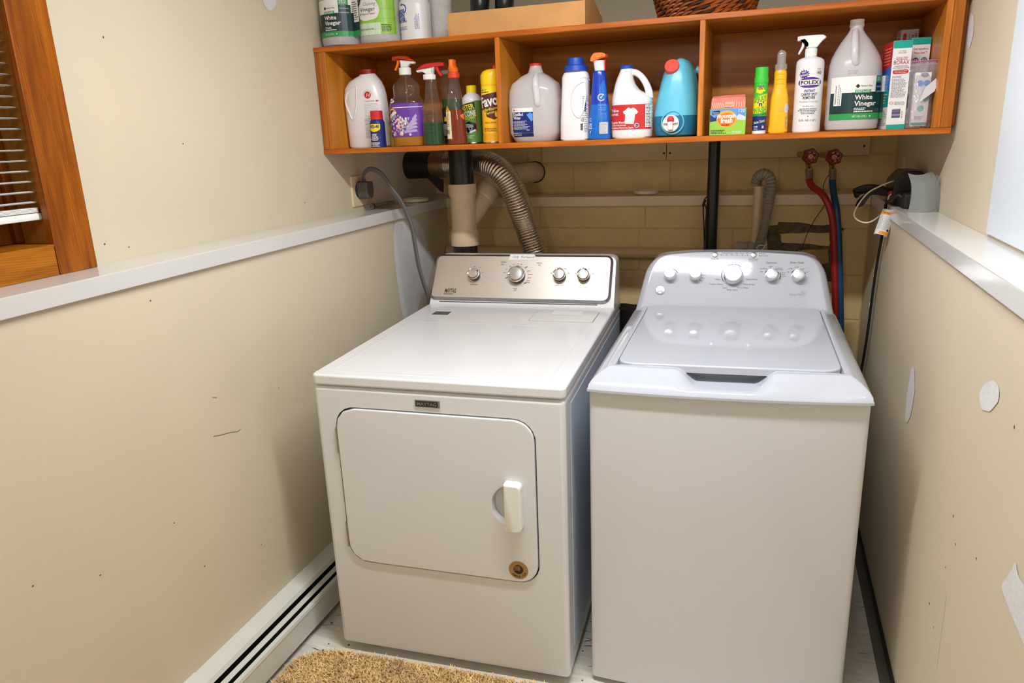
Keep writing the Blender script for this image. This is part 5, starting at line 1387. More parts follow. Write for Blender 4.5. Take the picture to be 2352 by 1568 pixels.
P.poly([(-0.026, 0.050), (0.026, 0.058), (0.026, 0.064), (-0.026, 0.056)], m_green, 0.0012); P.text('Stain Stick', 0.0, 0.032, 0.0075, m_paper, w=0.034, rot=0.2, slant=0.2, bold=0.01)
P.lines(-0.016, 0.0, 0.024, 0.012, 3, m_paper, fill=0.4); P.rect(0.008, 0.014, 0.016, 0.024, m_lgrey)
part(b, 'label', t)

t = item('yellow_spray_bottle', 'yellow trigger bottle with clear plastic nozzle cover', 'spray bottle', 0.032, 2.472)
sc = sections([(0, -0.026, 0.026, 0.020, 3), (0.004, -0.029, 0.029, 0.023, 3), (0.05, -0.027, 0.028, 0.0225, 2.8), (0.100, -0.0255, 0.0262, 0.022, 2.6), (0.118, -0.022, 0.0235, 0.0205, 2.4), (0.135, -0.0185, 0.0195, 0.018, 2.2), (0.150, -0.0180, 0.0185, 0.0175, 2.1), (0.165, -0.0182, 0.0182, 0.0175, 2.1), (0.178, -0.0178, 0.0172, 0.017, 2), (0.184, -0.0150, 0.0140, 0.0145, 2)])
loft_part('bottle', t, sc, m_yel2)
m_clearcap = clear('clear_cap_plastic', (236, 232, 228), 0.2, 0.1, 0.5, (226, 220, 216))
cap_part(t, (0, 0), 0.0162, 0.182, 0.201, m_clearcap, 'collar')
b = MB(); b.loops([ring(s_, 24) for s_ in ((0.200, 0, 0, 0.0135, 0.014, 2.4), (0.222, 0, 0, 0.0130, 0.015, 2.6), (0.229, 0.001, 0, 0.0132, 0.015, 2.6), (0.236, 0.0, 0, 0.009, 0.012, 2.4), (0.2395, -0.001, 0, 0.004, 0.008, 2.2))], m_clearcap); part(b, 'nozzle_cover', t)
sf = surf(sc); b = MB()
for zz in (0.142, 0.155, 0.169): b.tube([sf(-0.014 + 0.028 * i / 8, zz + 0.002 * math.sin(math.pi * i / 8), 0.0004) for i in range(9)], 0.0012, m_yel2, 6)
part(b, 'grip_ridges', t, kind='stuff')
b = MB(); P = Print(b, sf); P.disc(0.021, 0.072, 0.006, 0.014, m_lgrey, 0.0008); P.rect(0.0, 0.013, 0.062, 0.075, m_gold2, 0.0006); P.lines(0.019, 0.0265, 0.05, 0.012, 8, m_mgrey, fill=0.4); P.lines(-0.0275, -0.022, 0.055, 0.02, 7, m_gold2, fill=0.4); part(b, 'label', t)

t = item('carpet_spot_bottle', 'white Folex carpet spot remover bottle with white trigger', 'spray bottle', 0.1135, 2.472)
sc = [(0, 0, 0, 0.0365, 0.0365, 2), (0.004, 0, 0, 0.0395, 0.0395, 2), (0.195, 0, 0, 0.0395, 0.0395, 2), (0.204, 0, 0, 0.0375, 0.0375, 2), (0.210, 0, 0, 0.030, 0.030, 2), (0.214, 0, 0, 0.018, 0.018, 2), (0.217, 0, 0, 0.0145, 0.0145, 2)]
loft_part('bottle', t, sc, m_bwhite, 44)
cap_part(t, (0, 0), 0.0158, 0.2145, 0.239, m_whitep, 'collar')
trigger_head(t, 0, 0.239, -1, 0.0345, 0.080, m_whitep, m_whitep, m_whitep, m_whitep, 1)
b = MB(); P = Print(b, surf(sc))
P.poly([(-0.017 + (0.0165 if k % 2 == 0 else 0.0115) * math.cos(k * math.pi / 12 + 0.1), 0.165 + (0.0165 if k % 2 == 0 else 0.0115) * math.sin(k * math.pi / 12 + 0.1) * 0.8) for k in range(24)], m_dpurp, 0.0006)
P.text('NO', -0.017, 0.1675, 0.0055, m_paper, 0.0012, bold=0.02, rot=0.15); P.text('RINSING!', -0.017, 0.1595, 0.005, m_paper, 0.0012, w=0.024, bold=0.02, rot=0.15)
P.ring(0.026, 0.168, 0.0075, 0.0082, m_mgrey, a0=-60, a1=240); P.text('40', 0.026, 0.1635, 0.0085, m_ink); P.lines(0.019, 0.033, 0.180, 0.178, 1, m_mgrey, fill=0.8)
P.disc(0.001, 0.141, 0.0345, 0.0150, m_dpurp, 0.0008, 32); P.rect(-0.0275, 0.0295, 0.1335, 0.1490, m_paper, 0.0012); P.text('FOLEX', 0.001, 0.1360, 0.0102, m_ink, 0.0018, w=0.050, bold=0.025)
P.text('INSTANT', 0.001, 0.1145, 0.0068, m_dpurp, w=0.029, slant=0.25, bold=0.02); P.text('CARPET SPOT', 0.001, 0.1040, 0.0078, m_ink, w=0.045, bold=0.01); P.text('REMOVER', 0.001, 0.0945, 0.0078, m_ink, w=0.034, bold=0.01); P.text('"The Solution To Your Stain"', 0.001, 0.0855, 0.0042, m_grey, w=0.056, slant=0.2)
P.text('R E M O V E S:', 0.001, 0.0725, 0.0035, m_ink, w=0.03)
for k, (w, ll) in enumerate(((0.052, 1), (0.062, 1), (0.05, 1), (0.045, 1))): P.lines(-w / 2, w / 2, 0.0690 - k * 0.0045, 0.0655 - k * 0.0045, 1, m_grey, al='C', fill=0.7)
P.disc(0.001, 0.046, 0.0014, 0.0014, m_ink); P.text('32 FL. OZ. (1 QT.)', 0.001, 0.032, 0.0052, m_ink, w=0.050)
part(b, 'label', t)

def vinegar_jug(label, x, y, z, full, liq, gap=0):
    t = item('vinegar_jug', label, 'jug', x, y, z=z)
    sc = [(0, 0, 0, 0.064, 0.064, 2.2), (0.005, 0, 0, 0.071, 0.071, 2.2), (0.02, 0, 0, 0.0735, 0.0735, 2.2), (0.155, 0, 0, 0.0735, 0.0735, 2.2), (0.185, -0.001, 0, 0.071, 0.071, 2.2), (0.205, -0.002, 0, 0.0655, 0.0655, 2.2), (0.228, -0.003, 0, 0.054, 0.054, 2.1), (0.250, -0.004, 0, 0.040, 0.040, 2), (0.270, -0.005, 0, 0.0245, 0.0245, 2), (0.280, -0.005, 0, 0.0185, 0.0185, 2), (0.290, -0.005, 0, 0.018, 0.018, 2)]
    loft_part('jug', t, sc, m_hdpe if not full else m_hdpe2, 44)
    loft_part('liquid', t, shrink(sc, 0.004, liq), m_liqvin)
    b = MB(); b.lathe([(0.0195, 0.288), (0.0200, 0.290), (0.0200, 0.296), (0.0188, 0.298), (0.0188, 0.305), (0.0196, 0.306), (0.0190, 0.3085), (0.0005, 0.309)], m_bwhite, (-0.005, 0, 0), 28); part(b, 'cap', t)
    jug_handle(t, [(-0.010, -0.022, 0.276), (-0.012, -0.044, 0.266), (-0.013, -0.064, 0.245), (-0.012, -0.074, 0.222), (-0.011, -0.076, 0.200), (-0.006, -0.068, 0.186)], 0.0095, m_hdpe2)
    b = MB(); P = Print(b, surf(sc))
    s0, s1, dk, lab = -0.066, 0.075, m_dgreen, None
    P.rect(-0.064, 0.082, 0.031, 0.150, m_paper, 0.0006); P.rect(-0.064, 0.082, 0.044, 0.106, m_dgreen, 0.0009); P.rect(-0.064, 0.082, 0.031, 0.048, m_green, 0.0012)
    P.text('White', -0.002, 0.086, 0.0125, m_paper, 0.0015, al='L', w=0.047, bold=0.02); P.text('Vinegar', -0.002, 0.069, 0.0125, m_paper, 0.0015, al='L', w=0.058, bold=0.02)
    P.rect(-0.002, 0.040, 0.104, 0.113, m_green, 0.0014); P.text('DISTILLED', 0.019, 0.1058, 0.0058, m_paper, 0.002, w=0.036, bold=0.02)
    P.poly([(0.004, 0.117), (0.010, 0.123), (0.004, 0.129), (-0.002, 0.123)], m_dk, 0.001); P.text("Member's Mark", 0.012, 0.1208, 0.0045, m_dk, al='L', w=0.031)
    P.rect(0.052, 0.070, 0.131, 0.150, m_green, 0.001); P.text('252', 0.061, 0.137, 0.009, m_paper, 0.0015, w=0.014); P.rect(0.052, 0.072, 0.100, 0.131, m_dgreen, 0.0012)
    P.text('COOKING', 0.062, 0.118, 0.004, m_paper, 0.0016, w=0.016); P.text('CLEANING', 0.062, 0.105, 0.004, m_paper, 0.0016, w=0.016)
    P.lines(-0.002, 0.030, 0.064, 0.056, 2, m_paper, 0.0014, fill=0.5); P.lines(-0.002, 0.052, 0.055, 0.0505, 1, m_paper, 0.0014, fill=0.7); P.text('NET 1 GAL (3.78 L)', 0.014, 0.0368, 0.0056, m_paper, 0.0016, w=0.038); P.disc(0.042, 0.0395, 0.0022, 0.0022, m_paper, 0.0016, 8)
    P.rect(-0.055, -0.036, 0.071, 0.134, m_paper, 0.0012); P.text('Questions or Comments?', -0.049, 0.1015, 0.0045, m_ink, 0.0016, w=0.052, rot=math.pi / 2); P.lines(0.073, 0.132, -0.038, -0.046, 2, m_mgrey, 0.0016, fill=0.5, rot=True)
    P.bars(-0.0620, -0.0330, 0.0325, 0.0580, m_ink, m_paper)
    if full:
        P.rect(0.0815, 0.108, 0.031, 0.150, m_paper, 0.0007); P.rect(0.0815, 0.108, 0.031, 0.048, m_green, 0.0013); P.rect(0.0815, 0.108, 0.048, 0.075, m_dgreen, 0.0010)
        P.lines(0.074, 0.106, 0.142, 0.08, 9, m_ink, 0.0015, fill=0.45)
    P.text('3M CU 59', -0.012, 0.163, 0.004, m_mgrey, w=0.024); P.text('2M 10/07', -0.012, 0.157, 0.004, m_mgrey, w=0.022)
    part(b, 'label', t)
    return t, sc
vinegar_jug('translucent gallon jug of white vinegar with dark green label inside right compartment', 0.2385, 2.487, ZS, False, 0.186)

m_box = M('carton_white', (228, 226, 226), 0.45, var=0.02)
def rbox(par, x0, x1, y0, y1, z0, z1, mat, name='carton'): b = MB(); b.box(x0, x1, y0, y1, z0, z1, mat, 0.0008, 1); return part(b, name, par)
t = item('borax_box', 'tall Borax laundry booster carton standing in front, red and blue side panel', 'box', 0.3445, 2.475, 0.10)
rbox(t, -0.0245, 0.0245, -0.055, 0.055, 0, 0.238, m_box)
b = MB(); P = Print(b, FRONT(-0.055))
P.rect(-0.0243, 0.0243, 0.218, 0.2375, m_teal); P.rect(-0.0243, 0.0243, 0.0005, 0.013, m_teal)
P.text('TO OPEN', 0.0, 0.209, 0.0028, m_grey); P.text('PRESS HERE', 0.0, 0.204, 0.0028, m_grey)
P.text('20 MULE TEAM', 0, 0.190, 0.0048, m_redink, w=0.030, slant=0.2); P.rect(-0.015, 0.015, 0.1875, 0.1885, m_ink); P.text('BORAX', 0, 0.1755, 0.0105, m_redink, w=0.040, bold=0.0)
P.text('LAUNDRY BOOSTER &', 0, 0.169, 0.0033, m_navink, w=0.036); P.text('MULTI-PURPOSE CLEANER', 0, 0.164, 0.0033, m_navink, w=0.042)
P.poly(rrect(-0.0205, 0.0205, 0.150, 0.161, 0.005, 3), m_crim, 0.0006); P.text('Helps Remove Stains', 0, 0.1566, 0.0030, m_paper, w=0.033); P.text('Neutralizes Odors', 0, 0.1522, 0.0030, m_paper, w=0.029)
P.text('CAUTION:', -0.0205, 0.140, 0.0045, m_navink, al='L', w=0.024); P.lines(-0.0205, 0.021, 0.1375, 0.086, 15, m_greytx, fill=0.4); P.disc(-0.0165, 0.072, 0.0058, 0.0042, m_redink); P.disc(-0.0165, 0.072, 0.0048, 0.0034, m_paper, 0.0006); P.text('Henkel', -0.0165, 0.0708, 0.0028, m_redink, 0.001, w=0.008); P.lines(-0.008, 0.02, 0.076, 0.066, 3, m_greytx, fill=0.4)
P.bars(-0.0150, 0.0120, 0.029, 0.058, m_navink, None, True); P.lines(0.03, 0.054, 0.016, 0.0125, 1, m_greytx, rot=True)
part(b, 'front_print', t)
b = MB(); P = Print(b, flat((-0.0245, 0, 0), (0, -1, 0), (0, 0, 1), (-1, 0, 0)))
P.poly([(-0.0545, 0.16), (0.0545, 0.172), (0.0545, 0.2375), (-0.0545, 0.2375)], m_crim); P.poly([(-0.0545, 0.118), (0.0545, 0.105), (0.0545, 0.172), (-0.0545, 0.16)], m_royal); P.poly([(-0.0545, 0.062), (0.0545, 0.062), (0.0545, 0.105), (-0.0545, 0.118)], m_teal)
P.lines(-0.03, 0.048, 0.225, 0.175, 6, m_salm2, fill=0.3); P.lines(-0.02, 0.045, 0.155, 0.12, 4, m_sky, fill=0.4); P.lines(-0.02, 0.045, 0.10, 0.07, 4, m_mint, fill=0.4); P.lines(-0.04, 0.048, 0.055, 0.01, 9, m_mgrey, fill=0.4)
part(b, 'side_print', t)
t = item('borax_box', 'tall white carton reading One Ingredient, Many Uses, behind the zip bag', 'box', 0.4085, 2.585, 0.10)
rbox(t, -0.0265, 0.0245, -0.055, 0.055, 0, 0.252, m_box)
b = MB(); P = Print(b, FRONT(-0.055))
P.rect(-0.0263, 0.0243, 0.233, 0.2515, m_teal); P.text('One Ingredient,', -0.001, 0.219, 0.0058, m_redink, w=0.040); P.text('Many Uses\u2122', -0.001, 0.208, 0.0058, m_redink, w=0.034)
for u in (-0.0125, 0.0105):
    P.disc(u, 0.1895, 0.0082, 0.0082, m_navy, 0.0006, 24)
    P.rect(u - 0.005, u + 0.005, 0.1925, 0.1940, m_paper, 0.001); P.rect(u - 0.004, u - 0.0025, 0.184, 0.193, m_paper, 0.001); P.rect(u + 0.0025, u + 0.004, 0.184, 0.193, m_paper, 0.001); P.rect(u - 0.005, u + 0.005, 0.186, 0.1872, m_paper, 0.001)
for u, v, mm in ((-0.0125, 0.150, m_sky), (0.0105, 0.150, m_sky), (-0.0125, 0.115, m_tealink), (0.0105, 0.115, m_tealink)): P.disc(u, v, 0.0082, 0.0082, mm, 0.0006, 24)
part(b, 'front_print', t)
b = MB(); P = Print(b, flat((-0.0265, 0, 0), (0, -1, 0), (0, 0, 1), (-1, 0, 0))); P.rect(-0.0545, 0.0545, 0.228, 0.2515, m_teal); P.text('BORAX', 0.035, 0.20, 0.02, m_crim, w=0.035); P.lines(0.0, 0.05, 0.19, 0.10, 8, m_mgrey, fill=0.4); part(b, 'side_print', t)
b = MB(); P = Print(b, flat((0.0245, 0, 0), (0, 1, 0), (0, 0, 1), (1, 0, 0))); P.rect(-0.0545, 0.0545, 0.12, 0.2325, m_crim); part(b, 'right_print', t)
t = item('detergent_booster_box', 'pale carton with sideways print at the very back of the right compartment', 'box', 0.3985, 2.695, 0.06)
rbox(t, -0.025, 0.025, -0.03, 0.03, 0, 0.290, m_box)
b = MB(); P = Print(b, FRONT(-0.03)); P.poly(rrect(-0.018, -0.008, 0.245, 0.279, 0.0045, 3), m_crim); P.text('DETERGENT', 0.0145, 0.255, 0.0058, m_ink, w=0.046, rot=-math.pi / 2, bold=0.01); P.text('BOOSTER', 0.0065, 0.255, 0.0058, m_ink, w=0.036, rot=-math.pi / 2, bold=0.01); P.text('Laundry', -0.0015, 0.258, 0.0048, m_grey, w=0.034, rot=-math.pi / 2); part(b, 'front_print', t)

# zip bag with a small white carton inside
t = item('zip_bag', 'clear zip bag with pink seal holding a small white carton', 'bag', 0.4075, 2.425, 0.05)
m_film = clear('clear_film', (238, 236, 240), 0.3, 0.12, 0.22, (232, 228, 234))
b = MB(); W, H, NX, NZ = 0.0345, 0.182, 16, 26
def bagp(i, j, sgn):
    u = -1 + 2 * i / NX; v = j / NZ
    hw = W * (0.95 + 0.07 * math.sin(v * 9 + 1) - 0.08 * max(0, 0.2 - v) * 5)
    belly = (0.016 * (1 - u * u) ** 0.5 * (1 - v ** 3) + 0.0012) * (1 if v > 0.06 else 0.6)
    return (u * hw + 0.0012 * math.sin(j * 1.7), sgn * belly + 0.0016 * math.sin(i * 1.9 + j * 1.1) * (0.2 + (1 - v)), v * H + 0.0015)
for sgn in (-1, 1):
    b.add([bagp(i, j, sgn) for j in range(NZ + 1) for i in range(NX + 1)], [(j * (NX + 1) + i, j * (NX + 1) + i + 1, (j + 1) * (NX + 1) + i + 1, (j + 1) * (NX + 1) + i) for j in range(NZ) for i in range(NX)], m_film, True)
b.add([(0.036, -0.006, 0.135), (0.040, -0.012, 0.126), (0.030, -0.02, 0.098), (0.0, -0.021, 0.075), (-0.006, -0.0195, 0.072), (0.006, -0.019, 0.11)], [(0, 1, 2, 5), (5, 2, 3, 4)], m_lgrey, True)
part(b, 'film', t)
b = MB(); b.tube([(-W * 0.98, 0, H - 0.004), (0, 0.0005, H - 0.0025), (W * 1.0, 0, H - 0.002)], 0.0044, m_pink, 8, True, 4, squash=0.35); b.tube([(-W * 0.98, 0, H - 0.0125), (0, 0, H - 0.011), (W, 0, H - 0.0105)], 0.0016, m_lilac, 6, True, 4); part(b, 'zip_seal', t)
b = MB(); b.box(-0.020, 0.021, -0.009, 0.010, 0.006, 0.150, m_box, 0.0008, 1)
P = Print(b, FRONT(-0.009)); P.disc(0.004, 0.155 - 0.012, 0.010, 0.006, m_mgrey); 
for u in (-0.006, 0.011): P.disc(u, 0.121, 0.0085, 0.0085, m_sky, 0.0005, 20)
P.disc(0.0015, 0.054, 0.0085, 0.0085, m_tealink, 0.0005, 20); P.disc(0.012, 0.08, 0.0085, 0.0085, m_tealink, 0.0005, 20); P.lines(-0.012, 0.014, 0.034, 0.024, 2, m_mgrey, fill=0.5); P.rect(-0.0195, 0.0205, 0.008, 0.016, m_tealink)
part(b, 'carton', t)

# ===== on top of the shelf =============================================================
ZT = SZ1 + 0.0005
t, _ = vinegar_jug('translucent vinegar jug with dark green label on shelf top against the left wall', -1.4475, 2.465, ZT, True, 0.25)
t.rotation_euler.z = -0.36
t = item('cleaning_vinegar_jug', 'jug of cleaning vinegar with lime green label on shelf top', 'jug', -1.3005, 2.472, z=ZT)
sc = [(0, 0, 0, 0.062, 0.058, 2.4), (0.005, 0, 0, 0.069, 0.064, 2.4), (0.018, 0, 0, 0.0715, 0.067, 2.4), (0.17, 0, 0, 0.0715, 0.067, 2.4), (0.21, 0, 0, 0.060, 0.058, 2.2), (0.245, 0, 0, 0.035, 0.035, 2), (0.262, 0, 0, 0.019, 0.019, 2), (0.275, 0, 0, 0.018, 0.018, 2)]
loft_part('jug', t, sc, m_hdpe, 44); cap_part(t, (0, 0), 0.02, 0.27, 0.29, m_bwhite)
b = MB(); P = Print(b, surf(sc)); P.rect(-0.068, 0.070, 0.028, 0.166, m_lime, 0.0006); P.rect(-0.068, 0.032, 0.028, 0.066, m_mint, 0.0009)
for k in range(6): P.rect(-0.067 + k * 0.027, -0.0665 + k * 0.027, 0.028, 0.166, m_green, 0.0010, nu=1)
for k in range(4): P.rect(-0.068, 0.070, 0.045 + k * 0.032, 0.0455 + k * 0.032, m_green, 0.0010)
P.poly(rpoly([(-0.062, 0.092), (-0.03, 0.072), (0.022, 0.078), (0.034, 0.105), (0.022, 0.140), (-0.02, 0.148), (-0.058, 0.125)], 0.016, 4), m_paper, 0.0014)
P.disc(-0.052, 0.137, 0.0135, 0.0135, m_navy, 0.0018, 24); P.text('Great', -0.052, 0.139, 0.005, m_paper, 0.0024, w=0.016); P.text('Value', -0.052, 0.1325, 0.005, m_paper, 0.0024, w=0.016)
P.text('Cleaning', -0.004, 0.121, 0.0105, m_greytx, 0.0020, w=0.046, slant=0.3); P.text('Vinegar', -0.012, 0.1035, 0.0125, m_ink, 0.0020, w=0.058); P.text('All Purpose Cleaner', -0.014, 0.0925, 0.0058, m_ink, 0.0020, w=0.062)
P.text('NET 2 QT (64 FL OZ) 1.89 L', -0.018, 0.044, 0.0052, m_ink, 0.0016, w=0.054); P.lines(0.036, 0.066, 0.060, 0.036, 5, m_ink, 0.0014, fill=0.45)
part(b, 'label', t)
t = item('upside_down_sprayer', 'white plastic bottle with blue Upside Down Sprayer print on shelf top', 'spray bottle', -1.1765, 2.495, z=ZT)
sc = [(0, 0, 0, 0.049, 0.044, 2.4), (0.005, 0, 0, 0.052, 0.047, 2.4), (0.118, 0, 0, 0.0525, 0.048, 2.4), (0.130, 0, 0, 0.051, 0.046, 2.3), (0.142, 0, 0, 0.046, 0.038, 2.2), (0.155, 0, 0, 0.024, 0.024, 2), (0.17, 0, 0, 0.02, 0.02, 2), (0.20, 0, 0, 0.018, 0.018, 2)]
loft_part('bottle', t, sc, m_bwhite, 40); cap_part(t, (0, 0), 0.0205, 0.166, 0.192, m_bwhite)
b = MB(); P = Print(b, surf(sc))
for k, (tx, w) in enumerate((('UPSIDE', 0.040), ('DOWN', 0.038), ('SPRAYER', 0.046))): P.text(tx, -0.036, 0.092 - k * 0.014, 0.0125, m_bluink, w=w, rot=0.1, slant=0.1, bold=0.03)
P.ring(-0.024, 0.107, 0.012, 0.0155, m_bluink, 0.001, a0=-60, a1=110); P.poly([(-0.034, 0.120), (-0.026, 0.116), (-0.026, 0.126)], m_bluink, 0.001)
P.lines(-0.053, -0.008, 0.052, 0.040, 3, m_bluink, fill=0.35); P.lines(-0.05, -0.034, 0.030, 0.026, 1, m_bluink, fill=0.6); P.text('Tall', -0.016, 0.064, 0.006, m_bluink)
for k in range(4): P.lines(0.040, 0.098 - R.uniform(0, 0.012), 0.021 + k * 0.004, 0.018 + k * 0.004, 1, m_bluink, fill=0.5, rot=True)
part(b, 'label', t)
t = item('paper_roll', 'upright white roll standing on shelf top behind the white sprayer bottle', 'roll', -1.128, 2.60, z=ZT)
m_roll = M('embossed_paper', (208, 206, 200), 0.9, var=0.04, vscale=60, bump=0.8, bscale=150)
b = MB(); b.lathe([(0.042, 0), (0.0435, 0.002), (0.0435, 0.26), (0.042, 0.262), (0.018, 0.262), (0.018, 0.20)], m_roll, n=40, cap1=False); part(b, 'roll', t)
m_card = M('cardboard', (204, 150, 92), 0.8, var=0.10, vscale=9, bump=0.1, bscale=200); m_card2 = M('cardboard_inside', (150, 112, 64), 0.85, var=0.1)
t = item('cardboard_tray', 'open cardboard box tray on shelf top with black boots inside', 'box', -0.790, 2.42, z=ZT)
for nm, a in (('front_wall', (-0.229, 0.229, 0.0, 0.004)), ('back_wall', (-0.229, 0.229, 0.266, 0.270))):
    b = MB(); b.box(a[0], a[1], a[2], a[3], 0, 0.0745, m_card, 0.0008, 1); part(b, nm, t)
for s_ in (-1, 1):
    b = MB(); pl = flat((s_ * 0.231 - 0.002, 0, 0), (0, 1, 0), (0, 0, 1), (1, 0, 0)); b.prism([(0, 0), (0.27, 0), (0.27, 0.045), (0.252, 0.058), (0.05, 0.120), (0.0, 0.0745)] if s_ > 0 else [(0, 0), (0.27, 0), (0.27, 0.0745), (0, 0.0745)], pl, 0, 0.004, m_card); part(b, 'side_wall', t)
b = MB(); b.box(-0.228, 0.228, 0.004, 0.266, 0.0, 0.004, m_card2); part(b, 'floor_panel', t)
# pair of black boots lying in the tray
m_leather = M('black_leather', (24, 25, 26), 0.28, var=0.2, vscale=30, bump=0.3, bscale=60)
for k, (x, y, rz, lab) in enumerate(((-0.950, 2.53, 0.35, 'left black leather boot lying in the cardboard tray'), (-0.866, 2.545, 0.35, 'right black leather boot lying in the cardboard tray'))):
    tb = thing('boot', lab, 'boot', (x, y, ZT + 0.0045), rz, 'black boots in the cardboard tray')
    b = MB(); b.loops([ring(s_, 24) for s_ in ((0.0, 0, 0, 0.036, 0.075, 2.4), (0.006, 0, 0, 0.037, 0.077, 2.4))], m_blackmatt); part(b, 'sole', tb)
    b = MB(); b.loops([ring(s_, 24) for s_ in ((0.006, 0, 0, 0.035, 0.074, 2.3), (0.03, 0, 0, 0.036, 0.074, 2.2), (0.05, 0, 0.012, 0.034, 0.062, 2.1), (0.075, 0, 0.026, 0.032, 0.046, 2), (0.11, 0.002, 0.030, 0.033, 0.042, 2), (0.14, 0.004, 0.03, 0.035, 0.043, 2))], m_leather); part(b, 'upper', tb)
    b = MB()
    for q in range(4): b.tube([(-0.022, -0.032 + q * 0.018, 0.062 + q * 0.014), (0, -0.040 + q * 0.018, 0.066 + q * 0.014), (0.022, -0.032 + q * 0.018, 0.062 + q * 0.014)], 0.0022, m_blackmatt, 6)
    part(b, 'lace', tb)

# wicker basket: stakes with a weave of bent rods
t = item('wicker_basket', 'dark brown woven wicker basket on shelf top above the middle divider', 'basket', -0.1985, 2.545, z=ZT)
m_wick = M('brown_wicker', (134, 66, 22), 0.42, var=0.35, vscale=22); m_wickd = M('dark_wicker', (62, 30, 14), 0.5, var=0.3, vscale=22); m_wickl = M('pale_wicker', (176, 104, 66), 0.45, var=0.25, vscale=22)
b = MB(); b.loops([ring(s_, 40) for s_ in ((0.0, 0, 0, 0.128, 0.098, 2.4), (0.03, 0, 0, 0.138, 0.106, 2.4), (0.09, 0, 0, 0.155, 0.118, 2.4))], m_wickd, True, False); part(b, 'lining', t)
def bp(a, z, off=0.0):
    k = 0.132 + 0.28 * z + off
    c, s_ = math.cos(a), math.sin(a)
    return (k * math.copysign(abs(c) ** 0.85, c), k * 0.765 * math.copysign(abs(s_) ** 0.85, s_), z)
NW, rowh = 34, 0.0125
for rrow in range(6):
    b = MB()
    for k in range(NW):
        a0 = 2 * math.pi * (k + rrow * 0.5) / NW
        z0 = 0.006 + rrow * rowh
        da = 2 * math.pi / NW
        b.tube([bp(a0, z0 - 0.002, 0.001), bp(a0 + da * 0.5, z0 + 0.003, 0.0075), bp(a0 + da * 1.1, z0 + 0.009, 0.0075), bp(a0 + da * 1.6, z0 + 0.0125, 0.001)], [0.0025, 0.0045, 0.0045, 0.0025], m_wick if (k + rrow) % 5 else m_wickd, 6, True, 2)
    part(b, 'weave_row', t, kind='stuff')
b = MB(); b.tube([bp(2 * math.pi * k / 48, 0.004, 0.004) for k in range(49)], 0.0042, m_wickl, 7); part(b, 'foot_rod', t)

# ================================================================= PIPES AND HOSES BEHIND THE MACHINES
m_abs = M('black_pipe', (22, 22, 21), 0.32, var=0.25, vscale=18)
m_pvcd = M('cream_pvc_spotted', (214, 192, 160), 0.38, var=0.06, vscale=26)
dp = thing('drain_pipe', 'black vertical drain pipe with cream wye fitting behind the dryer', 'pipe', (-1.1875, 2.862, 0))
def cylz(name, r, z0, z1, mat, par, x=0, y=0, lip=0.0):
    b = MB(); b.lathe([(r, z0), (r, z1)], mat, (x, y, 0), 32); return b.build(name, par)
cylz('lower_pipe', 0.0515, 0.0, 1.14, m_abs, dp)
b = MB(); b.tube([(0, 0, 1.34), (0, 0, 1.60), (0, 0, 1.70), (0, 0.03, 1.765), (0, 0.10, 1.79), (0, 0.30, 1.79), (0, 0.472, 1.79)], 0.05, m_abs, 30, True, 6); b.build('upper_pipe', dp)
b = MB(); b.lathe([(0.0575, 1.120), (0.0590, 1.121), (0.0590, 1.172), (0.0575, 1.176), (0.0525, 1.184), (0.0525, 1.322), (0.0575, 1.332), (0.0585, 1.336), (0.0585, 1.3745), (0.0565, 1.376)], m_pvcd, n=40)
d = Vector((0.308, 0.68, 0.665)).normalized()
p0 = Vector((0.0, 0.0, 1.205))
b.tube([p0, p0 + d * 0.155], 0.047, m_pvcd, 32); b.tube([p0 + d * 0.145, p0 + d * 0.152, p0 + d * 0.200], [0.047, 0.0525, 0.0525], m_pvcd, 32)
wye = b.build('wye_fitting', dp)
b = MB(); q = p0 + d * 0.195
b.tube([q, p0 + d * 0.235, p0 + d * 0.275 + Vector((0.008, 0.02, -0.012)), Vector((0.165, 0.34, 1.392)), Vector((0.175, 0.472, 1.392))], 0.0455, m_pvcd, 28, True, 6); b.build('branch_pipe', dp)
b = MB(); b.tube([(0.176 + 0.0475 * math.cos(i * math.pi / 14), 0.469, 1.392 + 0.0475 * math.sin(i * math.pi / 14)) for i in range(29)], 0.0022, m_blackmatt, 6); b.build('wall_gasket', dp)

m_foil = M('aluminium_foil', (214, 206, 196), 0.26, 1.0, var=0.12, vscale=35, bump=0.5, bscale=45)
m_tape = M('black_tape', (28, 26, 24), 0.38, var=0.25, vscale=30, bump=0.8, bscale=50)
m_foilt = M('foil_tape', (170, 140, 100), 0.3, 0.85, var=0.15, vscale=30, bump=0.6, bscale=60)
duct = thing('dryer_duct', 'ribbed silver flexible dryer duct arching from left wall down behind the dryer', 'duct', (0, 0, 0))
path = [(-1.400, 3.06, 1.447), (-1.33, 3.06, 1.448), (-1.25, 3.04, 1.450), (-1.17, 2.995, 1.451), (-1.10, 2.955, 1.446), (-1.045, 2.935, 1.420), (-1.000, 2.935, 1.362), (-0.968, 2.945, 1.28), (-0.948, 2.965, 1.20), (-0.925, 2.963, 1.13), (-0.902, 2.96, 1.06), (-0.885, 2.955, 0.98), (-0.865, 2.95, 0.75), (-0.86, 2.94, 0.35), (-0.86, 2.90, 0.2), (-0.86, 2.84, 0.14), (-0.86, 2.775, 0.13)]
pp_, rr_ = catmull([Vector(p) for p in path], [0.0535] * len(path), 400)
res_p, res_r, s_acc, nxt, last = [], [], 0.0, 0.0, pp_[0]
for p in pp_:
    s_acc += (p - last).length; last = p
    if s_acc >= nxt:
        res_p.append(p); res_r.append(0.0508 + 0.0030 * abs(math.sin(math.pi * s_acc / 0.0112))); nxt += 0.0014
b = MB(); b.tube(res_p, res_r, m_foil, 28); b.build('ribbed_hose', duct)
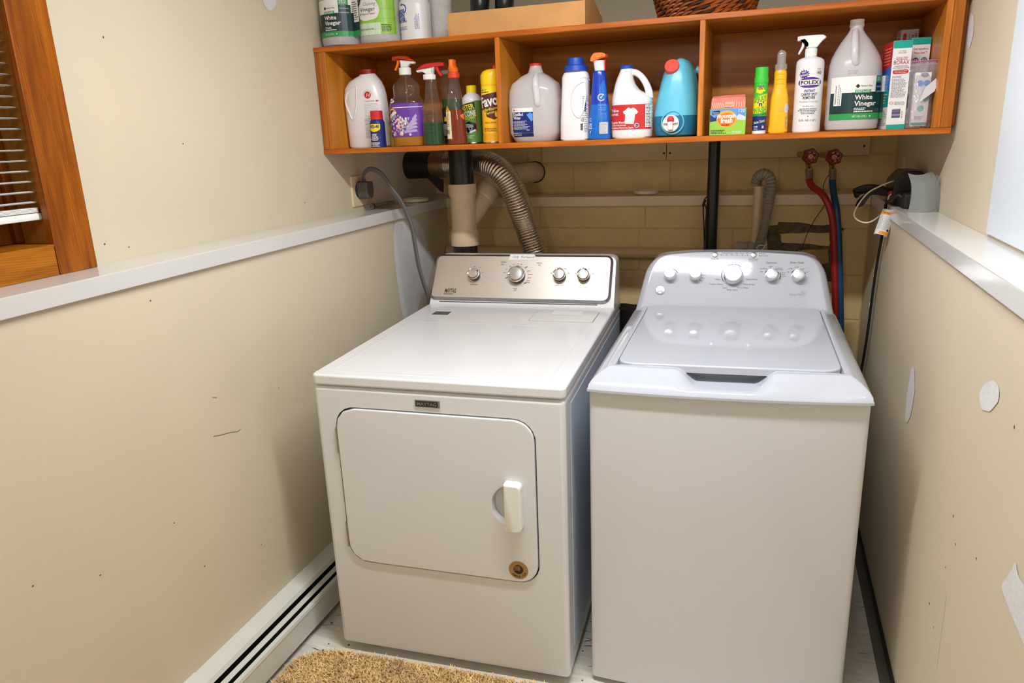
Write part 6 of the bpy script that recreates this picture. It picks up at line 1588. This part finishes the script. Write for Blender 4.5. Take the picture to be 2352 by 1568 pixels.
b = MB(); b.tube([(-1.5255, 3.06, 1.447), (-1.50, 3.06, 1.447), (-1.45, 3.06, 1.446), (-1.405, 3.06, 1.447), (-1.385, 3.06, 1.447)], [0.060, 0.0585, 0.057, 0.056, 0.055], m_tape, 30)
b.add([(-1.40, 3.005, 1.41), (-1.33, 3.0, 1.385), (-1.335, 3.0, 1.33), (-1.352, 3.003, 1.335), (-1.41, 3.005, 1.392)], [(0, 1, 2, 3, 4)], m_tape)
b.build('tape_wrap', duct, label='black tape collar at the wall')
b = MB(); b.tube([(-1.405, 3.06, 1.447), (-1.375, 3.06, 1.447), (-1.34, 3.06, 1.448)], [0.0565, 0.0575, 0.0565], m_foilt, 30); b.build('foil_tape', duct)

post = thing('black_post', 'thin black vertical pipe standing between shelf and back wall, mid right', 'pipe', (-0.1915, 3.09, 0))
cylz('pipe', 0.0232, 0.0, 2.419, m_abs, post)
cylz('floor_flange', 0.036, 0.0, 0.012, m_abs, post)
cord = thing('dangling_cord', 'thin black doubled cord hanging beside the black post', 'cord', (0, 0, 0))
b = MB(); b.tube([(-0.207, 3.14, 1.295), (-0.2145, 3.075, 1.292), (-0.226, 3.07, 1.265), (-0.2205, 3.07, 1.174), (-0.2165, 3.07, 1.085), (-0.215, 3.07, 0.9), (-0.212, 3.075, 0.86)], 0.0026, m_blackmatt, 6, True, 5); b.build('strand', cord)
b = MB(); b.tube([(-0.226, 3.068, 1.268), (-0.2125, 3.064, 1.245), (-0.2145, 3.064, 1.15), (-0.2095, 3.064, 1.085), (-0.2095, 3.064, 0.9), (-0.211, 3.072, 0.86)], 0.0026, m_blackmatt, 6, True, 5); b.build('strand', cord)
b = MB(); b.tube([(-0.218, 3.07, 1.282), (-0.224, 3.068, 1.268), (-0.2265, 3.068, 1.255)], 0.0052, m_blackmatt, 8); b.build('cord_clip', cord)
hp_ = thing('horizontal_pipe', 'cream painted pipe running level along the block wall behind the machines', 'pipe', (0, 0, 0))
m_ppipe = M('painted_pipe', (206, 180, 138), 0.45, var=0.06, vscale=12)
b = MB(); b.tube([(-1.40, 3.152, 1.049), (-0.4, 3.152, 1.049), (0.02, 3.152, 1.049)], 0.0245, m_ppipe, 24); b.build('pipe', hp_)

sp = thing('standpipe', 'cream standpipe holding the grey washer drain hose', 'pipe', (-0.030, 3.082, 0))
b = MB(); b.lathe([(0.0205, 0.90), (0.0205, 1.333), (0.0180, 1.333), (0.0180, 1.25)], m_pvcd, n=28, cap1=False, mtx=Matrix.Rotation(0.012, 4, 'Y')); b.build('riser', sp)
m_gpvc = M('grey_pvc', (168, 160, 148), 0.4, var=0.05)
b = MB(); b.lathe([(0.0245, 1.04), (0.0255, 1.045), (0.0255, 1.108), (0.0225, 1.112)], m_gpvc, (0.006, 0, 0), 26); b.tube([(0.0, 0, 1.02), (0.0, 0, 0.0)], 0.024, m_gpvc, 20); b.tube([(-0.06, 0.045, 1.085), (0.02, 0.035, 1.085)], 0.022, m_gpvc, 16); b.build('trap_fitting', sp)
m_gh = M('grey_corrugated', (142, 134, 118), 0.5, var=0.06)
dh = thing('drain_hose', 'grey corrugated washer drain hose hooked over the cream standpipe', 'hose', (0, 0, 0))
def corrugated(path, r0, amp, pitch, mat, name, par, n=18, step=0.0016):
    pp_, _ = catmull([Vector(p) for p in path], [r0] * len(path), 300)
    P_, R_, s_, nx, last = [], [], 0.0, 0.0, pp_[0]
    for p in pp_:
        s_ += (p - last).length; last = p
        if s_ >= nx:
            P_.append(p); R_.append(r0 + amp * abs(math.sin(math.pi * s_ / pitch))); nx += step
    b = MB(); b.tube(P_, R_, mat, n); return b.build(name, par)
corrugated([(-0.029, 3.082, 1.337), (-0.026, 3.076, 1.352), (-0.019, 3.066, 1.370), (0.000, 3.045, 1.381), (0.021, 3.030, 1.370), (0.029, 3.022, 1.340), (0.027, 3.02, 1.30), (0.021, 3.02, 1.247)], 0.0165, 0.0050, 0.0125, m_gh, 'hook', dh)
corrugated([(0.0215, 3.02, 1.252), (0.018, 3.02, 1.22), (0.009, 3.02, 1.165), (-0.006, 3.02, 1.09), (-0.02, 2.99, 0.98), (-0.02, 2.90, 0.85), (-0.02, 2.795, 0.8)], 0.0155, 0.0026, 0.0055, m_gh, 'hose', dh)
b = MB(); b.tube([(0.02, 3.004, 1.108), (0.0, 2.998, 1.112), (-0.012, 3.006, 1.098), (0.004, 3.002, 1.09), (0.026, 2.999, 1.118)], 0.0018, m_whitep, 6, True, 4); b.build('cable_tie', dh)

# valves
m_vred = M('valve_red', (120, 16, 18), 0.35, var=0.12, vscale=40); m_brass = M('brass', (176, 150, 90), 0.3, 1.0, var=0.1)
def valve(x, z, lab):
    t = thing('water_valve', lab, 'valve', (x, 3.075, z), 0.12)
    wz = lambda y: Matrix.Translation((0, y, 0)) @ Matrix.Rotation(math.pi / 2, 4, 'X')
    b = MB()
    lobes = [((0.0335 if k % 2 == 0 else 0.0268) * math.cos(2 * math.pi * k / 12 + 0.26), (0.0335 if k % 2 == 0 else 0.0268) * math.sin(2 * math.pi * k / 12 + 0.26)) for k in range(12)]
    outer = rpoly(lobes, 0.007, 4); inner = [(0.0195 * math.cos(2 * math.pi * k / len(outer)), 0.0195 * math.sin(2 * math.pi * k / len(outer))) for k in range(len(outer))]
    pl = FRONT(0)
    b.loops([[pl(u, v, -0.005) for u, v in inner], [pl(u, v, -0.006) for u, v in outer], [pl(u, v, 0.002) for u, v in outer], [pl(u, v, 0.005) for u, v in inset(outer, 0.003)], [pl(u, v, 0.004) for u, v in inner], [pl(u, v, -0.005) for u, v in inner]], m_vred, False, False)
    b.lathe([(0.0125, -0.006), (0.0125, 0.007), (0.011, 0.008)], m_vred, n=20, mtx=wz(0))
    for k in range(6):
        a = math.pi * k / 3 + 0.26; b.tube([(0.01 * math.cos(a), 0, 0.01 * math.sin(a)), (0.022 * math.cos(a), 0, 0.022 * math.sin(a))], 0.0035, m_vred, 8)
    w = b.build('handwheel', t)
    b = MB(); b.lathe([(0.0085, 0.0078), (0.0085, 0.0092), (0.0005, 0.0094)], m_salm2, n=20, mtx=wz(0)); Print(b, FRONT(-0.0094)).text('@', 0, -0.004, 0.009, m_vred, 0.0004); b.build('wheel_disc', w)
    b = MB(); b.tube([(0, 0.0, 0), (0, 0.08, 0.0)], 0.006, m_brass, 12); b.tube([(0, 0.03, 0), (0, 0.245, 0)], 0.0115, m_brass, 14); b.tube([(0, 0.055, 0.0), (0, 0.03, -0.03), (0, 0.005, -0.052)], 0.0105, m_brass, 14); b.build('valve_body', t)
    b = MB(); b.lathe([(0.0145, -0.062), (0.0145, -0.046), (0.012, -0.044)], m_brass, (0, 0.004, 0), 6, smooth=False); b.build('coupling_nut', t)
    return t
valve(0.1640, 1.4405, 'left red handled water valve feeding the red hose'); valve(0.2475, 1.4365, 'right red handled water valve feeding the blue hose')
m_hred = M('red_rubber', (150, 22, 26), 0.4, var=0.06, vscale=20); m_hblue = M('blue_rubber', (16, 70, 108), 0.4, var=0.06, vscale=20)
def hose(name, lab, pts, mat, r=0.0125):
    t = thing(name, lab, 'hose', (0, 0, 0)); b = MB(); b.tube(pts, r, mat, 16, True, 8); b.build('tube', t)
    b = MB(); p, q = Vector(pts[0]), Vector(pts[1]); q = p + (q - p).normalized() * 0.032; b.tube([p + Vector((0, 0, 0.004)), q], 0.0138, m_steel, 18); b.build('ferrule', t)
    return t
hose('water_hose', 'red rubber water hose curving down behind the washing machine', [(0.1645, 3.075, 1.384), (0.166, 3.06, 1.352), (0.178, 3.03, 1.330), (0.2115, 2.99, 1.305), (0.240, 2.975, 1.252), (0.256, 2.975, 1.187), (0.270, 2.975, 1.055), (0.282, 2.97, 0.93), (0.290, 2.965, 0.82), (0.29, 2.95, 0.72), (0.25, 2.87, 0.62), (0.20, 2.80, 0.6)], m_hred)
hose('water_hose', 'blue rubber water hose hanging beside the red hose', [(0.2475, 3.075, 1.380), (0.248, 3.06, 1.345), (0.253, 3.02, 1.30), (0.262, 2.985, 1.255), (0.275, 2.98, 1.171), (0.291, 2.98, 1.022), (0.303, 2.975, 0.90), (0.312, 2.97, 0.79), (0.315, 2.95, 0.68), (0.28, 2.87, 0.58), (0.23, 2.80, 0.56)], m_hblue)
t = thing('thin_wire', 'thin black wire looping down the block wall behind the red hose', 'wire', (0, 0, 0))
b = MB(); b.tube([(0.245, 3.10, 1.40), (0.245, 3.12, 1.38), (0.227, 3.13, 1.347), (0.2225, 3.125, 1.312), (0.238, 3.12, 1.286), (0.229, 3.12, 1.25), (0.198, 3.125, 1.193), (0.179, 3.125, 1.150), (0.164, 3.125, 1.098), (0.15, 3.12, 1.05), (0.14, 3.10, 0.95)], 0.0015, m_blackmatt, 6, True, 5); b.build('wire', t)
t = thing('black_bag', 'crumpled black bag stuffed in the gap behind the two machines', 'bag', (-0.492, 2.93, 0.0))
b = MB(); ls = []
for k in range(14):
    zz = 0.86 * k / 13
    ls.append([((0.075 - 0.02 * (k / 13) ** 3) * math.cos(a) * (1 + 0.12 * math.sin(5 * a + k)), 0.07 * math.sin(a) * (1 + 0.1 * math.sin(4 * a + 2 * k)), zz + (0.006 * math.sin(3 * a) if k else 0)) for a in [2 * math.pi * j / 24 for j in range(24)]])
b.loops(ls, m_blackmatt); b.build('sack', t)

# ================================================================= LEFT LEDGE: OUTLET, PLUG, TUBE, LID
m_almond = M('almond_plastic', (222, 204, 168), 0.35, var=0.02)
t = thing('wall_outlet', 'almond square outlet plate on left wall above the ledge', 'outlet', (XL, 2.600, 1.3715))
pl = flat((0, 0, 0), (0, -1, 0), (0, 0, 1), (1, 0, 0))
b = MB(); b.prism(rrect(-0.055, 0.055, -0.0595, 0.0595, 0.004), pl, 0.0, 0.007, m_almond, 0.003); b.build('plate', t)
b = MB(); b.lathe([(0.034, 0.0), (0.034, 0.010), (0.032, 0.012), (0.0005, 0.012)], m_black, n=32, mtx=Matrix.Translation((0.0, 0.0, 0.003)) @ Matrix.Rotation(math.pi / 2, 4, 'Y')); b.build('receptacle', t)
m_gcord = M('grey_cord', (92, 92, 92), 0.4, var=0.06); m_gplug = M('grey_plug', (84, 82, 76), 0.45, var=0.06)
t = thing('power_cord', 'grey dryer plug and flat power cord arching from outlet to dryer', 'cord', (0, 0, 0))
b = MB(); px = flat((XL + 0.012, 2.600, 1.3765), (0, -1, 0), (0, 0, 1), (1, 0, 0))
sh_ = rpoly([(-0.026, 0.030), (0.026, 0.030), (0.030, -0.010), (0.018, -0.036), (-0.018, -0.036), (-0.030, -0.010)], [0.004, 0.004, 0.014, 0.014, 0.014, 0.014], 5)
b.prism(sh_, px, 0.0, 0.044, m_gplug, 0.006); b.prism([(p[0] * 0.7, p[1] * 0.7) for p in sh_], px, -0.008, 0.0, m_gplug); b.build('plug', t)
cp = [(-1.492, 2.598, 1.402), (-1.490, 2.585, 1.424), (-1.470, 2.568, 1.445), (-1.44, 2.555, 1.456), (-1.405, 2.55, 1.448), (-1.374, 2.55, 1.419), (-1.35, 2.55, 1.378), (-1.322, 2.555, 1.337), (-1.3, 2.56, 1.287), (-1.282, 2.56, 1.229), (-1.273, 2.56, 1.153), (-1.265, 2.56, 1.084), (-1.256, 2.57, 1.020), (-1.252, 2.60, 0.94), (-1.27, 2.66, 0.80), (-1.27, 2.78, 0.62), (-1.1, 2.80, 0.5), (-1.0, 2.765, 0.5)]
for o_ in (-1, 0, 1):
    b = MB(); b.tube([(x + o_ * 0.0052 * (1 if z < 1.40 else 0.7), y - o_ * 0.004, z + o_ * 0.0040 * (1 if z > 1.3 else 0.3)) for x, y, z in cp], 0.0054, m_gcord, 8, True, 6); b.build('conductor', t)
m_cltube = clear('clear_tube', (226, 222, 214), 0.5, 0.05, 0.12, (220, 214, 205))
t = thing('clear_plastic_tube', 'clear plastic tube in crinkled wrap lying on left ledge under the outlet', 'tube', (-1.500, 2.72, ZL + 0.0125), 0)
b = MB(); b.tube([(0.0, -0.105, 0), (0.0, -0.07, 0)], 0.0115, m_cltube, 18); b.tube([(0, -0.069, 0), (0, -0.064, 0)], 0.0122, m_blackmatt, 18); b.tube([(0, -0.063, 0), (0, 0.03, 0), (0, 0.118, -0.002)], [0.0105, 0.0095, 0.009], m_cltube, 14); b.build('tube', t)
b = MB()
for k in range(9): b.tube([(0.004, -0.05 + k * 0.017, 0.009 - 0.001 * (k % 3)), (0.010, -0.047 + k * 0.017, 0.001)], 0.0009, m_dk if k > 5 else m_lgrey, 5)
b.build('crinkles', t, kind='stuff')
m_lid = M('cream_lid', (238, 226, 204), 0.4, var=0.03)
def round_lid(lab, x, y, r, par_z=ZL, rec=True):
    t = thing('round_lid', lab, 'lid', (x, y, par_z + 0.0004))
    b = MB(); b.lathe([(r - 0.003, 0), (r, 0.002), (r, 0.013), (r - 0.001, 0.015), (r - 0.006, 0.015), (r - 0.007, 0.011), (0.0005, 0.011)], m_lid, n=40); b.build('lid', t)
round_lid('shallow cream round lid on left ledge behind the grey cord', -1.4615, 2.975, 0.058)
round_lid('shallow cream round lid on the back wall ledge left of the black post', -0.483, 3.2465, 0.0545)

# ================================================================= RIGHT LEDGE: POWER SUPPLY, SCOOP, CORDS
t = thing('power_supply', 'black angular power supply box on right ledge behind the clear scoop', 'box', (0.4550, 2.77, ZL))
b = MB(); pl = FRONT(0)
sh_ = [(-0.048, 0.0), (0.044, 0.0), (0.044, 0.088), (0.030, 0.106), (-0.018, 0.108), (-0.048, 0.074)]
b.prism(rpoly(sh_, 0.004, 3), pl, -0.11, 0.06, m_black, 0.004); b.build('case', t)
b = MB(); b.box(-0.038, 0.036, -0.205, -0.061, 0.0, 0.046, m_blackmatt, 0.006)
for k in range(12): b.box(-0.0405, -0.0375, -0.20 + k * 0.0115, -0.196 + k * 0.0115, 0.004, 0.034, m_black)
b.build('adapter', t, label='ribbed black adapter block')
b = MB(); b.tube([(-0.046, 0.02, 0.03), (-0.054, -0.02, 0.034), (-0.052, -0.04, 0.038)], 0.006, m_red, 8); b.build('red_terminal', t)
m_scoop = clear('translucent_scoop', (232, 236, 236), 0.15, 0.22, 0.34, (220, 224, 222))
t = thing('clear_scoop', 'translucent plastic scoop-like container standing on right ledge', 'container', (0.458, 2.487, ZL + 0.0006))
b = MB()
def sc_pt(u, v):       # front sheet: u across 0..1, v up 0..1
    l = -0.0395 - 0.010 * v - 0.012 * max(0, v - 0.75) + 0.008 * math.sin(math.pi * v)
    r_ = 0.0405 - 0.034 * v ** 1.4 + 0.012 * math.sin(math.pi * v) + 0.012 * v
    return (l + (r_ - l) * u, -0.018 * math.sin(math.pi * u) - 0.012 * v * (1 - u) + 0.02 * v * u, 0.1145 * v * (1 - 0.05 * math.sin(math.pi * min(1, u * 1.3)) * v))
NU, NV = 14, 14
fr_ = [[sc_pt(i / NU, j / NV) for i in range(NU + 1)] for j in range(NV + 1)]
bk_ = [[(x, y + 0.0022, z) for x, y, z in row] for row in fr_]
vv = [p for row in fr_ for p in row]; n1 = len(vv); vv += [p for row in bk_ for p in row]
ff_ = [(j * (NU + 1) + i, j * (NU + 1) + i + 1, (j + 1) * (NU + 1) + i + 1, (j + 1) * (NU + 1) + i) for j in range(NV) for i in range(NU)]
b.add(vv, ff_ + [tuple(n1 + q for q in f) for f in ff_], m_scoop, True)
bd = [(0, i) for i in range(NU + 1)] + [(j, NU) for j in range(1, NV + 1)] + [(NV, i) for i in range(NU - 1, -1, -1)] + [(j, 0) for j in range(NV - 1, 0, -1)]
ids = [j * (NU + 1) + i for j, i in bd]
b.add(vv, [(ids[k], ids[(k + 1) % len(ids)], n1 + ids[(k + 1) % len(ids)], n1 + ids[k]) for k in range(len(ids))], m_scoop, True)
b.build('front_sheet', t)
b = MB(); L = []
for zz in (0.0, 0.06, 0.105):
    L.append([(-0.037, 0.0 + 0.004, zz), (-0.030, 0.045, zz), (0.0, 0.066, zz), (0.030, 0.045, zz), (0.034, 0.004, zz)])
b.loops(L, m_scoop, False, False, True, close=False); b.build('back_wall', t)
b = MB(); b.box(-0.036, 0.036, -0.008, 0.06, 0.0, 0.002, m_scoop); b.build('base', t)
t = thing('cord_bundle', 'bundle of black cords draped over the back right ledge corner', 'cord', (0, 0, 0))
for k in range(5):
    dz, dy = 0.006 * k, 0.012 * k
    b = MB(); b.tube([(0.410, 2.80 + dy, 1.335 - dz), (0.37, 2.82 + dy, 1.347 - dz * 0.5), (0.335, 2.84 + dy, 1.346 - dz), (0.303 + 0.004 * k, 2.85 + dy, 1.331 - dz * 1.2), (0.318, 2.87 + dy, 1.320 - dz * 0.4), (0.37, 2.90 + dy, 1.325 - dz * 0.5), (0.42, 2.92, 1.315 - dz * 0.5)], 0.0042, m_black, 8, True, 5); b.build('cord', t)
for k in range(3):
    b = MB(); b.tube([(0.400, 2.78, 1.330 - 0.006 * k), (0.36, 2.80, 1.333 - 0.004 * k), (0.336 + 0.005 * k, 2.81, 1.314), (0.322 + 0.006 * k, 2.81, 1.288 + 0.002 * k), (0.312 + 0.007 * k, 2.812, 1.277 + 0.002 * k), (0.318 + 0.006 * k, 2.822, 1.296), (0.345, 2.83, 1.318), (0.39, 2.84, 1.318)], 0.0042, m_black, 8, True, 5); b.build('cord', t)
t = thing('white_wire', 'thin off-white wire looping below the black power box', 'wire', (0, 0, 0))
m_offw = M('offwhite_wire', (222, 206, 180), 0.4, var=0.03)
b = MB(); b.tube([(0.408, 2.73, 1.368), (0.396, 2.72, 1.366), (0.365, 2.72, 1.352), (0.334, 2.72, 1.333), (0.31, 2.72, 1.30), (0.296, 2.72, 1.266), (0.303, 2.72, 1.246), (0.329, 2.72, 1.233), (0.355, 2.72, 1.239), (0.383, 2.715, 1.268), (0.3925, 2.71, 1.299), (0.394, 2.705, 1.32), (0.4005, 2.705, 1.328)], 0.0026, m_offw, 8, True, 6); b.build('wire', t)
t = thing('tagged_cord', 'black cord hanging down right wall from the adapter with a paper tag', 'cord', (0, 0, 0))
b = MB(); b.tube([(0.417, 2.60, 1.325), (0.405, 2.605, 1.333), (0.393, 2.625, 1.318), (0.3865, 2.69, 1.30), (0.388, 2.705, 1.27), (0.3895, 2.72, 1.215), (0.394, 2.77, 1.17), (0.392, 2.80, 1.08), (0.390, 2.82, 0.96), (0.390, 2.85, 0.80), (0.388, 2.90, 0.64), (0.38, 2.92, 0.5), (0.37, 2.80, 0.2), (0.36, 2.765, 0.02)], 0.0048, m_blackmatt, 8, True, 6); b.build('cord', t)
b = MB(); b.tube([(0.3898, 2.828, 0.935), (0.3898, 2.830, 0.920)], 0.0056, m_cream, 8); b.build('tape_band', t)
# rolled paper tag
b = MB(); ax = Vector((0.028, 0.03, 0.098)).normalized(); o_ = Vector((0.3760, 2.675, 1.196))
e1 = ax.cross(Vector((0, 1, 0))).normalized(); e2 = ax.cross(e1)
def tg(a, s_): return o_ + ax * s_ + e1 * (0.021 * math.cos(a)) + e2 * (0.017 * math.sin(a))
m_ptag = M('tag_paper', (226, 224, 220), 0.5, var=0.02)
NA_ = 20
vv = [tg(-0.9 + 5.0 * i / NA_, s_) for s_ in (0.0, 0.085) for i in range(NA_ + 1)]
b.add(vv, [(i, i + 1, NA_ + 2 + i, NA_ + 1 + i) for i in range(NA_)], m_ptag, True)
m_warn = M('warning_orange', (236, 150, 20), 0.5, var=0.03)
def tgp(u, v, e=0.0):
    a = 1.62 + u / 0.019
    p = tg(a, v); return p + (e1 * math.cos(a) + e2 * math.sin(a)) * e
P = Print(b, tgp)
P.rect(-0.022, 0.020, 0.066, 0.078, m_warn, 0.0005, nu=10); P.text('WARNING', -0.003, 0.0695, 0.0055, m_ink, 0.0009, w=0.026, bold=0.02)
P.rect(-0.012, 0.022, 0.002, 0.012, m_warn, 0.0005, nu=8); P.lines(-0.022, 0.021, 0.064, 0.016, 12, m_mgrey, 0.0006, fill=0.35); P.disc(0.012, 0.018, 0.004, 0.004, m_ink, 0.0009)
b.build('paper_tag', t, label='curled white warning tag with orange bands')

# ================================================================= CEILING FIXTURE (out of the frame)
t = thing('ceiling_light', 'slim white tube light fitting on the ceiling in front of the machines', 'lamp', (-0.33, 1.38, 0))
b = MB(); b.box(-0.52, 0.52, -0.05, 0.05, 2.36, 2.419, m_whitep, 0.006); b.build('housing', t)
m_glow = bpy.data.materials.new('tube_glow'); m_glow.use_nodes = True
m_glow.node_tree.nodes['Principled BSDF'].inputs['Emission Color'].default_value = (1, 1, 1, 1); m_glow.node_tree.nodes['Principled BSDF'].inputs['Emission Strength'].default_value = 2.0
b = MB(); b.tube([(-0.49, 0, 2.345), (0.49, 0, 2.345)], 0.013, m_glow, 14); b.build('tube', t)
t = thing('fill_light_mount', 'round white ceiling mount of the added fill light behind the camera', 'lamp', (-0.5, -2.2, 0))  # unseen mount, made up to go with the added fill light
b = MB(); b.lathe([(0.07, 2.395), (0.07, 2.4195)], m_whitep, n=24); b.build('base', t)
